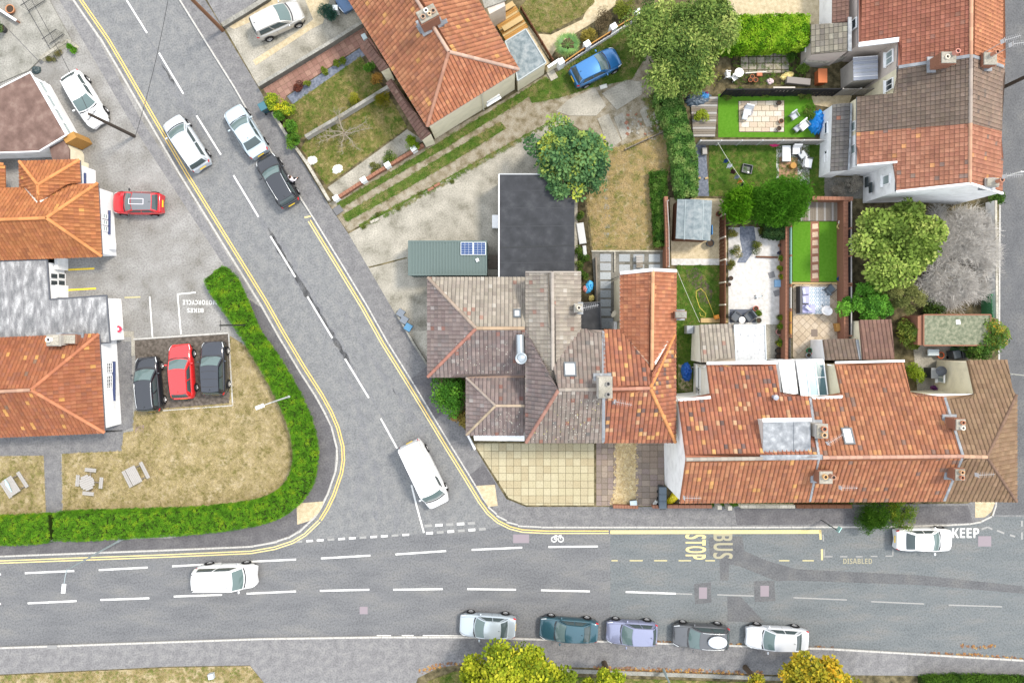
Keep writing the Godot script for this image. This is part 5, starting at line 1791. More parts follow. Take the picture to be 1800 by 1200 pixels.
# ---------------------------------------------------------------- small builders
func slabs(parent: Node3D,a: Array,y: float,sx: float,sz: float,cols: Array,gap:=0.012,turn:=0.0,bond:=0.0,called:="paving_slab") -> void:
	var poly:=flat2(a)
	var c:=Vector2.ZERO
	for p in poly:
		c += p/poly.size()
	var rad:=0.0
	for p in poly:
		rad=maxf(rad,p.distance_to(c))
	var ux:=Vector2(cos(turn),sin(turn))
	var uz:=Vector2(-sin(turn),cos(turn))
	var nx:=int(rad/sx)+2
	var nz:=int(rad/sz)+2
	var off:=where(parent)
	for j in range(-nz,nz):
		for i in range(-nx,nx):
			var o:=c+ux*(i+(bond if j % 2 else 0.0))*sx+uz*j*sz
			var r:=PackedVector2Array([o+ux*gap+uz*gap,o+ux*(sx - gap)+uz*gap,o+ux*(sx - gap)+uz*(sz - gap),o+ux*gap+uz*(sz - gap)])
			var cut:=Geometry2D.intersect_polygons(r,poly)
			if cut.is_empty():
				continue
			var area:=0.0
			for k in cut[0].size():
				var p0: Vector2=cut[0][k]
				var p1: Vector2=cut[0][(k+1) % cut[0].size()]
				area += p0.cross(p1)*0.5
			if absf(area)<0.012:
				continue
			var v:=rng.randi_range(0,cols.size() - 1)
			var yy:=y+rng.randf_range(-0.004,0.006)
			if absf(area)>(sx - 2*gap)*(sz - 2*gap)*0.98:
				var key:="slab_%.2f_%.2f_%s_%.3f" % [sx,sz,str(cols[v]),gap]
				if not cache.has(key):
					var mb:=MB.new()
					mb.col=cols[v]
					mb.box(Vector3(0,-0.02,0),Vector3(sx - 2*gap,0.04,sz - 2*gap),Basis(),0.006)
					cache[key]=mb.mesh()
				var m:=o+ux*sx*0.5+uz*sz*0.5
				add(parent,called,cache[key],M("slab"),Transform3D(Basis(Vector3.UP,-turn),Vector3(m.x,yy,m.y) - off))
			else:
				var mb:=MB.new()
				mb.col=cols[v]
				mb.prism(cut[0],yy - 0.04,yy)
				addw(parent,called,mb,M("slab"))

func wall_run(called: String,label: String,pts: Array,h: float,thick: float,wall: Material,cap: Material,cap_len:=0.6,group:="",y0:=0.08) -> Node3D:
	var w:=[]
	for i in range(0,pts.size(),2):
		w.append(W(pts[i],pts[i+1],h))
	var mid: Vector3=(w[0]+w[-1])*0.5
	var o:=thing(called,label,"wall",Vector3(mid.x,y0,mid.z),0.0,group)
	var mb:=MB.new()
	for i in w.size() - 1:
		var a: Vector3=w[i]
		var b: Vector3=w[i+1]
		var d:=(b - a).normalized()
		var bas:=Basis(d,Vector3.UP,d.cross(Vector3.UP))
		mb.box((a+b)*0.5 - Vector3(0,(h - y0)*0.5,0),Vector3(a.distance_to(b),h - y0,thick),bas)
		if cap:
			var l:=a.distance_to(b)
			var n:=maxi(1,int(round(l/cap_len)))
			for k in n:
				var cm:=MB.new()
				cm.box(a.lerp(b,(k+0.5)/n)+Vector3(0,0.025,0),Vector3(l/n - 0.012,0.055,thick+0.05),bas,0.012)
				addw(o,"coping_stone",cm,cap)
	addw(o,"wall",mb,wall)
	return o

# panels of close boards between posts
func fence(label: String,pts: Array,h: float,panels: int,m: Material,post: Material,y0:=0.1,cap: Material=null,group:="",called:="garden_fence") -> Node3D:
	var a:=W(pts[0],pts[1],h)
	var b:=W(pts[2],pts[3],h)
	var d:=(b - a).normalized()
	var s:=d.cross(Vector3.UP)
	var bas:=Basis(d,Vector3.UP,s)
	var mid:=(a+b)*0.5
	var o:=thing(called,label,"fence",Vector3(mid.x,y0,mid.z),0.0,group)
	var l:=a.distance_to(b)/panels
	for i in panels+1:
		var pm:=MB.new()
		var p:=a+d*l*i
		pm.box(Vector3(p.x,(h+0.08+y0)*0.5,p.z),Vector3(0.1,h+0.08 - y0,0.1),bas,0.01)
		addw(o,"post",pm,post)
	for i in panels:
		var pm:=MB.new()
		var n:=int((l - 0.12)/0.13)
		var w:=(l - 0.12)/n
		for k in n:
			var p:=a+d*(l*i+0.06+w*(k+0.5))+s*(0.012 if k % 2 else -0.012)
			pm.box(Vector3(p.x,(h+y0)*0.5,p.z),Vector3(w*0.97,h - y0,0.018),bas)
		for ry in [0.25,0.85]:
			var p:=a+d*l*(i+0.5) - s*0.035
			pm.box(Vector3(p.x,lerpf(y0,h,ry),p.z),Vector3(l - 0.12,0.07,0.045),bas)
		var pn:=addw(o,"panel",pm,m)
		if cap:
			var cm:=MB.new()
			var p:=a+d*l*(i+0.5)
			cm.box(Vector3(p.x,h+0.02,p.z),Vector3(l - 0.1,0.04,0.09),bas,0.01)
			addw(pn,"capping",cm,cap)
	return o

func block_thing(called: String,label: String,category: String,px: float,py: float,size: Vector3,m: Material,turn:=0.0,y0:=0.12,group:="",lid: Material=null) -> Node3D:
	var p:=W(px,py,y0+size.y*0.5)
	var o:=thing(called,label,category,Vector3(p.x,y0,p.z),turn,group)
	var mb:=MB.new()
	mb.box(Vector3(0,size.y*0.5,0),size,Basis(),minf(0.03,size.y*0.3))
	add(o,"body",mb,m)
	if lid:
		var lm:=MB.new()
		lm.box(Vector3(0,size.y+0.025,0),Vector3(size.x*1.06,0.05,size.z*1.06),Basis(),0.02)
		add(o,"lid",lm,lid)
	return o

func pot(px: float,py: float,r: float,h: float,c: Color,label: String,plant: Array=[],group:="potted plants") -> void:
	var p:=W(px,py,0.3)
	var o:=thing("plant_pot",label,"plant pot",Vector3(p.x,0.12,p.z),0.0,group)
	var mb:=MB.new()
	mb.lathe(Vector3.ZERO,[[r*0.7,0.0],[r*0.95,h*0.85],[r*1.05,h*0.86],[r*1.05,h],[r*0.88,h],[r*0.85,h - 0.05]],14)
	add(o,"pot",mb,C(c.r,c.g,c.b,0.7))
	var s:=MB.new()
	s.lathe(Vector3.ZERO,[[r*0.88,h - 0.05],[0.0,h - 0.03]],14)
	add(o,"compost",s,C(0.05,0.035,0.025,0.95))
	if plant.size():
		scatter(o,"foliage",clump(7,0.55,0.17,1),crown_items(Vector3(p.x,0.12+h+r*0.5,p.z),Vector3(r,r*0.7,r),5,14,r*0.7,plant,-0.5,0.6),M("leaf"))

func wheelie_bin(px: float,py: float,turn: float,c: Color,label: String,group:="") -> void:
	var p:=W(px,py,0.6)
	var o:=thing("wheelie_bin",label,"bin",Vector3(p.x,0.12,p.z),turn,group)
	var mb:=MB.new()
	var lo:=[Vector3(-0.2,0.06,-0.23),Vector3(0.2,0.06,-0.23),Vector3(0.2,0.06,0.23),Vector3(-0.2,0.06,0.23)]
	var hi:=[Vector3(-0.26,0.92,-0.28),Vector3(0.26,0.92,-0.28),Vector3(0.26,0.92,0.3),Vector3(-0.26,0.92,0.3)]
	for i in 4:
		mb.qh(lo[i],lo[(i+1) % 4],hi[(i+1) % 4],hi[i],lo[i]+lo[(i+1) % 4] - Vector3(0,0.12,0))
	mb.qh(hi[0],hi[1],hi[2],hi[3],Vector3.UP)
	add(o,"body",mb,C(c.r,c.g,c.b,0.5))
	var l:=MB.new()
	l.box(Vector3(0,0.97,0),Vector3(0.56,0.07,0.6),Basis(),0.03)
	add(o,"lid",l,C(c.r*1.5,c.g*1.5,c.b*1.5,0.4))
	var hd:=MB.new()
	hd.tube([Vector3(-0.22,0.93,0.36),Vector3(0.22,0.93,0.36)],[0.018,0.018],6)
	add(o,"handle",hd,M("black_metal"))
	for x in [-0.22,0.22]:
		var w:=MB.new()
		w.tube([Vector3(x - 0.03,0.1,0.24),Vector3(x+0.03,0.1,0.24)],[0.1,0.1],12)
		add(o,"wheel",w,M("tyre"))

# a crumpled sheet thrown over something
func tarp(label: String,px: float,py: float,r: Vector3,c: Color,sd: int,turn:=0.0,called:="tarpaulin",category:="tarpaulin") -> void:
	var p:=W(px,py,r.y*0.5)
	var o:=thing(called,label,category,Vector3(p.x,0.12,p.z),turn)
	var f:=FastNoiseLite.new()
	f.seed=sd
	f.frequency=1.3
	var g:=[]
	for i in 19:
		var row:=[]
		for j in 19:
			var u:=i/9.0 - 1.0
			var v:=j/9.0 - 1.0
			var e:=1.0+0.25*f.get_noise_2d(u*1.5+9.0,v*1.5)
			var q:=maxf(absf(u),absf(v))
			var rr:=sqrt(u*u+v*v)
			var k:=1.0 if rr<0.001 else q/rr*e
			var y:=r.y*pow(maxf(0.0,1.0 - q*q),0.6)*(0.75+0.5*f.get_noise_2d(u*2.0,v*2.0))+0.05*f.get_noise_2d(u*6.0,v*6.0)*(1.0 - q)+0.01
			row.append(Vector3(u*k*r.x,maxf(0.01,y),v*k*r.z))
		g.append(row)
	var mb:=MB.new()
	mb.grid(g,Vector3.UP)
	add(o,"sheet",mb,C(c.r,c.g,c.b,0.4))

func lounge_chair(px: float,py: float,turn: float,w: float,l: float,seat: Material,frame: Material,label: String,group:="",back:=true) -> void:
	var p:=W(px,py,0.4)
	var o:=thing("garden_chair",label,"chair",Vector3(p.x,0.13,p.z),turn,group)
	var s:=MB.new()
	s.box(Vector3(0,0.36,0),Vector3(w,0.12,l),Basis(),0.03)
	add(o,"seat",s,seat)
	if back:
		var b:=MB.new()
		b.box(Vector3(0,0.6,-l*0.5+0.06),Vector3(w,0.55,0.1),Basis(Vector3.RIGHT,-0.25),0.02)
		add(o,"backrest",b,seat)
		for x in [-1,1]:
			var a:=MB.new()
			a.box(Vector3(x*(w*0.5+0.03),0.52,0),Vector3(0.06,0.05,l))
			add(o,"armrest",a,frame)
	for x in [-1,1]:
		for z in [-1,1]:
			var g:=MB.new()
			g.box(Vector3(x*(w*0.5 - 0.02),0.16,z*(l*0.5 - 0.04)),Vector3(0.045,0.32,0.045))
			add(o,"leg",g,frame)

func round_table(px: float,py: float,r: float,h: float,top: Material,label: String) -> void:
	var p:=W(px,py,h)
	var o:=thing("garden_table",label,"table",Vector3(p.x,0.12,p.z))
	var t:=MB.new()
	t.lathe(Vector3(0,h - 0.04,0),[[0.0,0.0],[r*0.97,0.0],[r,0.015],[r,0.035],[r*0.97,0.04],[0.0,0.04]],24)
	add(o,"tabletop",t,top)
	for i in 4:
		var a:=TAU*i/4.0+0.4
		var g:=MB.new()
		g.tube([Vector3(cos(a)*r*0.6,0.0,sin(a)*r*0.6),Vector3(cos(a)*r*0.4,h - 0.04,sin(a)*r*0.4)],[0.02,0.02],6)
		add(o,"leg",g,M("galvanised"))

# ---------------------------------------------------------------- the yard, the drives and the track
func build_yards() -> void:
	var yard:=sheet("yard",[613,411,986,205,1000,230,1015,310,1015,480,930,490,930,600,754,642,700,560],0.125,M("concrete"),"pale stained concrete yard beside the garage and container")
	subsheet(yard,"concrete_crack",[648,469,672,463,715,452,716,454,672,466,650,471],0.13,M("soil"),0.005)
	subsheet(yard,"concrete_apron",[718,582,752,580,752,642,745,632],0.13,M("concrete_pale"),0.005)
	subsheet(block,"concrete_strip",[1010,310,1022,310,1050,530,1018,530,1012,480],0.115,M("dark_soil"),0.005)
	# shipping container with corrugated roof and two solar panels
	var cc:=W(787,453,2.5)
	var con:=thing("storage_container","grey green corrugated storage container with two solar panels","container",Vector3(cc.x,0.125,cc.z))
	var a:=W(717,422.5,2.5)
	var b:=W(856,423,2.5)
	var c:=W(718,484,2.5)
	var lx:=b.x - a.x
	var lz:=c.z - a.z
	var ribs:=26
	var cm:=MB.new()
	for i in ribs:
		var x0:=a.x+lx*i/ribs
		var w:=lx/ribs
		var q:=[[0.0,0.0],[0.35,0.0],[0.45,0.035],[0.9,0.035],[1.0,0.0]]
		for k in 4:
			cm.qh(Vector3(x0+q[k][0]*w,2.45+q[k][1],a.z+0.06),Vector3(x0+q[k+1][0]*w,2.45+q[k+1][1],a.z+0.06),Vector3(x0+q[k+1][0]*w,2.45+q[k+1][1],c.z - 0.06),Vector3(x0+q[k][0]*w,2.45+q[k][1],c.z - 0.06),Vector3.UP)
			for sgn in [-1.0,1.0]:
				var zz: float=(a.z if sgn<0 else c.z) - sgn*0.05
				cm.qh(Vector3(x0+q[k][0]*w,0.2,zz+sgn*q[k][1]),Vector3(x0+q[k+1][0]*w,0.2,zz+sgn*q[k+1][1]),Vector3(x0+q[k+1][0]*w,2.45,zz+sgn*q[k+1][1]),Vector3(x0+q[k][0]*w,2.45,zz+sgn*q[k][1]),Vector3(0,0,sgn))
	var grn:=C(0.095,0.125,0.12,0.7)
	addw(con,"corrugated_shell",cm,grn)
	for e in [[Vector3(lx,0.12,0.12),Vector3(a.x+lx/2,2.44,a.z+0.06)],[Vector3(lx,0.12,0.12),Vector3(a.x+lx/2,2.44,c.z - 0.06)],[Vector3(0.12,0.12,lz - 0.24),Vector3(a.x+0.06,2.44,a.z+lz/2)],[Vector3(0.12,0.12,lz - 0.24),Vector3(b.x - 0.06,2.44,a.z+lz/2)]]:
		var m:=MB.new()
		m.box(e[1],e[0],Basis(),0.01)
		addw(con,"top_rail",m,grn)
	for x in [a.x+0.05,b.x - 0.05]:
		var m:=MB.new()
		m.box(Vector3(x,1.25,a.z+lz/2),Vector3(0.05,2.3,lz - 0.1))
		addw(con,"end_panel",m,grn)
	for k in 2:
		var sp:=W(820.5+k*22.5,436.5,2.6)
		var so:=thing("solar_panel","blue solar panel with pale frame on the container roof","solar panel",Vector3(sp.x,2.5,sp.z),0.0,"solar panels on the container")
		var fm:=MB.new()
		fm.box(Vector3(0,0.06,0),Vector3(0.9,0.04,0.92),Basis(),0.006)
		add(so,"frame",fm,C(0.6,0.63,0.65,0.4))
		for i in 3:
			for j in 5:
				var cell:=MB.new()
				cell.box(Vector3(-0.28+i*0.28,0.083,-0.345+j*0.1725),Vector3(0.265,0.008,0.16))
				add(so,"cell",cell,C(0.012,0.04,0.13,0.12))
	block_thing("junction_box","small white box with a cable on the container roof","box",839,457,Vector3(0.22,0.12,0.24),M("white_pvc"),0.4,2.49)
	block_thing("chest_box","white slatted chest against the garage wall","box",871,390,Vector3(0.5,0.55,1.0),M("white_pvc"))
	block_thing("doormat_step","pale step at the end of the container beside the garage","step",867,480,Vector3(0.85,0.25,0.55),M("concrete_pale"))
	var pal:=W(868,460)
	var pd:=thing("wooden_pallet_walk","weathered board walk between container and garage","board walk",Vector3(pal.x,0.125,pal.z))
	for i in 5:
		var m:=MB.new()
		m.box(Vector3(0,0.1,-0.42+i*0.21),Vector3(0.85,0.04,0.19),Basis(),0.006)
		add(pd,"plank",m,M("wood_grey"))
	for x in [-0.35,0.35]:
		var m:=MB.new()
		m.box(Vector3(x,0.04,0),Vector3(0.08,0.08,1.0))
		add(pd,"bearer",m,M("wood_grey"))
	for q in [[705,550,"blue grey recycling crate nearest the container beside the pavement"],[711,562,"middle blue grey recycling crate in the row by the pavement"],[718,575,"bright blue recycling crate at the annexe end of the row"]]:
		block_thing("recycling_crate",q[2],"crate",q[0],q[1],Vector3(0.5,0.45,0.5),C(0.05,0.085,0.13,0.5) if q[1]<570 else C(0.03,0.1,0.2,0.5),-0.55,0.125,"recycling crates",C(0.12,0.14,0.17,0.5) if q[1]<570 else C(0.05,0.16,0.28,0.5))
	for q in [[662,386,0.35],[655,389,0.35]]:
		block_thing("concrete_block","pale concrete block lying at the edge of the yard","block",q[0],q[1],Vector3(0.42,0.16,0.22),M("concrete_pale"),0.5,0.125,"loose blocks")
	for q in [[757,332],[768,325]]:
		block_thing("brick_pile","few pinkish bricks lying along the yard edge","bricks",q[0],q[1],Vector3(0.5,0.14,0.2),M("brick"),0.5,0.125,"loose bricks")
	wall_run("front_wall","low pale wall skirting the yard beside the annexe",[750,640,727,604,700,556],0.45,0.15,M("concrete_grey"),null)
	# cream paved forecourt
	var fc:=sheet("paved_forecourt",[831,777,1045,777,1045,888,925,888,893,874,834,782],0.108,M("soil"),"cream paved forecourt below the grey semi")
	slabs(fc,[832,778,1044,778,1044,887,925,887,894,874,835,782],0.13,0.565,0.565,[Color(0.36,0.32,0.215),Color(0.345,0.3,0.2),Color(0.38,0.34,0.235),Color(0.33,0.285,0.185)],0.012)
	wall_run("front_wall","low white wall at the side of the cream forecourt",[822,765,835,790],0.5,0.14,M("render_white"),null)
	# neighbour's drive
	var dr:=sheet("paved_drive",[1047,777,1168,777,1168,889,1047,889],0.108,M("soil"),"brown paved drive with a gravel strip below the orange semi")
	var bc:=[Color(0.22,0.175,0.145),Color(0.19,0.155,0.13),Color(0.25,0.2,0.165),Color(0.21,0.165,0.15)]
	slabs(dr,[1048,778,1083,778,1083,860,1077,888,1048,888],0.13,0.45,0.45,bc,0.01)
	slabs(dr,[1117,778,1167,778,1167,888,1117,888],0.13,0.6,0.45,bc,0.01)
	subsheet(dr,"gravel_strip",[1083,778,1117,778,1117,888,1077,888,1083,860],0.125,M("gravel_buff"),0.03)
	litter(dr,[1079,778,1121,778,1120,888,1072,888,1079,860],0.128,"gravel",[Color(0.5,0.38,0.2),Color(0.38,0.28,0.15),Color(0.58,0.47,0.29)])
	for i in 3:
		wheelie_bin(1163,860+i*12,0.0,Color(0.035,0.05,0.065),"blue grey wheelie bin standing in the row beside the white gable","bins by the gable")
	block_thing("plastic_crate","open grey crate at the end of the gravel strip","crate",1113,883,Vector3(0.5,0.35,0.36),C(0.1,0.12,0.14,0.5),0.1,0.13,"",C(0.4,0.47,0.5,0.4))
	block_thing("white_bag","small white bag lying beside the bins","bag",1152,884,Vector3(0.22,0.2,0.42),C(0.5,0.5,0.48,0.7),-0.6,0.13)
	tarp("bright yellow plastic sheet in the gap by the white gable",1186,873,Vector3(0.32,0.35,0.85),Color(0.62,0.5,0.01),5,-0.75,"plastic_sheet","plastic sheet")
	wall_run("brick_front_wall","short brick wall at the mouth of the gravel strip",[1078,890,1122,891],0.5,0.2,M("brick"),M("brick"),0.22)
	wall_run("brick_front_wall","short brick wall beside the blue grey bins",[1147,890,1172,891],0.5,0.2,M("brick"),M("brick"),0.22)
	wall_run("front_garden_wall","dark brick wall before the patchy terracotta house",[1173,890,1252,890],0.6,0.2,M("wood_brown"),M("brick"),0.4)
	wall_run("front_garden_wall","pale rendered wall before the middle of the terrace",[1302,890,1398,890],0.6,0.2,M("render_cream"),M("concrete_pale"),0.6)
	wall_run("front_garden_wall","brown timber topped wall before the mottled house",[1400,890,1498,890],0.7,0.22,M("wood_brown"),M("wood_brown"),0.6)
	for q in [[1262,889],[1280,890]]:
		block_thing("gate_pier","pale stone gate pier in the terrace front wall","gate pier",q[0],q[1],Vector3(0.3,0.9,0.3),M("concrete_pale"),0.0,0.1,"gate piers",M("concrete_pale"))
	var fl:=sheet("front_lawn",[1195,884,1498,882,1498,890,1195,890],0.11,M("green_lawn"),"narrow green strip under the eaves of the terrace",0.02)
	grass(fl,[1195,884,1498,882,1498,890,1195,890],0.11,60,[Color(0.05,0.12,0.01),Color(0.1,0.16,0.02)])
	# the grassy track with its two ruts
	var tr:=sheet("track",[578,358,640,322,745,255,905,165,970,125,1120,35,1160,120,1180,240,1070,262,985,205,790,312,612,408],0.112,M("track"),"rutted gravel track climbing between the house and the yard")
	var gcol:=[Color(0.06,0.12,0.015),Color(0.11,0.15,0.03),Color(0.22,0.19,0.08)]
	for g in [[602,378,700,322,790,268,880,215,890,226,800,282,706,337,610,390],[592,358,700,295,760,258,905,170,960,135,968,145,915,180,770,268,705,303,600,366],[985,122,1110,45,1135,100,1110,140,1040,155,985,172,935,182,930,170],[640,402,760,338,870,275,980,212,978,208,868,268,755,330,630,396],[1100,190,1175,150,1190,230,1150,238,1128,175]]:
		var so:=subsheet(tr,"grass_strip",g,0.117,M("green_lawn"),0.01)
		grass(so,g,0.117,70,gcol,1.2)
	for s in [[[999,176,1045,155,1065,186,1048,204,1000,204,978,196],0.2],[[1058,165,1100,141,1128,145,1128,166,1084,194],0.0],[[1050,209,1069,201,1092,248,1071,263],0.1],[[1079,207,1094,199,1110,232,1094,248],0.1],[[1124,196,1138,184,1150,220,1136,224],0.0]]:
		subsheet(tr,"broken_slab",s[0],0.14,M("concrete"),0.05)
	for i in 60:
		var q:=W(rng.randf_range(1100,1170),rng.randf_range(195,245))
		var m:=MB.new()
		m.box(q+Vector3(0,0.14,0),Vector3(rng.randf_range(0.08,0.3),0.06,rng.randf_range(0.08,0.25)),Basis(Vector3.UP,rng.randf()*3.0),0.01)
		addw(tr,"rubble_stone",m,M("concrete") if i % 3 else M("brick"))
	block_thing("rubble_bag","torn white rubble bag lying on the grassy track","bag",1061,152,Vector3(0.55,0.12,0.3),C(0.55,0.54,0.5,0.8),0.3,0.13)
	block_thing("flat_stone","pale flat stone by the white wall end","stone",971,132,Vector3(0.6,0.12,0.7),M("concrete_pale"),0.5,0.12)
	block_thing("inspection_cover","square drain cover in a pale concrete collar at the track mouth","drain cover",594,369,Vector3(0.62,0.03,0.55),M("concrete_pale"),0.6,0.118,"",C(0.12,0.12,0.125,0.7))
	fence("bleached timber rail lying along the top of the dry lawn",[1100,262,1182,224],0.5,2,M("wood_grey"),M("wood_grey"),0.1,null,"","timber_edging")
	# drives above the hillside house
	var d1:=sheet("upper_drive",[330,-60,388,42,470,-4,520,-60],0.118,M("pavement_light"),"grey tarmac drive at the top of the street")
	var d2:=sheet("concrete_drive",[395,48,500,-40,640,-60,650,30,560,92,462,150,452,148],0.118,M("concrete"),"concrete drive holding the bronze people carrier")
	subsheet(d2,"gravel_strip",[398,46,468,4,500,-20,512,-10,440,40,412,52],0.126,M("gravel_sand"),0.01)
	subsheet(d2,"gravel_strip",[445,107,450,116,548,52,568,42,580,0,545,-40,528,-20,551,35,530,52],0.126,M("gravel_sand"),0.01)
	wall_run("retaining_wall","thick grey wall between the tarmac and concrete drives",[390,44,430,20,472,-6],0.5,0.3,M("concrete_dark"),M("concrete_grey"),0.9)
	wall_run("retaining_wall","long dark retaining wall beside the pink block paved drive",[453,150,520,110,580,74,640,36],0.75,0.2,M("concrete_dark"),M("concrete_grey"),0.9)
	var bp:=sheet("block_paved_drive",[462,156,640,48,668,96,655,118,632,84,505,168,490,196],0.112,M("soil"),"pink brown block paved drive beside the front lawn")
	slabs(bp,[463,157,640,49,668,96,655,118,632,84,505,168,490,196],0.13,0.42,0.42,[Color(0.25,0.145,0.115),Color(0.22,0.125,0.1),Color(0.28,0.165,0.13)],0.008,-0.54)
	sheet("gravel_border",[505,170,632,86,642,98,515,184],0.116,M("gravel_slate"),"grey gravel border planted with rounded shrubs")
	var fg:=[492,196,515,184,634,100,672,152,678,160,536,240,515,250]
	var l1:=sheet("front_lawn",fg,0.12,M("patchy_lawn"),"upper front lawn between drive and dividing wall")
	grass(l1,fg,0.12,55,[Color(0.07,0.12,0.015),Color(0.17,0.16,0.05),Color(0.28,0.22,0.1)])
	var fg2:=[538,246,680,162,716,224,574,326,530,262]
	var l2:=sheet("front_lawn",fg2,0.12,M("patchy_lawn"),"lower front lawn under the leafless tree")
	grass(l2,fg2,0.12,55,[Color(0.08,0.12,0.015),Color(0.2,0.18,0.06),Color(0.3,0.24,0.11)])
	sheet("garden_path",[576,330,716,228,745,248,590,346],0.116,M("concrete"),"concrete path to the porch of the hillside house")
	wall_run("dividing_wall","weathered grey wall dividing the two front lawns",[536,240,606,199,682,152],0.8,0.2,M("render_grey"),M("concrete_grey"),0.6)
	wall_run("pavement_wall","low pale wall along the pavement before the front lawns",[478,197,500,232,540,288,578,352],0.5,0.16,M("concrete_pale"),M("concrete_pale"),0.7)
	wall_run("brick_boundary_wall","low red brick wall with white piers beside the grassy track",[590,349,660,304,744,254],0.6,0.2,M("brick"),M("brick"),0.3)
	for q in [[592,349],[640,317],[682,291],[728,263]]:
		block_thing("white_pier","white painted pier in the red brick boundary wall","pier",q[0],q[1],Vector3(0.42,0.72,0.34),M("render_white"),0.55,0.08,"white wall piers",M("white_pvc"))
	for q in [[548,282,"crumpled white rubbish bag by the pavement wall"],[593,297,"larger torn white bag lying on the lower front lawn"]]:
		tarp(q[2],q[0],q[1],Vector3(0.42,0.25,0.34),Color(0.68,0.67,0.63),int(q[0]),0.5,"rubbish_bag","bag")
	block_thing("storage_chest","dark garden chest beside the second porch","chest",679,125,Vector3(0.6,0.5,0.5),C(0.07,0.07,0.075,0.6),0.5,0.12,"",C(0.12,0.12,0.13,0.6))
	block_thing("water_butt","white round topped water butt beside the dwarf conifer","water butt",591,17,Vector3(0.4,0.8,0.4),M("white_pvc"),0.0,0.12)
	# back garden of the hillside house
	var bl:=[905,25,960,-40,1040,-40,1045,5,1020,30,965,58,940,55]
	var bg:=sheet("back_lawn",bl,0.118,M("patchy_lawn"),"dry oval back lawn behind the timber deck")
	grass(bg,bl,0.118,60,[Color(0.12,0.14,0.03),Color(0.24,0.2,0.08),Color(0.3,0.25,0.12)])
	sheet("sand_path",[918,30,940,60,968,62,1024,35,1050,-30,1085,-40,1082,10,1040,42,985,75,966,105,945,75],0.113,M("gravel_sand"),"cream sand path winding round the back lawn")
	fence("dark rail fence between the deck and the sand path",[916,12,972,104],0.7,3,M("wood_brown"),M("wood_brown"))
	wall_run("white_garden_wall","white rendered wall with brown panels along the track",[984,116,1050,74,1122,28],0.6,0.2,M("render_white"),null)
	for q in [[990,110,1028,84],[1034,80,1074,55],[1080,50,1116,28]]:
		fence("brown timber panel topping the white garden wall",[q[0],q[1],q[2],q[3]],1.15,1,M("wood_brown"),M("wood_brown"),0.6,M("wood_gold"),"panels on the white wall","wall_panel")
	for q in [[985,113],[1031,82],[1077,52],[1119,27]]:
		block_thing("white_pier","white square pier of the panelled garden wall","pier",q[0],q[1],Vector3(0.45,1.2,0.4),M("render_white"),0.55,0.1,"panelled wall piers",M("white_pvc"))
	wall_run("side_wall","cream side wall stub beside the flat roofed kitchen",[963,118,978,108,984,104],1.2,0.15,M("render_cream"),M("white_pvc"),0.6)
	# dry back garden of the orange semi
	var dl:=[1025,265,1072,264,1150,236,1182,240,1170,345,1164,440,1042,440,1030,340]
	var dg:=sheet("back_lawn",dl,0.118,M("dry_lawn"),"long parched back lawn behind the orange semi")
	grass(dg,dl,0.118,70,[Color(0.4,0.29,0.15),Color(0.33,0.25,0.11),Color(0.15,0.16,0.04)],1.2)
	for i in 9:
		var y:=298+i*16.5
		var m:=MB.new()
		m.box(W(1066.5+rng.randf_range(-1.5,1.5),y)+Vector3(0,0.115,0),Vector3(0.38,0.04,0.36),Basis(Vector3.UP,rng.randf_range(-0.2,0.2)),0.01)
		addw(dg,"stepping_stone",m,M("concrete_grey"))
	var gp:=sheet("grey_patio",[1040,441,1166,441,1166,480,1090,482,1090,582,1050,582],0.118,M("concrete_dark"),"dark gravel patio with pale square slabs behind the orange semi")
	var sl:=[[1054.5,446.5,1074,460],[1054.5,462.5,1074,475.5],[1054.5,478.5,1073.5,491],[1055,494,1073.5,507],[1055,510,1073.5,523],[1055,526,1073.5,539],[1055,541.5,1073.5,555],[1055,559,1077,577],[1088,447,1107,460],[1113,447,1132,460],[1140,447,1160,460.5],[1088,465,1107,478],[1113,465,1132,478],[1140,465,1160,478]]
	for q in sl:
		var m:=MB.new()
		m.col=Color(0.3,0.32,0.34)*rng.randf_range(0.9,1.1)
		m.prism(flat2(rect(q[0],q[1],q[2],q[3])),0.1,0.145)
		addw(gp,"paving_slab",m,M("slab"))
	wall_run("patio_edging","pale edging between the parched lawn and the patio",[1040,441,1166,441],0.25,0.12,M("concrete_pale"),null)
	wall_run("patio_edging","thin pale edging along the patio step",[1081,442,1081,478],0.25,0.08,M("concrete_pale"),null)
	wall_run("patio_wall","low wall of the weedy strip beside the patio",[1048,452,1050,530],0.55,0.1,M("wood_grey"),null)
	var st:=W(1125,460,0.6)
	var bench:=thing("lounger_trolley","small grey wooden lounger on the pale patio slabs","lounger",Vector3(st.x,0.14,st.z),0.05)
	for i in 5:
		var m:=MB.new()
		m.box(Vector3(0,0.4 - i*0.02,-0.42+i*0.19),Vector3(0.5,0.03,0.16))
		add(bench,"slat",m,M("wood_grey") if i>2 else M("wood_silver"))
	for x in [-0.22,0.22]:
		for z in [-0.4,0.4]:
			var m:=MB.new()
			m.box(Vector3(x,0.17,z),Vector3(0.05,0.34,0.05))
			add(bench,"leg",m,M("wood_grey"))
	# clutter in the weedy strip by the garage
	tarp("crumpled light blue plastic bag among the weeds",1036,504,Vector3(0.3,0.3,0.5),Color(0.05,0.32,0.6),8,-0.3,"plastic_bag","bag")
	tarp("pink and red rag beside the blue bag",1029,508,Vector3(0.22,0.25,0.26),Color(0.5,0.2,0.18),9,0.2,"rag","rag")
	tarp("yellow rag in the corner of the weedy strip",1040,524,Vector3(0.26,0.2,0.22),Color(0.55,0.45,0.14),12,0.9,"rag","rag")
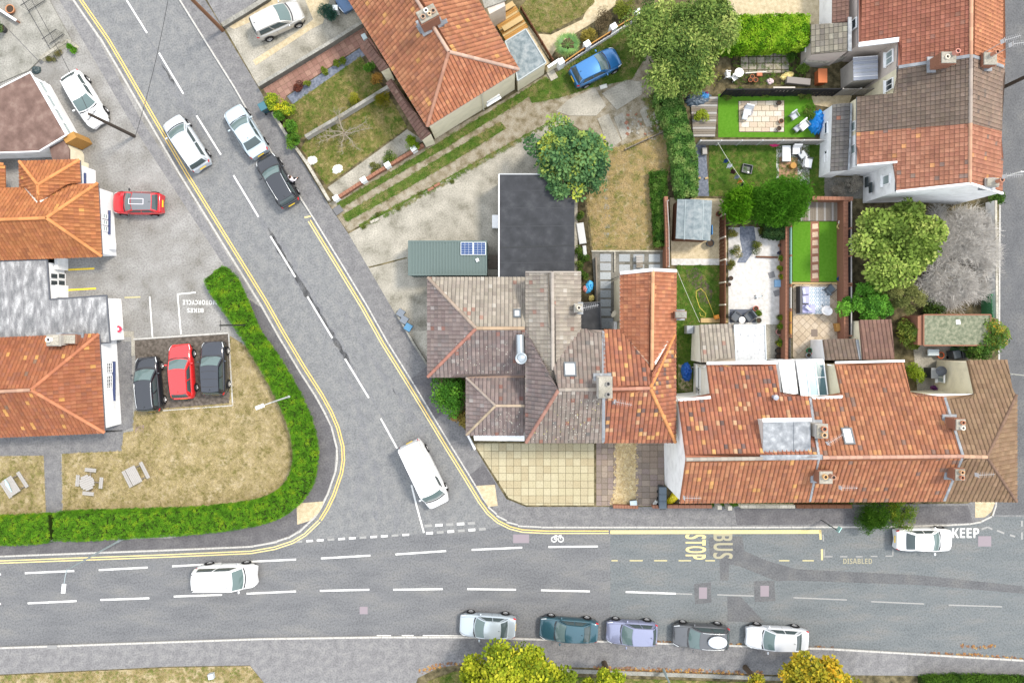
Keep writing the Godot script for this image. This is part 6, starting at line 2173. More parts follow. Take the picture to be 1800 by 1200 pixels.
	for q in [[1022,410,0.55,1.6,0.15],[1028,443,0.28,1.0,0.1]]:
		block_thing("leaning_board","long pale board lying beside the black roofed garage","board",q[0],q[1],Vector3(q[2],0.12,q[3]),C(0.42,0.43,0.44,0.7),q[4],0.14,"pale boards")
	for q in [[1026,455,9],[1018,470,10],[1026,487,9],[1020,380,7],[1018,440,8]]:
		shrub("low weed growing in the strip beside the garage",q[0],q[1],q[2],0.6,[Color(0.02,0.05,0.008),Color(0.05,0.1,0.015),Color(0.12,0.15,0.03)],140,0.16,clump(7,0.55,0.17,1),"weed","weeds by the garage","weed")
	for q in [[664,376],[702,366],[796,318],[740,340],[640,398]]:
		shrub("small weed tuft along the edge of the yard",q[0],q[1],5,0.3,[Color(0.05,0.08,0.012),Color(0.1,0.13,0.02),Color(0.17,0.17,0.04)],60,0.12,clump(9,0.5,0.09,2),"weed","weeds along the yard","weed")

# ---------------------------------------------------------------- back gardens
func washing_line(label: String,a: Vector3,b: Vector3,sag: float,clothes: Array) -> void:
	var o:=thing("washing_line",label,"washing line",Vector3((a.x+b.x)*0.5,0.12,(a.z+b.z)*0.5))
	var pts:=[]
	for i in 9:
		var t:=i/8.0
		pts.append(a.lerp(b,t) - Vector3(0,sag*4.0*t*(1 - t),0))
	var m:=MB.new()
	var rr:=[]
	for i in 9:
		rr.append(0.012)
	m.tube(pts,rr,4,false)
	addw(o,"cord",m,C(0.55,0.56,0.5,0.6))
	for q in clothes:
		var p:=a.lerp(b,q[0]) - Vector3(0,sag*4.0*q[0]*(1 - q[0]),0)
		var d:=(b - a).normalized()
		var g:=[]
		for i in 5:
			var row:=[]
			for j in 5:
				row.append(p+d*(i/4.0 - 0.5)*q[1] - Vector3(0,j/4.0*0.55,0)+d.cross(Vector3.UP)*(0.12*sin(i*2.0+j)+(j/4.0)*0.14))
			g.append(row)
		var cm:=MB.new()
		cm.grid(g,d.cross(Vector3.UP))
		var c: Color=q[2]
		var oc:=thing("garment",q[3],"clothing",Vector3(p.x,p.y - 0.5,p.z),0.0,"washing on the line")
		addw(oc,"cloth",cm,C(c.r,c.g,c.b,0.9))

func build_gardens() -> void:
	var leafm:=clump(7,0.55,0.17,1)
	var gcol:=[Color(0.04,0.1,0.01),Color(0.08,0.14,0.02),Color(0.17,0.17,0.05)]
	# shed garden
	sheet("shed_yard",[1177,348,1274,350,1278,466,1180,466],0.116,M("gravel_sand"),"pale sandy ground round the garden shed")
	sheet("white_path",[1180,455,1278,455,1278,466,1180,466],0.122,M("gravel_white"),"white path along the foot of the shed garden",0.02)
	wall_run("brick_garden_wall","red brick wall beside the parched lawn and shed",[1171,345,1173,400,1174,470],1.3,0.22,M("brick"),M("brick"),0.3)
	var rail:=MB.new()
	var ro:=thing("handrail","pale handrail on posts along the brick garden wall","handrail",Vector3(W(1176,400).x,0.1,W(1176,400).z))
	rail.tube([W(1173,352,1.5),W(1176,400,1.5),W(1177,470,1.5)],[0.035,0.035,0.035],7)
	addw(ro,"rail",rail,M("wood_silver"))
	for y in [352,394,436,468]:
		var m:=MB.new()
		var t:=W(1175.5,y,1.5)
		m.tube([Vector3(t.x,0.1,t.z),t],[0.04,0.04],7)
		addw(ro,"post",m,M("wood_silver"))
	var sp:=W(1220,386,2.0)
	var shed:=thing("garden_shed","brown timber shed with a grey felt roof","shed",Vector3(sp.x,0.116,sp.z))
	var q0:=flat2([1194,352,1250,353,1247,420,1191,418],1.9)
	for i in 4:
		var a:=q0[i]
		var b:=q0[(i+1) % 4]
		for k in 12:
			var d:=Vector3(b.x - a.x,0,b.y - a.y)
			var m:=MB.new()
			m.box(Vector3((a.x+b.x)*0.5,0.2+k*0.145,(a.y+b.y)*0.5),Vector3(d.length(),0.14,0.03 if k % 2 else 0.045),Basis(d.normalized(),Vector3.UP,d.normalized().cross(Vector3.UP)))
			addw(shed,"board",m,M("wood_brown"))
	var rf:=MB.new()
	var r0:=W(1191,350,1.95)
	var r1:=W(1221,350,2.3)
	var r2:=W(1252,352,1.95)
	var r3:=W(1188,419,1.95)
	var r4:=W(1219,421,2.3)
	var r5:=W(1249,423,1.95)
	rf.qh(r0,r1,r4,r3,Vector3.UP)
	rf.qh(r1,r2,r5,r4,Vector3.UP)
	for e in [[r0,r1],[r1,r2],[r3,r4],[r4,r5],[r0,r3],[r2,r5]]:
		rf.q(e[0],e[1],e[1] - Vector3(0,0.06,0),e[0] - Vector3(0,0.06,0))
	rf.th(r3,r4,r5,Vector3(0,0,1))
	rf.th(r0,r1,r2,Vector3(0,0,-1))
	addw(shed,"felt_roof",rf,M("slate_felt"))
	for x in [1205,1237]:
		strip(shed,"felt_lap",W(x,351,2.13),W(x - 2,421,2.13),0.05,0.02,C(0.26,0.3,0.31,0.8))
	pot(1247,428,0.28,0.5,Color(0.03,0.04,0.05),"black round tub at the corner of the shed",[])
	pot(1263,376,0.2,0.35,Color(0.22,0.07,0.04),"terracotta pot beside the slatted brown fence",[])
	block_thing("blue_tool","blue handled tool leaning on the shed","tool",1249,405,Vector3(0.08,1.0,0.7),C(0.02,0.16,0.4,0.4),0.0,0.12)
	fence("brown fence with pale posts between shed garden and white gravel",[1275,376,1275,575],1.5,5,M("wood_brown"),C(0.5,0.45,0.38,0.8),0.1,M("wood_brown"))
	# green garden with the hose
	var g2:=[1189,467,1270,467,1272,575,1222,575,1220,640,1240,690,1190,690]
	var gl:=sheet("back_lawn",g2,0.117,M("green_lawn"),"mossy back lawn with a bare muddy patch and hose")
	subsheet(gl,"mud_patch",[1205,473,1225,470,1240,490,1252,512,1250,532,1232,536,1226,512,1208,492],0.122,M("mud"),0.006)
	subsheet(gl,"mud_patch",[1192,640,1216,640,1216,688,1192,688],0.122,M("gravel_sand"),0.006)
	grass(gl,g2,0.117,60,gcol)
	var hs:=thing("garden_hose","yellow garden hose looped on the mossy lawn","hose",Vector3(W(1235,530).x,0.12,W(1235,530).z))
	var hp:=[W(1257,558,0.15),W(1250,540,0.15),W(1240,515,0.15),W(1232,507,0.15),W(1224,512,0.15),W(1224,522,0.15),W(1230,540,0.15),W(1241,551,0.15),W(1240,557,0.15),W(1232,555,0.15),W(1230,549,0.15)]
	var hm:=MB.new()
	var hr:=[]
	for i in hp.size():
		hr.append(0.022)
	hm.tube(hp,hr,6)
	addw(hs,"hose",hm,C(0.55,0.42,0.06,0.5))
	block_thing("hose_reel","orange hose reel on the plank by the lean-to","hose reel",1260,557,Vector3(0.35,0.3,0.3),C(0.6,0.22,0.02,0.5),0.3,0.3)
	block_thing("scaffold_plank","buff plank lying beside the rear lean-to","plank",1256,563,Vector3(2.1,0.16,0.36),M("wood_pale"),0.0,0.12)
	tarp("bright blue tarpaulin heap beside the white rear wing",1208,654,Vector3(0.42,0.7,0.72),Color(0.01,0.1,0.45),3,0.1)
	washing_line("bare washing line crossing the mossy lawn",W(1190,474,1.8),W(1230,566,1.8),0.1,[])
	block_thing("oil_tank","small grey tank beside the lean-to wall","tank",1211,579,Vector3(0.5,0.8,0.6),C(0.25,0.27,0.3,0.5),0.0,0.12)
	# white gravel garden
	sheet("white_gravel",[1280,400,1384,400,1384,630,1346,632,1346,572,1280,570],0.118,M("gravel_white"),"white gravel garden with pots and black chairs")
	sheet("slate_path",[1300,398,1325,398,1328,420,1322,445,1310,462,1295,462,1304,440,1300,420],0.124,M("gravel_slate"),"blue slate path curling into the white gravel",0.02)
	sheet("yard_slab",[1346,570,1372,570,1372,632,1346,632],0.124,M("concrete"),"grey concrete by the white flat roof",0.02)
	wall_run("sleeper_edging","brown sleeper edging dividing the white gravel",[1330,451,1368,452],0.28,0.12,M("wood_brown"),null)
	for s in [[1286,412,8,"small green shrub beside the slatted fence posts"],[1290,442,12,"rusty grasses at the foot of the brown fence"],[1285,465,9,"low green shrub where the slate path begins"],[1330,435,11,"clump of yellow green grasses beside the slate path"],[1338,407,6,"yellow flowering plant by the bamboo"]]:
		shrub(s[3],s[0],s[1],s[2],0.7,[Color(0.04,0.07,0.012),Color(0.1,0.12,0.025),Color(0.26,0.2,0.06)],180,0.17,clump(9,0.5,0.09,2))
	hedge("dark_shrubs","dark evergreen shrubs between bamboo and teal panels",[1345,402,1366,404,1384,408],[0.9,1.1,1.0],1.2,[Color(0.01,0.03,0.01),Color(0.025,0.06,0.018),Color(0.05,0.09,0.03)],70,0.22,leafm)
	var gr:=[Color(0.04,0.09,0.01),Color(0.1,0.17,0.015),Color(0.4,0.36,0.02)]
	for q in [[1372,431,0.17,Color(0.2,0.1,0.06),0,"brown pot by the brick wall above the sleeper edging"],[1370,444,0.13,Color(0.02,0.03,0.08),0,"tiny navy pot by the brick wall above the sleeper edging"],[1373,455,0.22,Color(0.3,0.2,0.1),1,"yellow flowered pot where the sleeper edging meets the brick wall"],[1370,471,0.2,Color(0.3,0.2,0.1),1,"leafy pot between the two yellow flowered pots by the brick wall"],[1373,485,0.22,Color(0.3,0.2,0.1),1,"yellow flowered pot beside the round blue water bowl"],[1284,489,0.17,Color(0.06,0.05,0.045),0,"dark pot on white gravel at the middle of the brown fence"],[1281,500,0.14,Color(0.08,0.05,0.045),0,"smaller dark pot half hidden by the brown fence"],[1328,542,0.2,Color(0.42,0.12,0.08),0,"red terracotta pot at the corner of the dark mat"],[1333,551,0.22,Color(0.12,0.13,0.07),1,"green planted pot between the red pot and the grey one"],[1333,563,0.21,Color(0.1,0.12,0.1),0,"grey green pot by the corner of the white flat roof"],[1369,557,0.2,Color(0.2,0.2,0.14),1,"planted olive pot beside the orange timber panels"],[1369,574,0.22,Color(0.14,0.12,0.08),1,"bushy dark pot above the pink pot"],[1369,583,0.24,Color(0.34,0.17,0.16),0,"pink pot by the brick wall beside the grey concrete"],[1368,602,0.24,Color(0.14,0.12,0.08),1,"bushy pot between the pink pot and the black tubs"],[1368,616,0.24,Color(0.03,0.03,0.03),0,"black tub with a pinkish rim beside the brick wall"],[1368,626,0.24,Color(0.03,0.03,0.03),0,"black tub against the frosted lean-to"],[1351,411,0.17,Color(0.03,0.06,0.18),0,"royal blue pot beneath the dark evergreen shrubs"]]:
		pot(q[0],q[1],q[2],0.35,q[3],q[5],gr if q[4] else [])
	for q in [[1357,483],[1366,515]]:
		block_thing("stepping_stone","grey slate stepping stone set in the white gravel","stepping stone",q[0],q[1],Vector3(0.45,0.05,0.45),C(0.16,0.16,0.165,0.8),0.3,0.11,"slate stepping stones")
	block_thing("blue_planter","round blue water bowl beside the brick wall","planter",1369,498,Vector3(0.6,0.25,0.55),C(0.16,0.3,0.46,0.5),0.0,0.12)
	block_thing("slate_mat","dark patterned outdoor mat under the black chairs","mat",1306,555,Vector3(2.0,0.012,1.0),C(0.09,0.1,0.125,0.9),0.0,0.12)
	lounge_chair(1292,556,0.9,0.62,0.62,C(0.05,0.06,0.075,0.6),M("black_metal"),"black bucket chair beside the brown fence end","black garden chairs")
	lounge_chair(1317,556,-0.9,0.62,0.62,C(0.05,0.06,0.075,0.6),M("black_metal"),"black bucket chair beside the terracotta pot","black garden chairs")
	round_table(1304,562,0.24,0.5,C(0.62,0.6,0.58,0.4),"small round white table between the black chairs")
	scooter()
	# brick walls with panels on both sides of the turf garden
	wall_run("brick_garden_wall","red brick wall behind the plant pots with coloured panels",[1384,398,1384,500,1383,640],1.3,0.2,M("brick"),M("brick"),0.3)
	fence("pale teal fence panels beside the striped turf",[1391,398,1391,500],1.6,2,M("wood_teal"),M("brick"),0.1,M("wood_teal"))
	fence("grey fence panel beside the patterned rug",[1391,503,1391,543],1.6,1,M("wood_silver"),M("brick"),0.1,M("wood_silver"))
	fence("orange timber fence panels beside the tiled patio",[1391,546,1391,588],1.6,2,M("wood_gold"),M("brick"),0.1,M("wood_gold"))
	fence("grey weathered panel at the lean-to end of the brick wall",[1391,592,1391,632],1.6,1,M("concrete_dark"),M("brick"),0.1)
	wall_run("brick_garden_wall","red brick wall between striped turf and overgrown garden",[1487,352,1487,470,1488,600],1.2,0.3,M("brick"),M("brick"),0.3)
	fence("dark fence panels on the brick wall by the overgrown garden",[1497,352,1497,498],1.6,3,M("wood_black"),M("brick"),0.1,M("wood_silver"))
	fence("charcoal fence panels beside the patio and lean-tos",[1497,502,1497,590],1.6,2,M("wood_black"),M("brick"),0.1,M("wood_silver"))
	wall_run("brick_cross_wall","brick wall closing the top of the striped turf garden",[1428,348,1500,349],1.3,0.22,M("brick"),M("brick"),0.3)
	var dk:=W(1445,369)
	var deck:=thing("garden_deck","weathered grey timber deck above the striped turf","deck",Vector3(dk.x,0.12,dk.z))
	for i in 22:
		var m:=MB.new()
		m.box(W(1409+i*3.45,369,0.2)+Vector3(0,0,0),Vector3(0.135,0.05,1.65),Basis(),0.006)
		addw(deck,"deck_board",m,M("wood_grey") if i % 4 else M("wood_silver"))
	for s in [[1392.5,1424],[1439,1481]]:
		sheet("turf_strip",[s[0],390,s[1],390,s[1],495,s[0],495],0.13,M("astro_turf"),"bright artificial turf strip beside the teal panels" if s[0]<1400 else "bright artificial turf strip beside the planted brick wall")
	var pp:=sheet("paver_path",[1424,389,1439,389,1439,495,1424,495],0.118,M("brick"),"pink paver path between the two turf strips")
	for i in 7:
		var m:=MB.new()
		m.col=Color(0.52,0.38,0.28)*rng.randf_range(0.92,1.08)
		m.prism(flat2([1427,394+i*14.4,1436.5,393+i*14.4,1437.5,402+i*14.4,1427,403+i*14.4]),0.1,0.14)
		addw(pp,"paving_slab",m,M("slab"))
	wall_run("patio_step","pale step between turf and the tiled patio",[1392,497.5,1481,498],0.2,0.14,M("wood_pale"),null)
	sheet("planted_strip",[1480,352,1486,352,1487,600,1481,600],0.135,M("leaf_litter"),"bark strip at the foot of the brick wall",0.05)
	var pt:=sheet("tiled_patio",[1392,499,1481,499,1482,600,1450,636,1392,632],0.112,M("soil"),"diagonal tiled patio with sofa and rug")
	slabs(pt,[1393,500,1480,500,1481,600,1448,632,1393,630],0.135,0.44,0.44,[Color(0.4,0.33,0.25),Color(0.37,0.3,0.22),Color(0.43,0.36,0.28)],0.008,0.785)
	rug("patterned blue and white outdoor rug under the lilac sofa",1429,528,2.5,2.05)
	sofa(1413,527,"charcoal framed sofa with lilac cushions on the patterned rug")
	lounge_chair(1458,509,2.3,0.55,0.7,C(0.09,0.11,0.13,0.7),M("black_metal"),"dark folding chair at the edge of the patterned rug")
	egg_chair(1453,546)
	block_thing("drain_grate","brown square drain grate in the tiled patio","drain grate",1432,585,Vector3(0.48,0.02,0.55),C(0.16,0.13,0.11,0.8),0.0,0.13)
	block_thing("log_stand","golden timber planter beside the brick wall","planter",1472,575,Vector3(0.3,0.5,0.6),M("wood_gold"),0.2,0.13)
	pot(1478,391,0.24,0.4,Color(0.66,0.65,0.62),"white planter beside the grey deck",[])
	pot(1476,398,0.24,0.4,Color(0.5,0.38,0.16),"cream and gold tub below the white planter",[])
	pot(1476,490,0.2,0.35,Color(0.01,0.05,0.14),"dark blue pot at the turf corner",[])
	for q in [[1422,616,Color(0.02,0.2,0.08),"green bucket beside the rear lean-to"],[1430,621,Color(0.55,0.02,0.02),"red bucket beside the rear lean-to"],[1421,624,Color(0.4,0.42,0.44),"grey barbecue bowl beside the buckets"]]:
		pot(q[0],q[1],0.2,0.35,q[2],q[3],[])
	# old paved garden by the laurel hedge
	var op:=sheet("old_paving",[1284,82,1412,78,1420,100,1415,148,1284,150],0.112,M("dark_soil"),"weedy old paved garden below the laurel hedge")
	slabs(op,[1302,96,1386,94,1386,128,1302,130],0.13,0.62,0.5,[Color(0.26,0.235,0.2),Color(0.3,0.27,0.22),Color(0.22,0.2,0.175)],0.03)
	for i in 6:
		var m:=MB.new()
		m.lathe(W(1313+i*11.3,86.5),[[0.21,0.1],[0.21,0.14],[0.2,0.15],[0.0,0.152]],14)
		addw(op,"round_stepping_stone",m,M("concrete"))
	grass(op,[1284,82,1412,78,1420,100,1415,148,1284,150],0.112,25,gcol)
	round_table(1299,128,0.34,0.7,C(0.7,0.68,0.64,0.4),"round white garden table by the potted plants")
	lounge_chair(1291,137,0.6,0.4,0.4,C(0.62,0.62,0.6,0.5),M("white_pvc"),"small white chair tucked beside the round white table")
	lounge_chair(1279,132,1.6,0.4,0.4,C(0.6,0.6,0.58,0.5),M("white_pvc"),"white chair half under the olive tree")
	for q in [[1322,135,0.17],[1319,141,0.16],[1328,141,0.17]]:
		pot(q[0],q[1],q[2],0.3,Color(0.4,0.14,0.07),"terracotta pot in the cluster by the dark fence",[],"terracotta pots")
	block_thing("terracotta_trough","terracotta trough above the pot cluster","trough",1335,131,Vector3(0.42,0.22,0.26),C(0.42,0.16,0.09,0.8),0.0,0.12)
	block_thing("white_plank","white plank lying across the old paving","plank",1329,127,Vector3(1.6,0.06,0.09),C(0.6,0.58,0.52,0.7),0.06,0.13)
	tarp("pale pink plastic bag beside the dark fence",1354,143,Vector3(0.28,0.22,0.24),Color(0.6,0.48,0.5),15,0.0,"plastic_bag","bag")
	tarp("yellow and blue plastic toy heap beside the folded awning",1384,133,Vector3(0.55,0.3,0.28),Color(0.62,0.5,0.2),17,0.4,"toy_heap","toys")
	block_thing("folded_awning","grey ribbed folded screen leaning on the dark fence","screen",1403,143,Vector3(1.8,0.35,0.5),C(0.22,0.2,0.19,0.8),-0.1,0.12)
	var cr:=W(1444,135,0.6)
	var cab:=thing("wooden_hutch","orange brown wooden hutch by the lean-to yard","hutch",Vector3(cr.x,0.12,cr.z))
	for z in [-0.25,0.25]:
		var m:=MB.new()
		m.box(Vector3(0,0.35,z),Vector3(0.6,0.7,0.48),Basis(),0.02)
		add(cab,"compartment",m,C(0.36,0.11,0.045,0.7))
	var hl:=MB.new()
	hl.box(Vector3(0,0.73,0),Vector3(0.68,0.05,1.06),Basis(),0.01)
	add(cab,"lid",hl,C(0.4,0.13,0.055,0.7))
	shrub("leafy shrub beside the folded screen",1412,124,13,0.9,[Color(0.04,0.08,0.012),Color(0.08,0.14,0.02),Color(0.15,0.2,0.04)],240,0.18,leafm)
	shrub("green fern at the end of the round stepping stones",1392,101,10,0.7,[Color(0.03,0.09,0.012),Color(0.06,0.14,0.02),Color(0.1,0.18,0.03)],160,0.18,clump(10,0.75,0.05,3,0.6))
	sheet("sandy_yard",[1262,-60,1462,-60,1462,40,1440,44,1262,30],0.114,M("gravel_sand"),"cream sandy yard above the laurel hedge")
	wall_run("white_side_wall","thin white wall at the edge of the sandy yard",[1257,-40,1258,25],1.2,0.12,M("render_white"),null)
	wall_run("rubble_wall","rough stone yard wall below the olive lean-to",[1416,105,1450,108,1492,96,1506,92],1.0,0.25,M("render_grey"),M("concrete"),0.5)
	# black fence
	fence("long black stained fence between the two upper gardens",[1278,157,1480,156],1.7,7,M("wood_black"),M("wood_black"),0.1,M("wood_black"))
	fence("silvery fence panels at the house end of the black fence",[1482,156,1545,155],1.6,2,M("wood_silver"),M("wood_silver"),0.1)
	# turf garden with the square patio
	sheet("turf_lawn",[1262,166,1432,166,1432,242,1262,242],0.126,M("astro_turf"),"bright artificial lawn round the cream patio")
	var sqp:=sheet("cream_patio",[1297,178,1378,177,1378,233,1298,233],0.136,M("soil"),"square cream stone patio in the bright artificial lawn",0.03)
	slabs(sqp,[1298,179,1377,178,1377,232,1299,232],0.15,0.62,0.42,[Color(0.5,0.45,0.37),Color(0.46,0.39,0.3),Color(0.54,0.49,0.42),Color(0.44,0.36,0.28)],0.012,0.0,0.5)
	lounge_chair(1314,195,-0.25,0.6,0.62,C(0.55,0.56,0.58,0.7),C(0.14,0.14,0.16,0.5),"pale cushioned lounger with footstool on the cream patio")
	lounge_chair(1309,206,-0.25,0.4,0.4,C(0.4,0.42,0.45,0.7),C(0.14,0.14,0.16,0.5),"grey footstool before the pale lounger","",false)
	lounge_chair(1395,204,0.6,0.5,0.5,C(0.36,0.38,0.42,0.7),C(0.14,0.14,0.16,0.5),"small grey chair on the artificial lawn")
	lounge_chair(1412,221,0.7,0.7,0.6,C(0.58,0.58,0.59,0.7),C(0.14,0.14,0.16,0.5),"pale cushioned chair beside the blue tarpaulin")
	lounge_chair(1401,226,0.7,0.45,0.42,C(0.3,0.32,0.36,0.7),C(0.14,0.14,0.16,0.5),"grey footstool beside the pale cushioned chair","",false)
	tarp("bright sky blue tarpaulin draped by the charcoal lean-to",1438,213,Vector3(0.55,0.8,0.95),Color(0.01,0.22,0.62),4,-0.2)
	for q in [[1369,181,Color(0.05,0.04,0.04)],[1373,213,Color(0.25,0.12,0.07)],[1369,226,Color(0.12,0.1,0.09)]]:
		pot(q[0],q[1],0.18,0.3,q[2],"small pot on the edge of the cream patio",[],"patio pots")
	var tl:=W(1374,161)
	var bench:=thing("slatted_bench","white slatted bench against the black fence","bench",Vector3(tl.x,0.12,tl.z))
	for i in 3:
		var m:=MB.new()
		m.box(Vector3(0,0.42,-0.14+i*0.14),Vector3(1.65,0.03,0.1))
		add(bench,"slat",m,C(0.5,0.46,0.42,0.7))
	for x in [-0.75,0.75]:
		var m:=MB.new()
		m.box(Vector3(x,0.2,0),Vector3(0.07,0.4,0.4))
		add(bench,"leg",m,C(0.4,0.36,0.32,0.7))
	for q in [[1421,165,8,"green plant at the house end of the black fence"],[1410,167,7,"small green plant beside the white slatted bench end"],[1422,195,12,"bushy plant between the grey chair and the sandy corner"],[1430,205,9,"leafy plant touching the sky blue tarpaulin"],[1345,166,6,"little plant below the black fence beside the bench"],[1300,160,6,"little plant growing through the black fence"],[1276,170,7,"green plant at the deck corner of the artificial lawn"]]:
		shrub(q[3],q[0],q[1],q[2],0.6,gcol,120,0.16,leafm)
	sheet("sand_patch",[1424,164,1500,162,1490,185,1462,190,1430,185],0.13,M("gravel_sand"),"sandy corner behind the blue tarpaulin",0.03)
	# grey deck with the covered heap
	var wd:=W(1237,208)
	var wdeck:=thing("garden_deck","grey plank deck beside the ivy bank","deck",Vector3(wd.x,0.12,wd.z))
	for i in 16:
		var m:=MB.new()
		m.box(W(1238,172+i*4.4,0.2),Vector3(2.1 - 0.03*i,0.05,0.17),Basis(),0.006)
		addw(wdeck,"deck_board",m,M("wood_grey") if i % 3 else M("wood_silver"))
	tarp("dark slate tarpaulin heap on the grey plank deck",1228,173,Vector3(1.0,0.5,0.55),Color(0.06,0.085,0.115),6,0.25)
	tarp("blue pink and white inflatable toy on the slate tarpaulin",1238,168,Vector3(0.42,0.75,0.3),Color(0.08,0.3,0.6),7,0.1,"inflatable_toy","toy")
	tarp("bright pink plastic toy beside the blue inflatable",1241,165,Vector3(0.16,0.85,0.16),Color(0.6,0.03,0.18),19,0.1,"plastic_toy","toy")
	shrub("yellow green potted bush on the grey deck",1234,203,10,1.0,[Color(0.1,0.15,0.01),Color(0.2,0.26,0.02),Color(0.3,0.32,0.03)],220,0.18,leafm)
	fence("pale grey panelled fence between the two lawns",[1232,247,1450,246],1.4,6,M("wood_silver"),C(0.4,0.4,0.4,0.8),0.1,M("wood_silver"))
	# lawn with washing line, rug and white sofa
	var g8:=[1246,252,1448,252,1448,345,1246,345]
	var l8:=sheet("back_lawn",g8,0.119,M("green_lawn"),"worn green lawn under the washing line")
	grass(l8,g8,0.119,60,gcol)
	sheet("slate_strip",[1215,254,1240,254,1246,345,1224,345],0.12,M("gravel_slate"),"dark slate strip beside the ivy bank")
	block_thing("white_board","white board leaning at the edge of the slate strip","board",1218,296,Vector3(0.45,0.05,1.1),M("white_pvc"),0.12,0.13)
	block_thing("wooden_stool","pale wooden stool at the top of the slate strip","stool",1238,266,Vector3(0.36,0.4,0.5),M("wood_silver"),0.05,0.13)
	for q in [[1229,313],[1242,313]]:
		block_thing("pale_log","pale log lying across the slate strip","log",q[0],q[1],Vector3(0.25,0.12,0.14),M("wood_pale"),0.3,0.13,"pale logs")
	washing_line("washing line with clothes above the worn green lawn",W(1262,250,2.0),W(1312,326,1.5),0.15,[[0.38,0.3,Color(0.02,0.05,0.14),"dark blue garment pegged on the washing line"],[0.5,0.32,Color(0.55,0.57,0.62),"pale garment pegged on the washing line"],[0.63,0.4,Color(0.04,0.018,0.016),"brown black garment pegged on the washing line"],[0.76,0.3,Color(0.18,0.21,0.26),"grey garment pegged on the washing line"],[0.87,0.24,Color(0.6,0.25,0.06),"orange garment pegged on the washing line"],[0.95,0.2,Color(0.03,0.035,0.06),"navy garment pegged on the washing line"]])
	var fpit:=W(1313,297,0.2)
	var tray:=thing("black_tray","square black tub holding a white ball on the lawn","tub",Vector3(fpit.x,0.12,fpit.z),-0.2)
	var tm:=MB.new()
	tm.box(Vector3(0,0.02,0),Vector3(0.72,0.04,0.62))
	for s in [[0.36,0.0,0.05,0.66],[-0.36,0.0,0.05,0.66],[0.0,0.31,0.68,0.05],[0.0,-0.31,0.68,0.05]]:
		tm.box(Vector3(s[0],0.12,s[1]),Vector3(s[2],0.24,s[3]))
	add(tray,"tub",tm,C(0.03,0.035,0.045,0.5))
	var bp:=W(1315.5,303,0.3)
	var ball:=thing("ball","small white ball inside the black tub","ball",Vector3(bp.x,0.17,bp.z))
	var bm:=MB.new()
	bm.blob(Vector3(0,0.1,0),Vector3(0.1,0.1,0.1),8)
	add(ball,"ball",bm,C(0.68,0.66,0.64,0.5))
	sheet("patterned_tiles",[1364,256,1422,256,1422,325,1364,322],0.128,M("gravel_white"),"black and white patterned tiles under the white sofa",0.02)
	diamonds(1403,290,38,66)
	block_thing("brown_rug","plain brown rug on the patterned tiles","rug",1386,297,Vector3(1.42,0.012,1.75),C(0.3,0.175,0.115,0.95),0.0,0.13)
	lounge_chair(1382,270,0.0,0.62,1.2,C(0.66,0.66,0.67,0.8),C(0.05,0.055,0.065,0.6),"white cushioned sofa seat against the pale fence","",false)
	lounge_chair(1399,264,0.0,0.62,0.62,C(0.66,0.66,0.67,0.8),C(0.05,0.055,0.065,0.6),"square white cushioned seat beside the sofa")
	lounge_chair(1419,287,1.4,0.72,0.66,C(0.66,0.66,0.67,0.8),C(0.05,0.055,0.065,0.6),"white cushioned armchair at the edge of the patterned tiles")
	block_thing("coffee_table","slate topped square coffee table between the white seats","table",1409,273,Vector3(0.5,0.4,0.5),C(0.06,0.07,0.085,0.5),0.6,0.13,"",C(0.17,0.2,0.24,0.4))
	var lg:=W(1394,291,0.4)
	var ls:=thing("log_table","round golden log table on the brown rug","table",Vector3(lg.x,0.14,lg.z))
	var lm:=MB.new()
	lm.lathe(Vector3.ZERO,[[0.23,0.0],[0.21,0.2],[0.24,0.38],[0.23,0.4],[0.0,0.4]],16)
	add(ls,"log",lm,M("wood_gold"))
	tarp("bright pink cover hanging on the pale fence",1362,254,Vector3(0.4,0.3,0.16),Color(0.6,0.03,0.16),21,0.05,"pink_cover","cover")
	# passage of the white walled end house
	sheet("stone_passage",[1448,312,1520,312,1522,350,1448,348],0.116,M("concrete_dark"),"dark flagged passage behind the white walled house")
	for q in [[1472,333,15,"pale grey lavender bush in the dark passage"],[1500,325,16,"grey green bush against the white rear wall"]]:
		shrub(q[3],q[0],q[1],q[2],0.9,[Color(0.14,0.12,0.1),Color(0.28,0.25,0.21),Color(0.42,0.38,0.33)],300,0.16,clump(9,0.5,0.09,2))
	# the brick garage and the yard of the tan house
	var go:=thing("brick_garage","old brick garage with a mossy flat roof","garage",Vector3(W(1680,580).x,0.1,W(1680,580).z))
	flat_block(go,[1624,553,1742,553,1740,607,1624,607],2.3,0.02,M("brick"),M("mossy_flat"),M("brick"))
	flat_block(go,[1614,556,1623,553,1623,607,1614,606],2.2,0.02,M("brick"),M("brick"),null,"brick_coping")
	block_thing("white_tile","white square of board on the mossy garage roof","board",1685,566,Vector3(0.3,0.03,0.32),M("white_pvc"),0.1,2.3)
	sheet("side_yard",[1604,606,1700,608,1705,690,1612,690],0.116,M("concrete"),"bare concrete side yard of the tan house")
	lounge_chair(1640,619,0.0,0.85,0.5,C(0.45,0.52,0.56,0.4),M("galvanised"),"metal framed clothes airer by the brick garage","",false)
	pot(1652,624,0.24,0.4,Color(0.5,0.1,0.03),"orange bucket beside the clothes airer",[])
	block_thing("barbecue","black covered gas barbecue in the side yard","barbecue",1637,655,Vector3(0.5,0.9,0.75),C(0.02,0.022,0.025,0.6),0.0,0.12,"",C(0.3,0.31,0.32,0.4))
	wheelie_bin(1676,622,0.2,Color(0.04,0.05,0.06),"grey wheelie bin under the climber in the side yard")
	wheelie_bin(1692,622,0.1,Color(0.015,0.017,0.02),"black wheelie bin under the climber in the side yard")
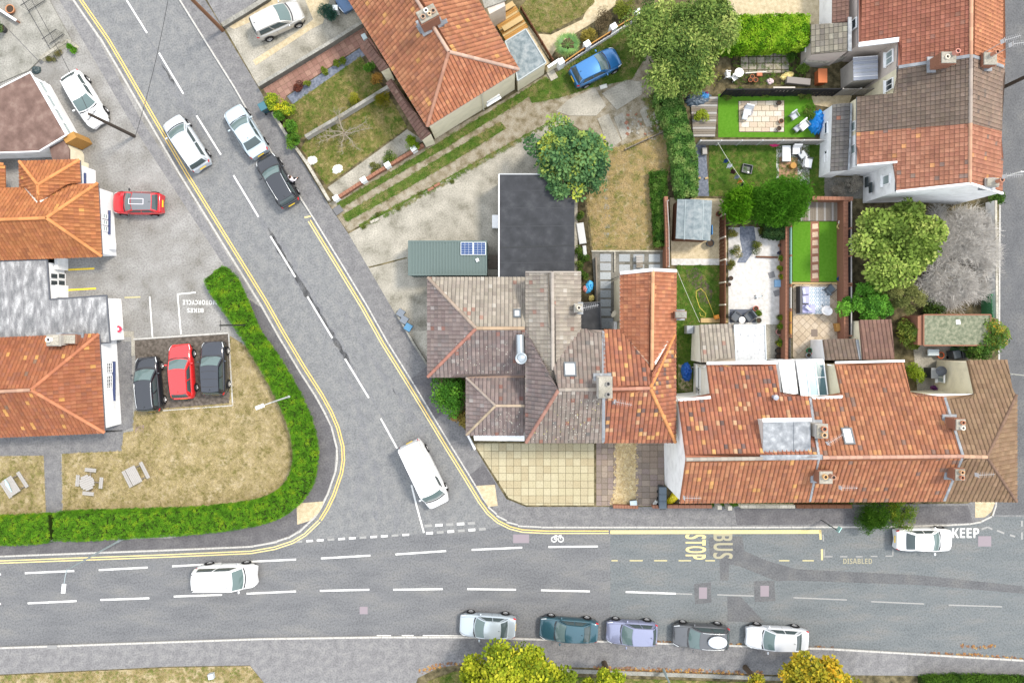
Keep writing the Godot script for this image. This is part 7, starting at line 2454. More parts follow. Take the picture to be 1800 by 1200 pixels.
	tarp("green and yellow garden bag beside the bins",1680,614,Vector3(0.3,0.6,0.25),Color(0.06,0.16,0.07),23,0.1,"garden_bag","bag")
	pot(1641,681,0.18,0.3,Color(0.2,0.06,0.2),"purple flower pot at the foot of the cream wall",[Color(0.1,0.02,0.1),Color(0.3,0.1,0.3)])
	wall_run("pavement_garden_wall","long pale wall between the silver shrub and the cross street",[1751,352,1752,460,1753,560],1.1,0.12,M("render_white"),M("concrete_pale"),0.9)
	fence("green side fence beside the bare silver shrub",[1744,518,1746,556],1.3,1,C(0.06,0.2,0.09,0.7),C(0.06,0.2,0.09,0.7))

func rug(label: String,px: float,py: float,w: float,l: float) -> void:
	var p:=W(px,py)
	var o:=thing("outdoor_rug",label,"rug",Vector3(p.x,0.142,p.z))
	var m:=MB.new()
	m.box(Vector3(0,0.006,0),Vector3(w,0.012,l))
	add(o,"rug",m,C(0.6,0.62,0.64,0.95))
	var d:=MB.new()
	d.col=Color(0.12,0.24,0.36)
	var nx:=8
	var nz:=7
	for i in nx:
		for j in nz:
			var c:=Vector3(-w/2+w*(i+0.5)/nx,0.0145,-l/2+l*(j+0.5)/nz)
			var a:=w/nx*0.46
			var b:=l/nz*0.46
			for k in 4:
				var q0: Vector3=[Vector3(a,0,0),Vector3(0,0,b),Vector3(-a,0,0),Vector3(0,0,-b)][k]
				var q1: Vector3=[Vector3(0,0,b),Vector3(-a,0,0),Vector3(0,0,-b),Vector3(a,0,0)][k]
				d.qh(c+q0,c+q1,c+q1*0.68,c+q0*0.68,Vector3.UP)
	add(o,"pattern",d,M("matt"))

func diamonds(px: float,py: float,wpx: float,hpx: float) -> void:
	var host: Node3D=get_node("patterned_tiles")
	var d:=MB.new()
	d.col=Color(0.05,0.05,0.055)
	var c:=W(px,py)
	var w:=wpx*H/F
	var h:=hpx*H/F
	for i in 4:
		for j in 7:
			var q:=c+Vector3(-w/2+w*(i+0.5)/4,0.132,-h/2+h*(j+0.5)/7)
			var a:=w/4*0.48
			for k in 4:
				var q0:=Vector3(cos(k*PI/2),0,sin(k*PI/2))*a
				var q1:=Vector3(cos((k+1)*PI/2),0,sin((k+1)*PI/2))*a
				d.qh(q+q0,q+q1,q+q1*0.72,q+q0*0.72,Vector3.UP)
	addw(host,"diamond_pattern",d,M("matt"))

func sofa(px: float,py: float,label: String) -> void:
	var p:=W(px,py,0.4)
	var o:=thing("corner_sofa",label,"sofa",Vector3(p.x,0.15,p.z))
	var lil:=C(0.3,0.3,0.47,0.9)
	var lil2:=C(0.42,0.43,0.58,0.9)
	var fr:=C(0.05,0.05,0.06,0.6)
	var m:=MB.new()
	m.box(Vector3(-0.36,0.35,0),Vector3(0.2,0.7,2.05),Basis(),0.02)
	add(o,"backrest",m,fr)
	m=MB.new()
	m.box(Vector3(0.06,0.15,0),Vector3(0.62,0.28,2.0),Basis(),0.02)
	m.box(Vector3(0.55,0.15,0.68),Vector3(0.5,0.28,0.62),Basis(),0.02)
	add(o,"base",m,fr)
	for q in [[0.08,-0.7,0.6,0.56],[0.08,-0.05,0.6,0.62],[0.08,0.68,0.6,0.62],[0.6,0.68,0.42,0.6]]:
		m=MB.new()
		m.box(Vector3(q[0],0.36,q[1]),Vector3(q[2],0.14,q[3]),Basis(),0.04)
		add(o,"seat_cushion",m,lil)
	for q in [[-0.12,-0.65,0.2],[-0.1,0.0,0.1],[0.2,0.62,0.9]]:
		m=MB.new()
		m.box(Vector3(q[0],0.54,q[1]),Vector3(0.22,0.36,0.5),Basis(Vector3.UP,q[2])*Basis(Vector3(0,0,1),0.35),0.05)
		add(o,"scatter_cushion",m,lil2)

func egg_chair(px: float,py: float) -> void:
	var p:=W(px,py,0.5)
	var o:=thing("moulded_lounge_chair","white moulded lounge chair on splayed black legs beside the rug","chair",Vector3(p.x,0.14,p.z),-0.25)
	var g:=[]
	for i in 9:
		var row:=[]
		for j in 9:
			var u:=i/4.0 - 1.0
			var v:=j/4.0 - 1.0
			var q:=maxf(absf(u),absf(v))
			var rr:=maxf(0.001,sqrt(u*u+v*v))
			var k:=q/rr
			row.append(Vector3(u*k*0.46,0.34+0.26*pow(q,3.0)*(1.0 if u<0.4 else 0.3),v*k*0.36))
		g.append(row)
	var m:=MB.new()
	m.grid(g,Vector3.UP)
	add(o,"shell",m,C(0.66,0.65,0.66,0.45))
	for q in [[0.62,0.1],[0.5,-0.4],[-0.2,0.42],[-0.3,-0.42]]:
		m=MB.new()
		m.tube([Vector3(q[0]*0.3,0.32,q[1]*0.3),Vector3(q[0],0.0,q[1])],[0.02,0.015],6)
		add(o,"leg",m,M("black_metal"))

func scooter() -> void:
	var p:=W(1334,521,0.2)
	var o:=thing("toy_scooter","small white three wheeled toy scooter on the white gravel","scooter",Vector3(p.x,0.12,p.z),0.15)
	var m:=MB.new()
	m.box(Vector3(0.0,0.09,0),Vector3(0.5,0.03,0.12),Basis(),0.01)
	add(o,"deck",m,C(0.4,0.46,0.5,0.4))
	m=MB.new()
	m.tube([Vector3(-0.22,0.1,0),Vector3(-0.3,0.62,0)],[0.02,0.018],7)
	m.tube([Vector3(-0.3,0.62,-0.17),Vector3(-0.3,0.62,0.17)],[0.016,0.016],7)
	add(o,"handlebar",m,C(0.6,0.62,0.64,0.4))
	for q in [[-0.24,-0.11],[-0.24,0.11],[0.25,0.0]]:
		m=MB.new()
		m.tube([Vector3(q[0],0.065,q[1] - 0.022),Vector3(q[0],0.065,q[1]+0.022)],[0.065,0.065],12)
		add(o,"wheel",m,M("tyre"))

# ---------------------------------------------------------------- vehicles
var CARS:={
	"hatch": {"L": 4.1,"W": 1.76,"H": 1.47,"cowl": 1.15,"screen": 0.78,"rear_top": 0.5,"rear_base": 0.14,"belt": 0.93,"nose": 0.68,"tail": 0.9},
	"coupe": {"L": 4.35,"W": 1.78,"H": 1.42,"cowl": 1.3,"screen": 0.85,"rear_top": 0.7,"rear_base": 0.2,"belt": 0.93,"nose": 0.66,"tail": 0.9},
	"saloon": {"L": 4.35,"W": 1.75,"H": 1.43,"cowl": 1.22,"screen": 0.75,"rear_top": 1.2,"rear_base": 0.55,"belt": 0.92,"nose": 0.68,"tail": 0.94},
	"estate": {"L": 4.25,"W": 1.76,"H": 1.5,"cowl": 1.15,"screen": 0.75,"rear_top": 0.45,"rear_base": 0.12,"belt": 0.95,"nose": 0.7,"tail": 0.92},
	"mpv": {"L": 4.2,"W": 1.78,"H": 1.64,"cowl": 0.95,"screen": 0.85,"rear_top": 0.3,"rear_base": 0.08,"belt": 1.0,"nose": 0.78,"tail": 0.95},
	"suv": {"L": 4.25,"W": 1.82,"H": 1.66,"cowl": 1.15,"screen": 0.7,"rear_top": 0.35,"rear_base": 0.1,"belt": 1.05,"nose": 0.86,"tail": 1.0},
	"van": {"L": 5.2,"W": 1.95,"H": 2.0,"cowl": 0.72,"screen": 0.6,"rear_top": 0.1,"rear_base": 0.04,"belt": 1.1,"nose": 0.85,"tail": 1.08},
	"small_van": {"L": 4.5,"W": 1.85,"H": 1.82,"cowl": 0.85,"screen": 0.65,"rear_top": 0.14,"rear_base": 0.05,"belt": 1.05,"nose": 0.8,"tail": 1.0},
}

func paint(c: Color,metal:=0.0) -> StandardMaterial3D:
	var key:="car_%.3f_%.3f_%.3f" % [c.r,c.g,c.b]
	var m:=plain(key,c,0.28,metal)
	m.clearcoat_enabled=true
	m.clearcoat=0.8
	m.clearcoat_roughness=0.05
	return m

func car(px: float,py: float,ang: float,kind: String,c: Color,called: String,label: String,opt:={}) -> Node3D:
	var k: Dictionary=CARS[kind].duplicate()
	k.merge(opt,true)
	var L: float=k.L
	var Wd: float=k.W
	var Ht: float=k.H
	var hw:=Wd*0.5
	var p:=W(px,py,0.75)
	var o:=thing(called,label,"van" if kind.contains("van") else "car",Vector3(p.x,k.get("y",0.01),p.z),-deg_to_rad(ang))
	var body_m:=paint(c,k.get("metal",0.35))
	var roof_c: Color=k.get("roof",c)
	var roof_m:=paint(roof_c,k.get("metal",0.35))
	var glass:=plain("car_glass",Color(0.045,0.062,0.065),0.04)
	var screen_glass:=plain("car_screen",Color(0.09,0.13,0.13),0.04)
	var xc: float=L/2 - k.cowl
	var xw: float=xc - k.screen
	var xr: float=-L/2+k.rear_top
	var xb: float=-L/2+k.rear_base
	var belt: float=k.belt
	var deck:=func(x: float) -> float:
		if x>xc:
			var t:=(x - xc)/(L/2 - xc)
			return lerpf(belt,k.nose,t*t*0.75+t*0.25) - 0.12*pow(t,8)
		if x<xb:
			var t:=(xb - x)/maxf(0.01,xb+L/2)
			return lerpf(belt,k.tail,minf(1.0,t)) - 0.1*pow(t,5)
		return belt
	var half:=func(x: float) -> float:
		var e:=absf(x)/(L/2)
		var f:=0.24 if x>0 else 0.17
		return hw*(1.0 - f*pow(e,7) - 0.045*e*e)
	# the lower body; s runs from -7 (one sill) over the deck to 7 (the other sill)
	var prof:=[[0.0,1.0,0.03],[0.42,1.0,0.022],[0.8,1.0,-0.004],[0.935,1.0,-0.055],[0.985,0.74,0.0],[1.0,0.52,0.0],[0.98,0.32,0.0],[0.9,0.2,0.0]]
	var skin:=func(x: float,s: float) -> Vector3:
		var a:=absf(s)
		var i:=mini(int(a),6)
		var f:=a - i
		var w0: float=half.call(x)
		var y0: float=deck.call(x)
		var q:=func(n: int) -> Vector2:
			var r: Array=prof[n]
			if n <= 3:
				return Vector2(r[0]*w0,y0+r[2])
			return Vector2(r[0]*w0,minf(r[1]*belt/0.93 if n==4 else r[1],y0 - 0.06))
		var v2: Vector2=q.call(i).lerp(q.call(i+1),f)
		return Vector3(x,v2.y,v2.x*(1.0 if s >= 0 else -1.0))
	var rows:=[]
	for e in [1.0,0.985,0.95,0.9,0.82,0.7,0.55,0.4,0.2,0.0,-0.2,-0.4,-0.6,-0.75,-0.86,-0.93,-0.97,-0.99,-1.0]:
		var row:=[]
		for s in range(-7,8):
			row.append(skin.call(e*L/2,s))
		rows.append(row)
	var mb:=MB.new()
	mb.grid(rows,Vector3.UP)
	for e in [0,rows.size() - 1]:
		var c0:=Vector3(rows[e][7].x,0.4,0)
		for j in 14:
			mb.th(c0,rows[e][j],rows[e][j+1],Vector3(1 if e==0 else -1,0,0))
	var body:=add(o,"body",mb,body_m)
	var un:=MB.new()
	un.box(Vector3(0,0.3,0),Vector3(L*0.93,0.24,Wd*0.84))
	add(o,"underbody",un,M("black_metal"))
	# upper body
	var wb: float=hw*0.9
	var wr: float=hw*k.get("tumble",0.74)
	var front_low:=func(t: float) -> Vector3: return Vector3(xc+0.16*(1 - t*t) - 0.05,deck.call(xc)+0.01,t*wb)
	var front_top:=func(t: float) -> Vector3: return Vector3(xw+0.1*(1 - t*t),Ht - 0.06+0.055*(1 - t*t),t*wr)
	var rear_top:=func(t: float) -> Vector3: return Vector3(xr - 0.06*(1 - t*t),Ht - 0.09+0.05*(1 - t*t),t*wr*0.93)
	var rear_low:=func(t: float) -> Vector3: return Vector3(xb - 0.04*(1 - t*t),belt+0.01,t*wb*0.95)
	var scr:=func(t: float,v: float) -> Vector3: return front_low.call(t).lerp(front_top.call(t),v)+Vector3(0.03,0.03,0)*sin(v*PI)
	var bck:=func(t: float,v: float) -> Vector3: return rear_low.call(t).lerp(rear_top.call(t),v)+Vector3(-0.04,0.03,0)*sin(v*PI)
	var top:=func(t: float,v: float) -> Vector3: return front_top.call(t).lerp(rear_top.call(t),v)+Vector3(0,0.035*sin(v*PI),0)
	var sid:=func(g: float,t: float,v: float) -> Vector3:
		var b: Vector3=front_low.call(g).lerp(rear_low.call(g),t)
		var e: Vector3=front_top.call(g).lerp(rear_top.call(g),t)+Vector3(0,0.035*sin(t*PI),0)
		return b.lerp(e,v)+Vector3(0,0,g*0.035*sin(v*PI)*(0.3+0.7*sin(t*PI)))
	var sheet_of:=func(f: Callable,u0: float,u1: float,v0: float,v1: float,off: Vector3,hint: Vector3,n: int) -> MB:
		var g:=[]
		for i in n+1:
			var r:=[]
			for j in n+1:
				r.append(f.call(lerpf(u0,u1,float(i)/n),lerpf(v0,v1,float(j)/n))+off)
			g.append(r)
		var q:=MB.new()
		q.grid(g,hint)
		return q
	var shell:=MB.new()
	for part_ in [[scr,-1.0,1.0,0.0,1.0,Vector3(1,1,0)],[bck,-1.0,1.0,0.0,1.0,Vector3(-1,1,0)]]:
		var q: MB=sheet_of.call(part_[0],part_[1],part_[2],part_[3],part_[4],Vector3.ZERO,part_[5],8)
		shell.v.append_array(q.v)
		shell.n.append_array(q.n)
		shell.c.append_array(q.c)
	for g in [-1.0,1.0]:
		var fs:=func(t: float,v: float) -> Vector3: return sid.call(g,t,v)
		var q: MB=sheet_of.call(fs,0.0,1.0,0.0,1.0,Vector3.ZERO,Vector3(0,0.4,g),8)
		shell.v.append_array(q.v)
		shell.n.append_array(q.n)
		shell.c.append_array(q.c)
	add(o,"pillars",shell,body_m)
	add(o,"roof_panel",sheet_of.call(top,-1.0,1.0,0.0,1.0,Vector3(0,0.004,0),Vector3.UP,8),roof_m)
	add(o,"windscreen",sheet_of.call(scr,-0.9,0.9,0.07,0.95,Vector3(0.01,0.014,0),Vector3(1,1,0),7),screen_glass)
	if kind != "van":
		add(o,"rear_window",sheet_of.call(bck,-0.86,0.86,0.18,0.93,Vector3(-0.014,0.012,0),Vector3(-1,1,0),7),glass)
	for g in [-1.0,1.0]:
		var fs:=func(t: float,v: float) -> Vector3: return sid.call(g,t,v)
		var list:=[[0.08,0.27]] if kind=="van" else [[0.08,0.47],[0.51,0.9]]
		for u in list:
			add(o,"side_window",sheet_of.call(fs,u[0],u[1],0.13,0.86,Vector3(0,0.004,g*0.012),Vector3(0,0.3,g),5),glass)
		var sk:=func(x: float,s: float) -> Vector3: return skin.call(x,g*s)
		add(o,"headlight",sheet_of.call(sk,L/2 - 0.06,L/2 - 0.44,2.9,3.75,Vector3(0.008,0.012,g*0.01),Vector3(0.3,1,g),4),C(0.62,0.65,0.67,0.08))
		add(o,"tail_light",sheet_of.call(sk,-L/2+0.005,-L/2+0.2,2.7,3.9,Vector3(-0.01,0.012,g*0.012),Vector3(-0.3,1,g),4),C(0.45,0.015,0.02,0.2))
		var mm:=MB.new()
		mm.blob(Vector3(xc - 0.32,belt+0.1,g*(hw+0.09)),Vector3(0.07,0.075,0.12),6)
		add(o,"wing_mirror",mm,body_m if k.get("mirror",true) else M("black_metal"))
		for ax in [L*0.315,-L*0.31]:
			var wa:=MB.new()
			var wr_: float=0.315 if Ht<1.6 else 0.335
			var ring:=[]
			for j in 17:
				var an:=PI*j/16.0
				ring.append(Vector3(cos(an)*(wr_+0.07),sin(an)*(wr_+0.07),0))
			for j in 16:
				wa.th(Vector3(ax,wr_,g*(hw*0.995)),Vector3(ax,wr_,g*hw*0.995)+ring[j],Vector3(ax,wr_,g*hw*0.995)+ring[j+1],Vector3(0,0,g))
			add(o,"wheel_arch",wa,M("black_metal"))
			var tb:=MB.new()
			var rim:=MB.new()
			tb.lathe(Vector3.ZERO,[[wr_*0.62,-0.1],[wr_*0.95,-0.1],[wr_,-0.06],[wr_,0.06],[wr_*0.95,0.1],[wr_*0.62,0.1]],20)
			rim.lathe(Vector3.ZERO,[[wr_*0.64,0.06],[wr_*0.64,0.095],[wr_*0.57,0.1],[wr_*0.5,0.06],[0.0,0.075]],20)
			for j in 5:
				var an:=TAU*j/5
				rim.box(Vector3(cos(an),0,sin(an))*wr_*0.3+Vector3(0,0.085,0),Vector3(wr_*0.55,0.02,0.06),Basis(Vector3.UP,-an))
			var wh:=Node3D.new()
			wh.name="wheel"
			wh.transform=Transform3D(Basis(Vector3(1,0,0),Vector3(0,0,g),Vector3(0,-g,0)),Vector3(ax,wr_,g*(hw - 0.07)))
			o.add_child(wh,true)
			add(wh,"tyre",tb,M("tyre"))
			add(wh,"rim",rim,M("alloy"))
	# scuttle at the foot of the windscreen, number plates, aerial base
	var scut:=func(t: float,v: float) -> Vector3: return front_low.call(t)+Vector3(0.02+v*0.1,0.012 - v*0.02,0)
	add(o,"scuttle",sheet_of.call(scut,-0.9,0.9,0.0,1.0,Vector3.ZERO,Vector3.UP,6),M("black_metal"))
	# shut lines of bonnet, boot and doors
	for g in [-1.0,1.0]:
		var pts:=[]
		for j in 9:
			pts.append(skin.call(lerpf(xc - 0.05,L/2 - 0.1,j/8.0),g*(2.35 - 0.25*j/8.0))+Vector3(0,0.003,0))
		for x in [xc - 0.3,(xc+xb)*0.5+0.05,xb+0.75]:
			var dp:=[]
			for j in 6:
				dp.append(skin.call(x,g*lerpf(3.3,6.4,j/5.0))+Vector3(0,0,g*0.003))
			var dm:=MB.new()
			dm.tube(dp,[0.007,0.007,0.007,0.007,0.007,0.007],4,false)
			add(o,"shut_line",dm,M("black_metal"))
		var bm:=MB.new()
		bm.tube(pts,[0.008,0.008,0.008,0.008,0.008,0.008,0.008,0.008,0.008],4,false)
		add(o,"shut_line",bm,M("black_metal"))
	var np:=MB.new()
	np.box(Vector3(-L/2 - 0.005,0.62,0),Vector3(0.03,0.12,0.52),Basis(Vector3(0,0,1),-0.35))
	add(o,"number_plate",np,C(0.75,0.5,0.02,0.5))
	if k.get("rails",false):
		for g in [-1.0,1.0]:
			var pts:=[]
			for j in 7:
				pts.append(top.call(g*0.93,0.06+0.88*j/6.0)+Vector3(0,0.045 if j>0 and j<6 else 0.0,0))
			var rm:=MB.new()
			rm.tube(pts,[0.018,0.018,0.018,0.018,0.018,0.018,0.018],6)
			add(o,"roof_rail",rm,C(0.6,0.62,0.64,0.3,0.6))
	if k.get("ribs",false):
		for j in 3:
			var rb:=MB.new()
			var v: float=0.2+j*0.3
			var g:=[]
			for i in 9:
				var t:=-0.92+1.84*i/8.0
				g.append([top.call(t,v)+Vector3(0.02,0.008,0),top.call(t,v)+Vector3(-0.02,0.008,0)])
			rb.grid(g,Vector3.UP)
			add(o,"roof_seam",rb,M("black_metal"))
	var ab:=MB.new()
	ab.tube([top.call(0.0,0.88)+Vector3(0,-0.01,0),top.call(0.0,0.92)+Vector3(-0.06,0.09,0)],[0.025,0.008],6)
	add(o,"roof_aerial",ab,M("black_metal"))
	return o

func build_vehicles() -> void:
	var wht:=Color(0.72,0.73,0.74)
	var silver:=Color(0.36,0.41,0.45)
	var black:=Color(0.018,0.02,0.026)
	car(148,174,59,"coupe",wht,"parked_car","white coupe parked on the forecourt beside the brown hall",{"metal": 0.0,"y": 0.125})
	car(327,251,57+180,"mpv",Color(0.48,0.52,0.56),"parked_car","pale silver people carrier on the double yellow lines",{"L": 4.35,"metal": 0.1})
	car(431,230,58+180,"saloon",Color(0.36,0.43,0.48),"parked_car","silver blue saloon parked by the yellow flowered shrubs",{"L": 4.15,"metal": 0.2})
	car(487,317,60+180,"estate",black,"parked_car","black estate car beside the standing person",{"L": 4.15,"rails": true})
	var red:=car(241,357,181,"hatch",Color(0.5,0.012,0.02),"parked_car","small red car with a dark grey roof nosed against the pub wall",{"L": 3.75,"W": 1.72,"roof": Color(0.11,0.115,0.125),"metal": 0.1,"y": 0.125,"mirror": false})
	var sr:=MB.new()
	for s in [[0.0,0.2,1.05,0.035],[0.0,-0.2,1.05,0.035],[-0.53,0.0,0.035,0.42],[0.53,0.0,0.035,0.42]]:
		sr.box(Vector3(s[0] - 0.35,1.475,s[1]),Vector3(s[2],0.02,s[3]))
	add(red,"sunroof_trim",sr,C(0.62,0.6,0.64,0.4))
	car(262,675,265,"mpv",black,"parked_car","black people carrier with silver roof rails in the gravel bay",{"L": 4.1,"rails": true,"y": 0.135})
	car(319,653,266,"hatch",Color(0.58,0.018,0.02),"parked_car","bright red hatchback in the middle of the gravel bay",{"L": 4.1,"metal": 0.05,"y": 0.135})
	car(377,647,268,"suv",Color(0.022,0.025,0.035),"parked_car","black off-roader with ribbed roof in the gravel bay",{"L": 4.0,"ribs": true,"y": 0.135})
	car(488,35,-25,"mpv",Color(0.42,0.41,0.39),"parked_car","bronze silver people carrier on the concrete drive",{"L": 3.9,"y": 0.13})
	car(1047,118,-27,"hatch",Color(0.02,0.13,0.33),"parked_car","metallic blue hatchback parked on the grassy track",{"L": 3.85,"y": 0.12})
	car(746,833,63.5,"van",wht,"panel_van","white panel van waiting at the junction",{"metal": 0.0,"tumble": 0.84})
	var pv:=car(397,1014,-1.5,"small_van",wht,"panel_van","small white window van driving past the hedge",{"metal": 0.0,"tumble": 0.82})
	for s in [[0.75,0.45],[0.75,-0.45],[-1.75,0.6],[-1.75,-0.6],[-0.55,0.0]]:
		var rb:=MB.new()
		rb.lathe(Vector3(s[0] - 0.3,1.79,s[1]),[[0.05,0.0],[0.045,0.035],[0.0,0.04]],8)
		add(pv,"roof_fixing",rb,M("black_metal"))
	car(857,1101,183,"saloon",silver,"parked_car","silver saloon parked at the end of the roadside row",{"L": 4.2})
	car(1000,1108,184,"saloon",Color(0.025,0.075,0.1),"parked_car","dark teal saloon parked half under the yellow green tree",{})
	car(1111,1113,182.5,"hatch",Color(0.2,0.215,0.32),"parked_car","slate blue hatchback parked beside the kerb",{"L": 3.8})
	var bx:=car(1233,1119,182.5,"estate",Color(0.075,0.078,0.085),"parked_car","dark grey estate car carrying a pale roof box",{"L": 4.2,"rails": true,"H": 1.52})
	var rbx:=MB.new()
	rbx.blob(Vector3(-0.95,1.68,0.05),Vector3(0.72,0.2,0.46),8)
	add(bx,"roof_box",rbx,C(0.5,0.54,0.6,0.35))
	car(1367,1123,183,"saloon",Color(0.5,0.52,0.55),"parked_car","white silver saloon parked by the orange leaved tree",{"L": 4.6,"metal": 0.15})
	car(1626,949,0.5,"saloon",wht,"parked_car","white saloon stopped over the KEEP lettering",{"L": 4.3,"metal": 0.0})
	car(598,-28,66,"hatch",Color(0.02,0.07,0.16),"parked_car","dark blue car standing by the front of the orange roofed house",{"y": 0.13})

# ---------------------------------------------------------------- trees, hedges and plants
func clump(leaves: int,long: float,wide: float,sd: int,droop:=0.35) -> ArrayMesh:
	var key:="clump_%d_%.2f_%.2f_%d" % [leaves,long,wide,sd]
	if cache.has(key):
		return cache[key]
	var r:=RandomNumberGenerator.new()
	r.seed=sd
	var mb:=MB.new()
	for i in leaves:
		var a:=TAU*i/leaves+r.randf_range(-0.5,0.5)
		var el:=r.randf_range(-0.2,1.0)
		var d:=Vector3(cos(a)*cos(el),sin(el),sin(a)*cos(el))
		var s:=d.cross(Vector3.UP).normalized()
		s=s.rotated(d,r.randf_range(-0.9,0.9))
		var b:=d*r.randf_range(0.1,0.45)
		var m:=b+d*long*0.5
		var e:=b+d*long - Vector3(0,droop*long*0.5,0)
		var k:=r.randf_range(0.75,1.15)
		mb.col=Color(k,k,k)
		mb.t(b,m+s*wide,e)
		mb.t(b,e,m - s*wide)
	cache[key]=mb.mesh()
	return cache[key]

func mix(cols: Array,t: float) -> Color:
	t=clampf(t,0.0,0.999)*(cols.size() - 1)
	var i:=int(t)
	return (cols[i] as Color).lerp(cols[i+1],t - i)

# leaf clumps over a lumpy crown: blobs inside an ellipsoid, clumps on the skin of each blob
func crown_items(c: Vector3,r: Vector3,blobs: int,per: int,size: float,cols: Array,low:=-0.2,share:=0.34) -> Array:
	var items:=[]
	for b in blobs:
		var d:=Vector3(rng.randfn(),rng.randfn(),rng.randfn()).normalized()
		d.y=absf(d.y) if rng.randf()<0.8 else d.y*0.5
		var q:=c+d*r*rng.randf_range(0.35,0.88)
		var br: float=minf(r.x,minf(r.y*1.4,r.z))*share*rng.randf_range(0.5,1.3)
		var tone:=rng.randf_range(-0.3,0.3)
		for i in per:
			var n:=Vector3(rng.randfn(),rng.randfn()+0.35,rng.randfn()).normalized()
			if n.y<low:
				continue
			var p:=q+n*br*rng.randf_range(0.55,1.08)
			var t:=0.5+tone+rng.randf_range(-0.3,0.3)
			items.append([p,(n+Vector3.UP*0.5).normalized(),size*(0.4+pow(rng.randf(),1.5))*1.15,mix(cols,t)])
	return items

func tree(called: String,label: String,px: float,py: float,rx: float,ry: float,high: float,cols: Array,blobs: int,per: int,size: float,mesh: ArrayMesh,group:="",squash:=0.42) -> Node3D:
	var hc:=high*0.62
	var c:=W(px,py,hc)
	var k:=(H - hc)/F
	var r:=Vector3(rx*k,high*squash,ry*k)
	var o:=thing(called,label,"tree",Vector3(c.x,0.05,c.z),0.0,group)
	var tr:=MB.new()
	var tw:=0.05+high*0.022
	tr.tube([Vector3(c.x,0.0,c.z),Vector3(c.x+0.1,hc*0.5,c.z - 0.08),Vector3(c.x,hc,c.z),Vector3(c.x,hc+r.y*0.5,c.z)],[tw*1.4,tw,tw*0.75,tw*0.3],9)
	for i in 7:
		var a:=TAU*i/7.0+rng.randf_range(-0.3,0.3)
		var e:=Vector3(cos(a)*r.x*0.7,rng.randf_range(-0.1,0.6)*r.y,sin(a)*r.z*0.7)
		var s:=Vector3(c.x,hc*rng.randf_range(0.55,0.95),c.z)
		tr.tube([s,s.lerp(c+e,0.5)+Vector3(0,0.15,0),c+e],[tw*0.5,tw*0.3,tw*0.1],6)
	addw(o,"trunk",tr,M("bark"))
	# the crown is several uneven masses, so that its outline is broken
	var items:=crown_items(c,r*0.74,int(blobs*0.4),per,size,cols)
	for i in 6:
		var a:=TAU*i/6.0+rng.randf_range(-0.4,0.4)
		var k2:=rng.randf_range(0.38,0.62)
		var lc:=c+Vector3(cos(a)*r.x*0.55,rng.randf_range(-0.35,0.15)*r.y,sin(a)*r.z*0.55)
		items.append_array(crown_items(lc,r*k2,int(blobs*0.12),per,size,cols,-0.2,0.5))
	scatter(o,"crown",mesh,items,M("leaf"))
	return o

func shrub(label: String,px: float,py: float,rad_px: float,high: float,cols: Array,n: int,size: float,mesh: ArrayMesh,called:="shrub",group:="",category:="shrub",long:=1.0) -> Node3D:
	var c:=W(px,py,high*0.5)
	var r:=rad_px*(H - high*0.5)/F
	var o:=thing(called,label,category,Vector3(c.x,0.1,c.z),0.0,group)
	var st:=MB.new()
	for i in 5:
		var a:=TAU*i/5.0
		st.tube([Vector3(c.x,0.08,c.z),Vector3(c.x+cos(a)*r*0.5,high*0.6,c.z+sin(a)*r*0.5)],[0.03,0.012],5)
	addw(o,"stems",st,M("bark"))
	var blobs:=maxi(4,int(n/40.0))
	scatter(o,"foliage",mesh,crown_items(Vector3(c.x,high*0.5,c.z),Vector3(r*long,high*0.5,r),blobs,int(n/float(blobs)),size,cols,-0.5,0.5),M("leaf"))
	return o

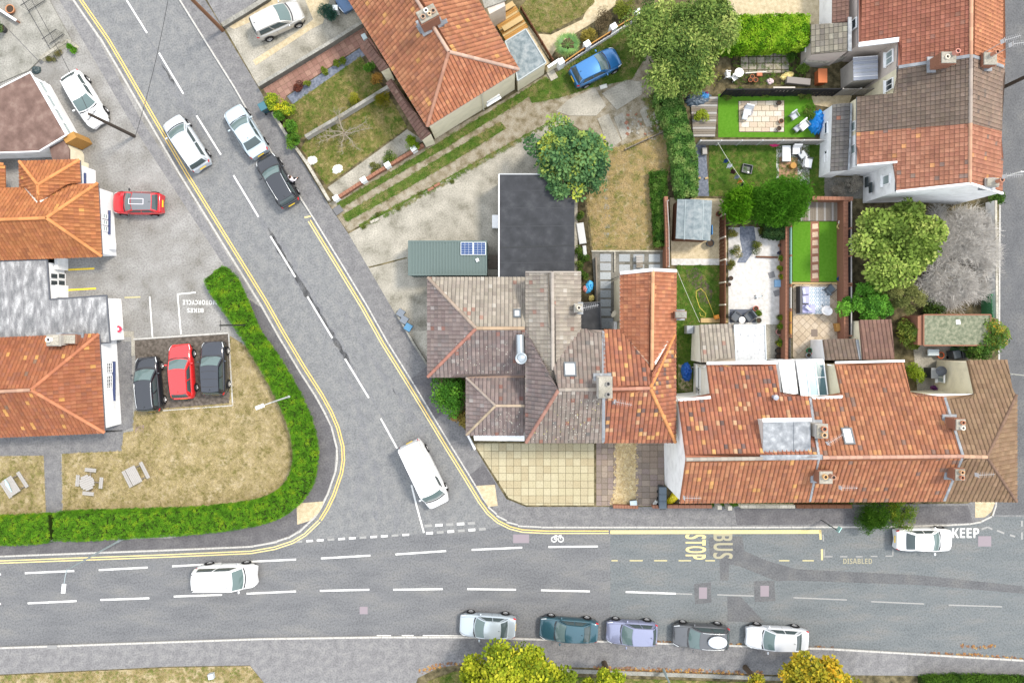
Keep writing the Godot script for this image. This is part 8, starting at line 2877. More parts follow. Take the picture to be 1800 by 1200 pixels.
# a clipped hedge along a line: a dark core with leaf clumps over its top and sides
func hedge(called: String,label: String,line_: Array,wide: Array,high: float,cols: Array,per_m2: float,size: float,mesh: ArrayMesh,group:="") -> Node3D:
	var pts:=[]
	for i in range(0,line_.size(),2):
		pts.append(W(line_[i],line_[i+1],high))
	var smooth:=[]
	for i in pts.size() - 1:
		var p0: Vector3=pts[maxi(i - 1,0)]
		var p3: Vector3=pts[mini(i+2,pts.size() - 1)]
		for k in 6:
			smooth.append([pts[i].cubic_interpolate(pts[i+1],p0,p3,k/6.0),lerpf(wide[i],wide[i+1],k/6.0)])
	smooth.append([pts[-1],wide[-1]])
	var mid: Vector3=smooth[smooth.size()/2][0]
	var o:=thing(called,label,"hedge",Vector3(mid.x,0.1,mid.z),0.0,group)
	var core:=MB.new()
	var items:=[]
	for i in smooth.size() - 1:
		var a: Vector3=smooth[i][0]
		var b: Vector3=smooth[i+1][0]
		var d:=(b - a).normalized()
		var s:=d.cross(Vector3.UP)
		var wa: float=smooth[i][1]*0.5
		var wb: float=smooth[i+1][1]*0.5
		var dn:=Vector3(0,high - 0.1,0)
		var da:=s*(wa - 0.12)
		var db:=s*(wb - 0.12)
		var ta:=a - Vector3(0,0.1,0)
		var tb:=b - Vector3(0,0.1,0)
		core.qh(ta - da,tb - db,tb+db,ta+da,Vector3.UP)
		core.qh(ta+da,tb+db,tb+db - dn,ta+da - dn,s)
		core.qh(ta - da,tb - db,tb - db - dn,ta - da - dn,-s)
		if i==0:
			core.qh(ta+da,ta - da,ta - da - dn,ta+da - dn,-d)
		if i==smooth.size() - 2:
			core.qh(tb+db,tb - db,tb - db - dn,tb+db - dn,d)
		var l:=a.distance_to(b)
		for j in int(l*(wa+wb+1.5*high)*per_m2):
			var t:=rng.randf()
			var w:=lerpf(wa,wb,t)
			var u:=rng.randf_range(-1.0,1.0)*(w+high*0.75)
			var p:=a.lerp(b,t)
			var n:=Vector3.UP
			if absf(u)>w:
				n=s*signf(u)+Vector3.UP*0.3
				p += s*signf(u)*(w+rng.randf_range(-0.1,0.03)) - Vector3(0,absf(u) - w,0)
			else:
				var edge:=maxf(0.0,absf(u)/w - 0.75)*0.5
				p += s*u+Vector3(0,rng.randf_range(-0.1,0.05) - edge*edge*6.0,0)
			var k:=0.5+noise_a.get_noise_2d(p.x*3.0,p.z*3.0)*0.9+rng.randf_range(-0.22,0.22)
			items.append([p,(n+Vector3(rng.randfn()*0.25,0,rng.randfn()*0.25)).normalized(),size*rng.randf_range(0.7,1.3),mix(cols,k)])
	addw(o,"branches",core,C(0.02,0.035,0.006,0.95))
	scatter(o,"leaves",mesh,items,M("leaf"))
	return o

func build_trees() -> void:
	var broad:=clump(6,0.6,0.2,1)
	var fine:=clump(8,0.6,0.11,2)
	var needle:=clump(10,0.75,0.05,3,0.6)
	var privet:=clump(8,0.5,0.16,4)
	# clipped hedges round the pub lawn
	var hg:=[Color(0.044,0.125,0.006),Color(0.075,0.206,0.010),Color(0.106,0.256,0.013),Color(0.200,0.312,0.015)]
	hedge("clipped_hedge","long bright green clipped hedge curving round the pub lawn",[92,927,150,926,240,922,330,918,420,908,480,892,520,858,534,810,529,760,508,705,472,640,436,585,412,540,390,503,372,480],[2.0,2.15,2.0,1.9,1.8,1.8,1.8,1.7,1.65,1.6,1.5,1.3,1.8,2.2,1.7],1.1,hg,150,0.125,privet)
	hedge("clipped_hedge","separate green hedge block beyond the path gap below the pub",[-80,936,40,933,84,930],[2.0,2.1,2.0],1.1,hg,150,0.125,privet)
	hedge("laurel_hedge","bright glossy laurel hedge below the sandy yard",[1266,57,1310,55,1370,53,1424,50],[2.2,2.3,2.3,2.0],1.9,[Color(0.05,0.14,0.005),Color(0.11,0.24,0.008),Color(0.2,0.34,0.015),Color(0.26,0.38,0.03)],60,0.26,broad)
	# trees
	tree("conifer","large olive green spreading tree at the end of the track",1204,78,92,84,6.0,[Color(0.034,0.070,0.016),Color(0.093,0.155,0.031),Color(0.202,0.271,0.062),Color(0.341,0.388,0.109)],95,130,0.42,fine)
	tree("flowering_tree","dark blue green tree with yellow flower clusters by the garage",1000,278,64,70,4.6,[Color(0.023,0.062,0.028),Color(0.054,0.124,0.046),Color(0.109,0.202,0.070),Color(0.310,0.341,0.046)],60,80,0.42,broad)
	shrub("upright bright green bamboo thicket beside the white gravel garden",1299,361,30,2.6,[Color(0.04,0.13,0.006),Color(0.09,0.24,0.01),Color(0.17,0.34,0.02)],1500,0.42,needle,"bamboo","bamboo thicket","bamboo")
	shrub("upright bright green bamboo thicket above the grey timber deck",1366,357,37,3.0,[Color(0.03,0.11,0.008),Color(0.07,0.2,0.014),Color(0.13,0.3,0.03)],2600,0.42,needle,"bamboo","bamboo thicket","bamboo",1.5)
	tree("overgrown_tree","sprawling olive green tree filling the overgrown garden",1577,425,82,76,4.6,[Color(0.046,0.078,0.012),Color(0.109,0.171,0.028),Color(0.202,0.279,0.054),Color(0.310,0.357,0.093)],90,90,0.42,broad)
	tree("overgrown_tree","low bright green bush at the foot of the overgrown garden",1527,530,42,42,2.6,[Color(0.031,0.109,0.012),Color(0.078,0.217,0.023),Color(0.124,0.295,0.031)],26,130,0.26,broad)
	tree("overgrown_tree","dull olive bush beside the bare silver shrub",1583,520,34,32,2.8,[Color(0.062,0.078,0.023),Color(0.139,0.155,0.046),Color(0.232,0.232,0.078)],20,130,0.24,fine)
	# the bare silvery shrub: thin pale twigs that spring from many stems
	var bc:=W(1685,449,1.2)
	var bare:=thing("bare_shrub","leafless silvery white shrub spilling over the garden wall","shrub",Vector3(bc.x,0.1,bc.z))
	var stems:=MB.new()
	var tw:=MB.new()
	for i in 9:
		var a:=TAU*i/9.0
		var d:=Vector3(cos(a)*rng.randf_range(0.2,0.7),rng.randf_range(0.6,1.1),sin(a)*rng.randf_range(0.2,0.7))
		tw.tube([Vector3.ZERO,d*0.5+Vector3(0,0.06,0),d+Vector3(cos(a)*0.15,-0.1,sin(a)*0.15)],[0.014,0.01,0.005],3,false)
	var twm:=tw.mesh()
	var items:=[]
	for i in 80:
		var a:=rng.randf()*TAU
		var q:=sqrt(rng.randf())*0.92
		var e:=Vector3(bc.x+cos(a)*q*3.0,0.6+1.2*(1.0 - q*q),bc.z+sin(a)*q*3.9)
		if e.x<bc.x - 1.6 and e.z<bc.z+0.2 and i % 2:
			continue
		stems.tube([Vector3(lerpf(bc.x,e.x,0.5),0.05,lerpf(bc.z,e.z,0.5)),e],[0.035,0.016],5)
		var out:=Vector3((e.x - bc.x)*0.35,0.0,(e.z - bc.z)*0.3)
		for j in 34:
			var up:=(Vector3(rng.randfn()*0.55,0.8,rng.randfn()*0.55)+out).normalized()
			var g:=rng.randf_range(0.55,1.15)
			items.append([e+Vector3(rng.randfn()*0.3,rng.randfn()*0.14,rng.randfn()*0.3) - up*0.2,up,rng.randf_range(0.5,0.95),Color(0.62,0.59,0.55)*g])
	addw(bare,"stems",stems,C(0.3,0.26,0.23,0.9))
	scatter(bare,"twigs",twm,items,M("matt"))
	# autumn trees by the road
	var au:=[Color(0.065,0.098,0.008),Color(0.169,0.221,0.013),Color(0.312,0.338,0.019),Color(0.468,0.429,0.039)]
	tree("street_tree","yellow green tree overhanging the parked teal saloon",912,1213,112,84,6.0,au,110,95,0.42,broad,"roadside trees")
	tree("street_tree","small yellow green tree beside the pavement leaf litter",1072,1202,36,30,5.0,au,18,130,0.28,broad,"roadside trees")
	var orange:=[Color(0.062,0.088,0.010),Color(0.188,0.188,0.019),Color(0.400,0.312,0.025),Color(0.625,0.338,0.025)]
	tree("street_tree","yellow and orange tree below the white silver saloon",1438,1200,62,52,5.6,orange,60,90,0.42,broad,"roadside trees")
	tree("street_tree","orange edged tree crown at the foot of the main road",1335,1210,26,26,5.0,orange,12,120,0.28,broad,"roadside trees")
	# shrubs along the fronts
	shrub("dense dark green shrub in front of the mottled terracotta house",1532,903,34,1.7,[Color(0.025,0.07,0.008),Color(0.05,0.13,0.012),Color(0.09,0.18,0.02)],1300,0.22,needle)
	shrub("green shrub with yellow flowers in the terrace front garden",1580,900,30,1.4,[Color(0.03,0.08,0.008),Color(0.07,0.14,0.012),Color(0.14,0.19,0.02),Color(0.42,0.36,0.02)],900,0.2,fine)
	shrub("leafy green climber against the corner annexe",792,690,34,2.4,[Color(0.02,0.07,0.008),Color(0.045,0.14,0.012),Color(0.09,0.2,0.02)],900,0.28,broad)
	shrub("russet leaved climber at the annexe corner",806,738,16,1.6,[Color(0.1,0.1,0.02),Color(0.22,0.16,0.04),Color(0.3,0.13,0.06)],260,0.22,broad)
	# ivy bank beside the broken slabs
	hedge("ivy_bank","rambling ivy bank between the dry lawn and the deck",[1182,130,1176,170,1192,220,1204,270,1208,320,1212,345],[1.0,1.8,1.5,1.6,1.5,1.1],1.5,[Color(0.023,0.062,0.016),Color(0.054,0.132,0.023),Color(0.109,0.202,0.046),Color(0.202,0.264,0.078)],70,0.26,broad)
	hedge("hedgerow","low green weedy hedge beside the brick garden wall",[1158,300,1160,350,1160,400,1160,432],[1.1,1.0,0.7,0.6],0.8,[Color(0.02,0.06,0.008),Color(0.045,0.11,0.012),Color(0.09,0.15,0.03)],70,0.22,broad)
	shrub("yellow leaved bush over the corner of the dark fence",1222,140,32,3.0,[Color(0.08,0.1,0.015),Color(0.17,0.18,0.03),Color(0.28,0.26,0.04)],700,0.26,fine)
	# growth over the brick garage
	shrub("tangled climber with orange leaves over the mossy garage roof",1735,590,28,2.8,[Color(0.03,0.07,0.012),Color(0.06,0.13,0.02),Color(0.12,0.18,0.03),Color(0.42,0.26,0.03)],900,0.26,broad)
	shrub("green climber beside the side yard of the tan house",1716,612,22,2.5,[Color(0.03,0.07,0.012),Color(0.06,0.13,0.02),Color(0.12,0.18,0.03)],500,0.26,broad)
	shrub("yellowish bush along the fence of the tan house yard",1596,590,24,2.2,[Color(0.04,0.07,0.012),Color(0.1,0.14,0.02),Color(0.2,0.21,0.04)],600,0.24,broad)
	shrub("lime green plant at the mouth of the yard passage",1608,652,17,1.4,[Color(0.08,0.14,0.01),Color(0.16,0.23,0.015),Color(0.25,0.31,0.03)],260,0.24,fine)
	shrub("dark bush below the bare silver shrub",1640,550,22,1.2,[Color(0.015,0.03,0.008),Color(0.03,0.06,0.012),Color(0.08,0.13,0.02)],380,0.22,broad)
	shrub("small bush at the corner of the white gable",1752,349,15,1.1,[Color(0.02,0.05,0.008),Color(0.05,0.11,0.015),Color(0.09,0.16,0.03)],260,0.2,broad)
	# front gardens of the hillside house
	var fl:=[Color(0.05,0.11,0.01),Color(0.12,0.2,0.015),Color(0.3,0.33,0.02),Color(0.5,0.42,0.015)]
	for s in [[482,182,15,"shrub with yellow flowers and red blooms at the front wall corner"],[500,193,12,"golden yellow shrub beside the red blooms"],[516,226,13,"yellow green shrub leaning over the pavement wall"],[488,203,11,"glossy green shrub below the golden one"],[515,247,14,"rounded green shrub at the end of the dividing wall"]]:
		shrub(s[3],s[0],s[1],s[2],1.3,fl if not s[3].contains("green shrub") else [Color(0.03,0.09,0.01),Color(0.06,0.15,0.015),Color(0.12,0.2,0.02)],300,0.2,broad)
	shrub("small red leaved shrub in the gravel border",525,155,9,0.7,[Color(0.05,0.015,0.012),Color(0.1,0.03,0.02),Color(0.15,0.05,0.03)],160,0.14,broad)
	for s in [[543,143,10],[571,123,6],[592,111,7],[603,107,6]]:
		shrub("little rounded green shrub in the gravel border",s[0],s[1],s[2],0.6,[Color(0.05,0.08,0.01),Color(0.1,0.14,0.015),Color(0.17,0.19,0.03)],160,0.13,broad,"shrub","border shrubs")
	shrub("orange leaved shrub by the dividing wall near the porch",662,142,13,0.9,[Color(0.14,0.08,0.02),Color(0.3,0.15,0.03),Color(0.4,0.24,0.05)],260,0.16,fine)
	shrub("green shrub below the porch window",650,122,11,0.9,[Color(0.03,0.09,0.01),Color(0.06,0.15,0.015),Color(0.1,0.19,0.02)],200,0.18,broad)
	shrub("yellow green shrub hugging the dividing wall",623,173,10,0.7,[Color(0.1,0.13,0.01),Color(0.22,0.22,0.02),Color(0.34,0.3,0.04)],180,0.16,fine)
	shrub("spiky golden shrub beside the long porch",670,176,13,1.0,[Color(0.06,0.1,0.01),Color(0.16,0.18,0.02),Color(0.36,0.29,0.03)],260,0.2,needle)
	shrub("clipped lime green ball shrub at the house corner",725,251,14,1.1,[Color(0.07,0.14,0.006),Color(0.13,0.22,0.008),Color(0.2,0.28,0.015)],520,0.13,privet)
	shrub("loose green shrub beside the front path",683,275,13,0.9,[Color(0.04,0.08,0.012),Color(0.08,0.13,0.02),Color(0.14,0.18,0.04)],260,0.18,fine)
	shrub("low brownish green shrub by the brick boundary wall",658,296,11,0.6,[Color(0.06,0.08,0.015),Color(0.12,0.13,0.03),Color(0.2,0.18,0.05)],160,0.16,fine)
	shrub("blue green dwarf conifer beside the parked bronze car",577,26,14,1.1,[Color(0.02,0.07,0.05),Color(0.05,0.13,0.1),Color(0.1,0.2,0.16)],420,0.2,needle,"dwarf_conifer","","conifer")
	# the leafless little tree on the front lawn
	var dt:=W(609,228,0.6)
	var dead:=thing("bare_tree","small leafless tree spreading over the patchy front lawn","tree",Vector3(dt.x,0.1,dt.z))
	var trunk:=MB.new()
	var base:=Vector3(W(610,240).x,0.1,W(610,240).z)
	trunk.tube([base,base+Vector3(-0.05,0.7,-0.1)],[0.07,0.05],7)
	addw(dead,"trunk",trunk,M("bark"))
	for i in 9:
		var a:=TAU*i/9.0+rng.randf_range(-0.3,0.3)
		var p:=base+Vector3(-0.05,0.6,-0.1)
		var bb:=MB.new()
		for k in 4:
			a += rng.randf_range(-0.5,0.5)
			var e:=p+Vector3(cos(a)*0.5,rng.randf_range(0.0,0.25),sin(a)*0.42)
			bb.tube([p,e],[0.04 - k*0.008,0.032 - k*0.008],5,false)
			for j in 7:
				var st:=p.lerp(e,rng.randf())
				var g:=a+rng.randf_range(-1.6,1.6)
				var m:=st+Vector3(cos(g)*rng.randf_range(0.1,0.3),rng.randf_range(0.0,0.15),sin(g)*rng.randf_range(0.1,0.3))
				bb.tube([st,m,m+Vector3(cos(g+0.7),0.2,sin(g+0.7))*rng.randf_range(0.1,0.3)],[0.014,0.01,0.005],4,false)
			p=e
		addw(dead,"branch",bb,C(0.24,0.21,0.165,0.9))
	# the planted bank behind the hillside house
	var pc:=W(998,78,0.9)
	var palm:=thing("fan_palm","spiky green fan palm above the white garden wall","palm",Vector3(pc.x,0.1,pc.z))
	var ps:=MB.new()
	ps.tube([Vector3(pc.x,0.05,pc.z),Vector3(pc.x,0.8,pc.z)],[0.13,0.11],8)
	addw(palm,"trunk",ps,M("bark"))
	for i in 22:
		var a:=TAU*i/22.0*2.0+rng.randf()*0.2
		var el:=rng.randf_range(0.0,0.7)
		var d:=Vector3(cos(a)*cos(el),sin(el),sin(a)*cos(el))
		var s:=d.cross(Vector3.UP).normalized()
		var hub:=Vector3(pc.x,0.85,pc.z)+d*0.45
		var fb:=MB.new()
		fb.tube([Vector3(pc.x,0.8,pc.z),hub],[0.02,0.012],4,false)
		for j in 9:
			var g:=(j - 4)*0.24
			var e:=hub+(d*cos(g)+s*sin(g))*rng.randf_range(0.5,0.68) - Vector3(0,0.14,0)
			var w:=(d*-sin(g)+s*cos(g))*0.035
			fb.th(hub,hub.lerp(e,0.5)+w,e,Vector3.UP)
			fb.th(hub,e,hub.lerp(e,0.5) - w,Vector3.UP)
		addw(palm,"frond",fb,C([0.05,0.09,0.16][i % 3],[0.13,0.19,0.25][i % 3],[0.02,0.03,0.05][i % 3],0.6))
	shrub("golden brown shrub between the palm and the brown bush",1035,60,15,1.0,[Color(0.1,0.09,0.015),Color(0.2,0.17,0.03),Color(0.32,0.25,0.05)],320,0.18,fine)
	shrub("dry brown bush behind the white wall pier",1062,35,18,1.2,[Color(0.06,0.045,0.025),Color(0.12,0.09,0.05),Color(0.18,0.14,0.08)],360,0.18,fine)
	shrub("yellow green feathery shrub at the end of the white wall",1097,20,18,1.4,[Color(0.06,0.09,0.01),Color(0.14,0.17,0.02),Color(0.24,0.24,0.05)],420,0.2,fine)
	shrub("dark green bush at the edge of the olive tree",1138,25,18,1.6,[Color(0.02,0.045,0.01),Color(0.04,0.08,0.02),Color(0.08,0.12,0.03)],380,0.24,broad)

# ---------------------------------------------------------------- smooth bodies from bones, as surface nets
func field(p: Vector3,bones: Array,blend: float) -> float:
	var r:=1e9
	for b in bones:
		var a: Vector3=b[0]
		var d: Vector3=b[1] - a
		var t:=clampf((p - a).dot(d)/maxf(1e-6,d.length_squared()),0.0,1.0)
		var v:=p.distance_to(a+d*t) - lerpf(b[2],b[3],t)
		var h:=maxf(blend - absf(r - v),0.0)/blend
		r=minf(r,v) - h*h*blend*0.25
	return r

func figure(mb: MB,bones: Array,cell: float,blend: float,tint: Callable) -> void:
	var lo:=Vector3.INF
	var hi:=-Vector3.INF
	for b in bones:
		var m: float=maxf(b[2],b[3])+cell*2.0
		for k in 2:
			lo=lo.min(b[k] - Vector3.ONE*m)
			hi=hi.max(b[k]+Vector3.ONE*m)
	var n:=Vector3i(((hi - lo)/cell).ceil())+Vector3i.ONE
	var val:={}
	# visit only the grid points near a bone
	for b in bones:
		var m: float=maxf(b[2],b[3])+cell*2.5
		var l:=(b[0] as Vector3).min(b[1]) - Vector3.ONE*m
		var u:=(b[0] as Vector3).max(b[1])+Vector3.ONE*m
		var i0:=Vector3i(((l - lo)/cell).floor()).clamp(Vector3i.ZERO,n)
		var i1:=Vector3i(((u - lo)/cell).ceil()).clamp(Vector3i.ZERO,n)
		for x in range(i0.x,i1.x+1):
			for y in range(i0.y,i1.y+1):
				for z in range(i0.z,i1.z+1):
					var k:=Vector3i(x,y,z)
					if not val.has(k):
						val[k]=field(lo+Vector3(k)*cell,bones,blend)
	var vert:={}
	var corners:=[Vector3i(0,0,0),Vector3i(1,0,0),Vector3i(0,1,0),Vector3i(1,1,0),Vector3i(0,0,1),Vector3i(1,0,1),Vector3i(0,1,1),Vector3i(1,1,1)]
	var edges:=[[0,1],[2,3],[4,5],[6,7],[0,2],[1,3],[4,6],[5,7],[0,4],[1,5],[2,6],[3,7]]
	for k in val:
		var v:=[]
		var ok:=true
		for c in corners:
			if not val.has(k+c):
				ok=false
				break
			v.append(val[k+c])
		if not ok:
			continue
		var sum:=Vector3.ZERO
		var cnt:=0
		for e in edges:
			var a: float=v[e[0]]
			var b: float=v[e[1]]
			if (a<0.0) != (b<0.0):
				sum += Vector3(corners[e[0]]).lerp(Vector3(corners[e[1]]),a/(a - b))
				cnt += 1
		if cnt:
			vert[k]=lo+(Vector3(k)+sum/cnt)*cell
	var nrm:={}
	for k in vert:
		var p: Vector3=vert[k]
		var e:=cell*0.5
		nrm[k]=Vector3(field(p+Vector3(e,0,0),bones,blend) - field(p - Vector3(e,0,0),bones,blend),field(p+Vector3(0,e,0),bones,blend) - field(p - Vector3(0,e,0),bones,blend),field(p+Vector3(0,0,e),bones,blend) - field(p - Vector3(0,0,e),bones,blend)).normalized()
	for k in val:
		for ax in 3:
			var step:=Vector3i.ZERO
			step[ax]=1
			if not val.has(k+step) or (val[k]<0.0)==(val[k+step]<0.0):
				continue
			var s1:=Vector3i.ZERO
			var s2:=Vector3i.ZERO
			s1[(ax+1) % 3]=1
			s2[(ax+2) % 3]=1
			var q:=[k,k - s1,k - s1 - s2,k - s2]
			if not (vert.has(q[0]) and vert.has(q[1]) and vert.has(q[2]) and vert.has(q[3])):
				continue
			mb.col=tint.call((vert[q[0]]+vert[q[2]])*0.5)
			mb.tsm(vert[q[0]],vert[q[1]],vert[q[2]],nrm[q[0]],nrm[q[1]],nrm[q[2]])
			mb.tsm(vert[q[0]],vert[q[2]],vert[q[3]],nrm[q[0]],nrm[q[2]],nrm[q[3]])

func hand_bones(wrist: Vector3,dir: Vector3,side: Vector3) -> Array:
	var b:=[]
	var nrm:=dir.cross(side).normalized()
	var palm:=wrist+dir*0.085
	b.append([wrist,palm,0.028,0.034])
	for i in 4:
		var root:=wrist+dir*0.075+side*(i - 1.5)*0.021
		var l: float=[0.068,0.08,0.075,0.058][i]
		var mid:=root+dir*l*0.5 - nrm*0.006
		b.append([root,mid,0.0105,0.0095])
		b.append([mid,mid+(dir*0.8 - nrm*0.6).normalized()*l*0.5,0.0095,0.008])
	var tr:=wrist+dir*0.03+side*-0.03
	var tm:=tr+(dir*0.6 - side*0.8).normalized()*0.045
	b.append([tr,tm,0.014,0.011])
	b.append([tm,tm+dir*0.035,0.011,0.009])
	return b

func build_person() -> void:
	var base:=W(520.5,320.5)
	var o:=thing("person","person in a white top and dark trousers walking beside the black estate car","person",Vector3(base.x,0.118,base.z),0.7)
	# x is the way the person faces, y up
	var hipl:=Vector3(0,0.9,-0.09)
	var hipr:=Vector3(0,0.9,0.09)
	var kl:=Vector3(0.16,0.5,-0.1)
	var kr:=Vector3(-0.03,0.49,0.1)
	var al:=Vector3(0.26,0.09,-0.1)
	var ar:=Vector3(-0.24,0.12,0.1)
	var shl:=Vector3(0.05,1.4,-0.19)
	var shr:=Vector3(0.05,1.4,0.19)
	var el:=Vector3(-0.05,1.13,-0.25)
	var er:=Vector3(0.14,1.14,0.25)
	var wl:=Vector3(0.03,0.93,-0.24)
	var wr:=Vector3(0.33,1.03,0.2)
	var bones:=[
		[Vector3(0,0.93,0),Vector3(0.02,1.12,0),0.145,0.14],[Vector3(0.02,1.12,0),Vector3(0.05,1.36,0),0.145,0.15],[Vector3(0.05,1.4,-0.1),Vector3(0.05,1.4,0.1),0.085,0.085],
		[Vector3(0.05,1.42,0),Vector3(0.075,1.53,0),0.058,0.054],[Vector3(0.085,1.6,0),Vector3(0.08,1.665,0),0.085,0.098],[Vector3(0.12,1.575,0),Vector3(0.125,1.6,0),0.06,0.066],[Vector3(0.18,1.615,0),Vector3(0.2,1.59,0),0.012,0.016],
		[Vector3(0.08,1.62,-0.098),Vector3(0.08,1.6,-0.1),0.022,0.016],[Vector3(0.08,1.62,0.098),Vector3(0.08,1.6,0.1),0.022,0.016],
		[hipl,kl,0.098,0.066],[kl,al,0.064,0.045],[hipr,kr,0.098,0.066],[kr,ar,0.064,0.045],
		[al,al+Vector3(0.15,-0.045,0),0.042,0.034],[ar,ar+Vector3(0.14,-0.08,0),0.042,0.034],
		[shl,el,0.062,0.05],[el,wl,0.048,0.034],[shr,er,0.062,0.05],[er,wr,0.048,0.034]]
	var tint:=func(q: Vector3) -> Color:
		if q.y>1.5:
			if q.y>1.66 or q.x<0.06:
				return Color(0.035,0.022,0.015)
			return Color(0.33,0.2,0.14)
		if q.y>1.455 and absf(q.z)<0.07:
			return Color(0.33,0.2,0.14)
		if q.y>0.92 or (absf(q.z)>0.2 and q.y>0.86):
			return Color(0.62,0.58,0.6)
		if q.y>0.085:
			return Color(0.018,0.018,0.022)
		return Color(0.05,0.05,0.05)
	var mb:=MB.new()
	figure(mb,bones,0.02,0.05,tint)
	var skin:=func(_q: Vector3) -> Color: return Color(0.33,0.2,0.14)
	figure(mb,hand_bones(wl,(wl - el).normalized(),Vector3(1,0,0)),0.006,0.01,skin)
	figure(mb,hand_bones(wr,(wr - er).normalized(),Vector3(0,1,0)),0.006,0.01,skin)
	add(o,"body",mb,M("matt"))

# ---------------------------------------------------------------- street furniture
func pole(called: String,label: String,px: float,py: float,h: float,r0: float,r1: float,m: Material,category: String) -> Node3D:
	var p:=W(px,py)
	var o:=thing(called,label,category,Vector3(p.x,0.1,p.z))
	var mb:=MB.new()
	mb.tube([Vector3.ZERO,Vector3(0,h,0)],[r0,r1],10)
	add(o,"pole",mb,m)
	return o

func street_lamp(label: String,px: float,py: float,h: float,arm: Vector3,m: Material) -> void:
	var o:=pole("street_lamp",label,px,py,h,0.075,0.045,m,"street lamp")
	var b:=MB.new()
	b.tube([Vector3(0,0,0),Vector3(0,1.1,0)],[0.1,0.09],10)
	add(o,"base",b,m)
	var a:=MB.new()
	a.tube([Vector3(0,h,0),arm*0.5+Vector3(0,h+0.1,0),arm+Vector3(0,h+0.12,0)],[0.035,0.03,0.03],7)
	add(o,"arm",a,m)
	var l:=MB.new()
	var d:=arm.normalized()
	l.box(arm+d*0.28+Vector3(0,h+0.13,0),Vector3(0.62,0.1,0.26),Basis(d,Vector3.UP,d.cross(Vector3.UP)),0.04)
	add(o,"lantern",l,C(0.6,0.61,0.62,0.5))

func cable(label: String,a: Vector3,b: Vector3,sag: float,r:=0.018) -> void:
	var o:=thing("overhead_cable",label,"cable",Vector3((a.x+b.x)*0.5,minf(a.y,b.y) - sag,(a.z+b.z)*0.5))
	var pts:=[]
	var rr:=[]
	for i in 13:
		var t:=i/12.0
		pts.append(a.lerp(b,t) - Vector3(0,sag*4.0*t*(1 - t),0))
		rr.append(r)
	var m:=MB.new()
	m.tube(pts,rr,5,false)
	addw(o,"wire",m,M("black_metal"))

func picnic_table(px: float,py: float,turn: float,label: String) -> void:
	var p:=W(px,py,0.6)
	var o:=thing("picnic_table",label,"picnic table",Vector3(p.x,0.135,p.z),turn)
	for i in 6:
		var m:=MB.new()
		m.box(Vector3(0,0.74,-0.32+i*0.128),Vector3(1.35,0.045,0.118),Basis(),0.006)
		add(o,"table_plank",m,M("wood_silver"))
	for s in [-1,1]:
		for i in 2:
			var m:=MB.new()
			m.box(Vector3(0,0.45,s*(0.66+i*0.14)),Vector3(1.35,0.045,0.13),Basis(),0.006)
			add(o,"bench_plank",m,M("wood_silver"))
	for x in [-0.5,0.5]:
		var m:=MB.new()
		m.box(Vector3(x,0.4,0),Vector3(0.06,0.07,1.55))
		add(o,"cross_beam",m,M("wood_grey"))
		for s in [-1,1]:
			m=MB.new()
			m.tube([Vector3(x,0.0,s*0.55),Vector3(x,0.7,s*0.2)],[0.05,0.05],4)
			add(o,"leg",m,M("wood_grey"))

func railing(label: String,x0: float,y0: float,x1: float,y1: float) -> void:
	var a:=W(x0,y0)
	var b:=W(x1,y1)
	var o:=thing("metal_railing",label,"railing",Vector3((a.x+b.x)/2,0.2,(a.z+b.z)/2))
	for h in [0.35,1.2]:
		var m:=MB.new()
		m.tube([a+Vector3(0,h,0),b+Vector3(0,h,0)],[0.025,0.025],6)
		addw(o,"rail",m,M("black_metal"))
	for i in 13:
		var p:=a.lerp(b,i/12.0)
		var m:=MB.new()
		m.tube([p+Vector3(0,0.15,0),p+Vector3(0,1.2,0)],[0.012,0.012],5)
		addw(o,"baluster",m,M("black_metal"))

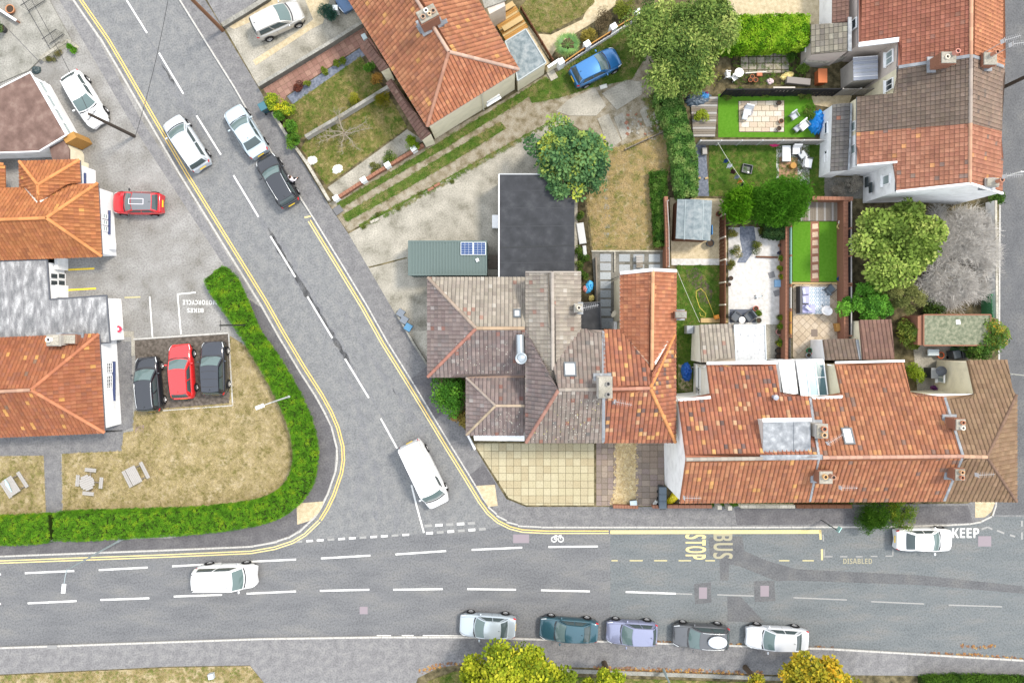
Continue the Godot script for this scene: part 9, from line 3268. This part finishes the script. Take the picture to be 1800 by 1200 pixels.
func build_street_things() -> void:
	# poles and lamps
	var tp:=pole("telegraph_pole","dark telegraph pole rising over the white coupe",237,240,5.6,0.13,0.1,C(0.06,0.05,0.042,0.9),"telegraph pole")
	var cb:=MB.new()
	cb.box(Vector3(0,5.3,0),Vector3(0.9,0.09,0.09),Basis(Vector3.UP,0.9))
	add(tp,"crossarm",cb,C(0.3,0.3,0.3,0.7))
	for k in [-0.35,0.0,0.35]:
		var im:=MB.new()
		im.lathe(Basis(Vector3.UP,0.9)*Vector3(k,5.35,0),[[0.05,0.0],[0.06,0.06],[0.03,0.12],[0.0,0.14]],8)
		add(tp,"insulator",im,C(0.5,0.5,0.5,0.3))
	pole("telegraph_pole","brown telegraph pole beside the tarmac drive",392,54,8.0,0.15,0.11,C(0.16,0.085,0.05,0.9),"telegraph pole")
	pole("telegraph_pole","dark pole leaning over the cross street",1765,153,8.0,0.14,0.11,C(0.05,0.04,0.035,0.9),"telegraph pole")
	cable("thin overhead cable crossing the side street",W(237,240,5.6)*Vector3(1,1,1),W(300,-30,7.0),0.3)
	var top:=Vector3(W(237,240).x,5.6,W(237,240).z)
	cable("thin cable from the pole across the paved terrace",top,W(20,-60,5.0),0.4)
	street_lamp("tall grey street lamp beside the pub hedge and double yellow lines",222,943,6.9,Vector3(-0.1,0,0.9),C(0.22,0.26,0.28,0.5))
	street_lamp("short grey street lamp standing in the pub hedge",516,694,5.0,Vector3(-0.4,0,0.15),C(0.42,0.44,0.45,0.5))
	street_lamp("teal grey street lamp beyond the leaf strewn pavement",1166,1175,6.5,Vector3(0.6,0,-0.4),C(0.24,0.3,0.3,0.5))
	var bp:=pole("lamp_post","black ornate post at the hedge beside the motorcycle bay",440,571,5.4,0.06,0.05,M("black_metal"),"lamp post")
	for q in [0.35,-0.35]:
		var m:=MB.new()
		m.tube([Vector3(0,5.2,0),Vector3(0.05,5.4,q*0.6),Vector3(0.0,5.3,q)],[0.02,0.02,0.02],5)
		add(bp,"scroll_arm",m,M("black_metal"))
	var bm:=MB.new()
	bm.lathe(Vector3.ZERO,[[0.12,0.0],[0.11,0.5],[0.07,0.6],[0.06,0.8]],10)
	add(bp,"base",bm,C(0.3,0.3,0.3,0.6))
	var bs:=pole("bus_stop_sign","slim dark bus stop post with a teal flag",1443,913,2.6,0.035,0.035,C(0.05,0.055,0.06,0.5),"bus stop")
	var fm:=MB.new()
	fm.box(Vector3(0.22,2.35,0.0),Vector3(0.42,0.45,0.05),Basis(Vector3.UP,1.0))
	add(bs,"flag",fm,C(0.3,0.5,0.48,0.5))
	var tm:=MB.new()
	tm.box(Vector3(0.0,1.4,0.05),Vector3(0.3,0.45,0.04))
	add(bs,"timetable_case",tm,C(0.5,0.52,0.52,0.4))
	for q in [[1758,655,3.0,"thin white lamp bracket post beside the tan hipped roof"],[1757,313,2.2,"thin white post at the corner of the cross street"]]:
		var o:=pole("sign_post",q[3],q[0],q[1],q[2],0.045,0.045,M("white_pvc"),"post")
		var m:=MB.new()
		m.box(Vector3(0.12,q[2] - 0.1,0),Vector3(0.3,0.2,0.04))
		add(o,"plate",m,C(0.6,0.62,0.63,0.5))
	# picnic tables on the pub lawn
	picnic_table(238,834,-1.1,"weathered rectangular picnic table in the middle of the pub lawn")
	picnic_table(24,852,-1.0,"weathered picnic table with a folded blue parasol beyond the path")
	var ub:=W(16,852,0.8)
	var um:=thing("folded_parasol","pale blue folded parasol lying on the picnic table","parasol",Vector3(ub.x,0.915,ub.z),-1.1)
	var u:=MB.new()
	u.tube([Vector3(-0.5,0.06,0),Vector3(-0.1,0.08,0),Vector3(0.55,0.03,0)],[0.02,0.11,0.03],8)
	add(um,"canopy",u,C(0.36,0.52,0.56,0.8))
	var rp:=W(160,845,0.5)
	var rt:=thing("round_picnic_table","round weathered picnic table with curved benches on the pub lawn","picnic table",Vector3(rp.x,0.135,rp.z),0.4)
	for i in 7:
		var z:=-0.48+i*0.16
		var l:=sqrt(maxf(0.01,0.56*0.56 - z*z))*2.0
		var m:=MB.new()
		m.box(Vector3(-0.12,0.74,z),Vector3(l,0.045,0.15),Basis(),0.006)
		add(rt,"table_plank",m,M("wood_silver"))
	for k in 4:
		var an:=TAU*k/4.0+0.5
		for i in 2:
			var m:=MB.new()
			m.box(Vector3(-0.12,0.45,0)+Vector3(cos(an),0,sin(an))*(0.82+i*0.14),Vector3(0.13,0.045,0.85),Basis(Vector3.UP,-an),0.006)
			add(rt,"bench_plank",m,M("wood_silver"))
		var s:=MB.new()
		s.box(Vector3(-0.12,0.38,0)+Vector3(cos(an),0,sin(an))*0.5,Vector3(1.0,0.06,0.08),Basis(Vector3.UP,-an))
		add(rt,"support",s,M("wood_grey"))
		var g:=MB.new()
		g.box(Vector3(-0.12,0.2,0)+Vector3(cos(an),0,sin(an))*0.75,Vector3(0.08,0.4,0.08))
		add(rt,"leg",g,M("wood_grey"))
	# terrace above the brown hall
	var ter:=sheet("paved_terrace",[-100,-100,60,-60,92,8,132,80,105,75,70,108,53,125,-100,190],0.2,M("concrete_grey"),"grey paved terrace above the brown felted hall")
	strip(ter,"paving_joint",W(33,-10,0.2),W(100,108,0.2),0.05,0.006,C(0.05,0.05,0.055,0.9))
	strip(ter,"paving_joint",W(16,54,0.2),W(72,112,0.2),0.04,0.006,C(0.08,0.08,0.085,0.9))
	railing("black metal railing at the top edge of the paved terrace",55,22,84,4)
	railing("black metal railing beside the planted steps",92,80,116,63)
	wall_run("planter_wall","stone planter wall with steps beside the paved terrace",[70,103,95,86,118,71,131,80],0.5,0.2,M("render_cream"),M("concrete"),0.4)
	shrub("bright green tuft at the end of the stone planter",126,87,9,0.7,[Color(0.04,0.13,0.008),Color(0.07,0.19,0.012),Color(0.1,0.24,0.02)],160,0.16,clump(7,0.55,0.17,1))
	for q in [[104,95],[88,104]]:
		shrub("straggly weeds growing in the stone planter",q[0],q[1],9,0.4,[Color(0.05,0.07,0.012),Color(0.11,0.12,0.03),Color(0.2,0.17,0.07)],110,0.14,clump(9,0.5,0.09,2),"weed","planter weeds","weed")
	tarp("dark coiled netting beside the hall roof corner",63,123,Vector3(0.35,0.35,0.3),Color(0.03,0.05,0.055),31,0.3,"netting_heap","netting")
	pot(19,17,0.33,0.35,Color(0.4,0.19,0.1),"wide terracotta bowl on the paved terrace",[])
	wall_run("white_step_wall","white edged brick step wall at the terrace side",[-20,5,28,36],0.6,0.12,M("brick"),M("white_pvc"),0.6)
	pot(6,52,0.3,0.5,Color(0.05,0.05,0.05),"dark planter with greenery beside the white step wall",[Color(0.03,0.08,0.02),Color(0.1,0.16,0.05)])
	# small things along the verge
	block_thing("utility_cabinet","low grey plaque box lying in the dry verge","cabinet",371,1188,Vector3(0.4,0.35,0.4),C(0.4,0.44,0.48,0.5),0.2,0.12)
	block_thing("salt_bin","small dark hatch with a white edge set in the southern pavement","hatch",91,1137,Vector3(0.75,0.06,0.3),C(0.2,0.2,0.2,0.7),0.02,0.1)
	hedge("verge_hedge","low green hedge beyond the southern pavement",[1625,1206,1700,1204,1800,1208,1880,1212],[1.0,1.0,1.1,1.0],0.9,[Color(0.02,0.06,0.006),Color(0.05,0.11,0.01),Color(0.08,0.16,0.015)],80,0.2,clump(8,0.5,0.16,4))
	wheelie_bin(465,190,0.5,Color(0.02,0.07,0.09),"teal wheelie bin on the pavement by the flowering shrubs")
	block_thing("doormat_box","white framed porch box under the roof of the hillside house","box",641,66,Vector3(0.35,0.5,0.45),C(0.35,0.42,0.45,0.5),0.5,0.12)
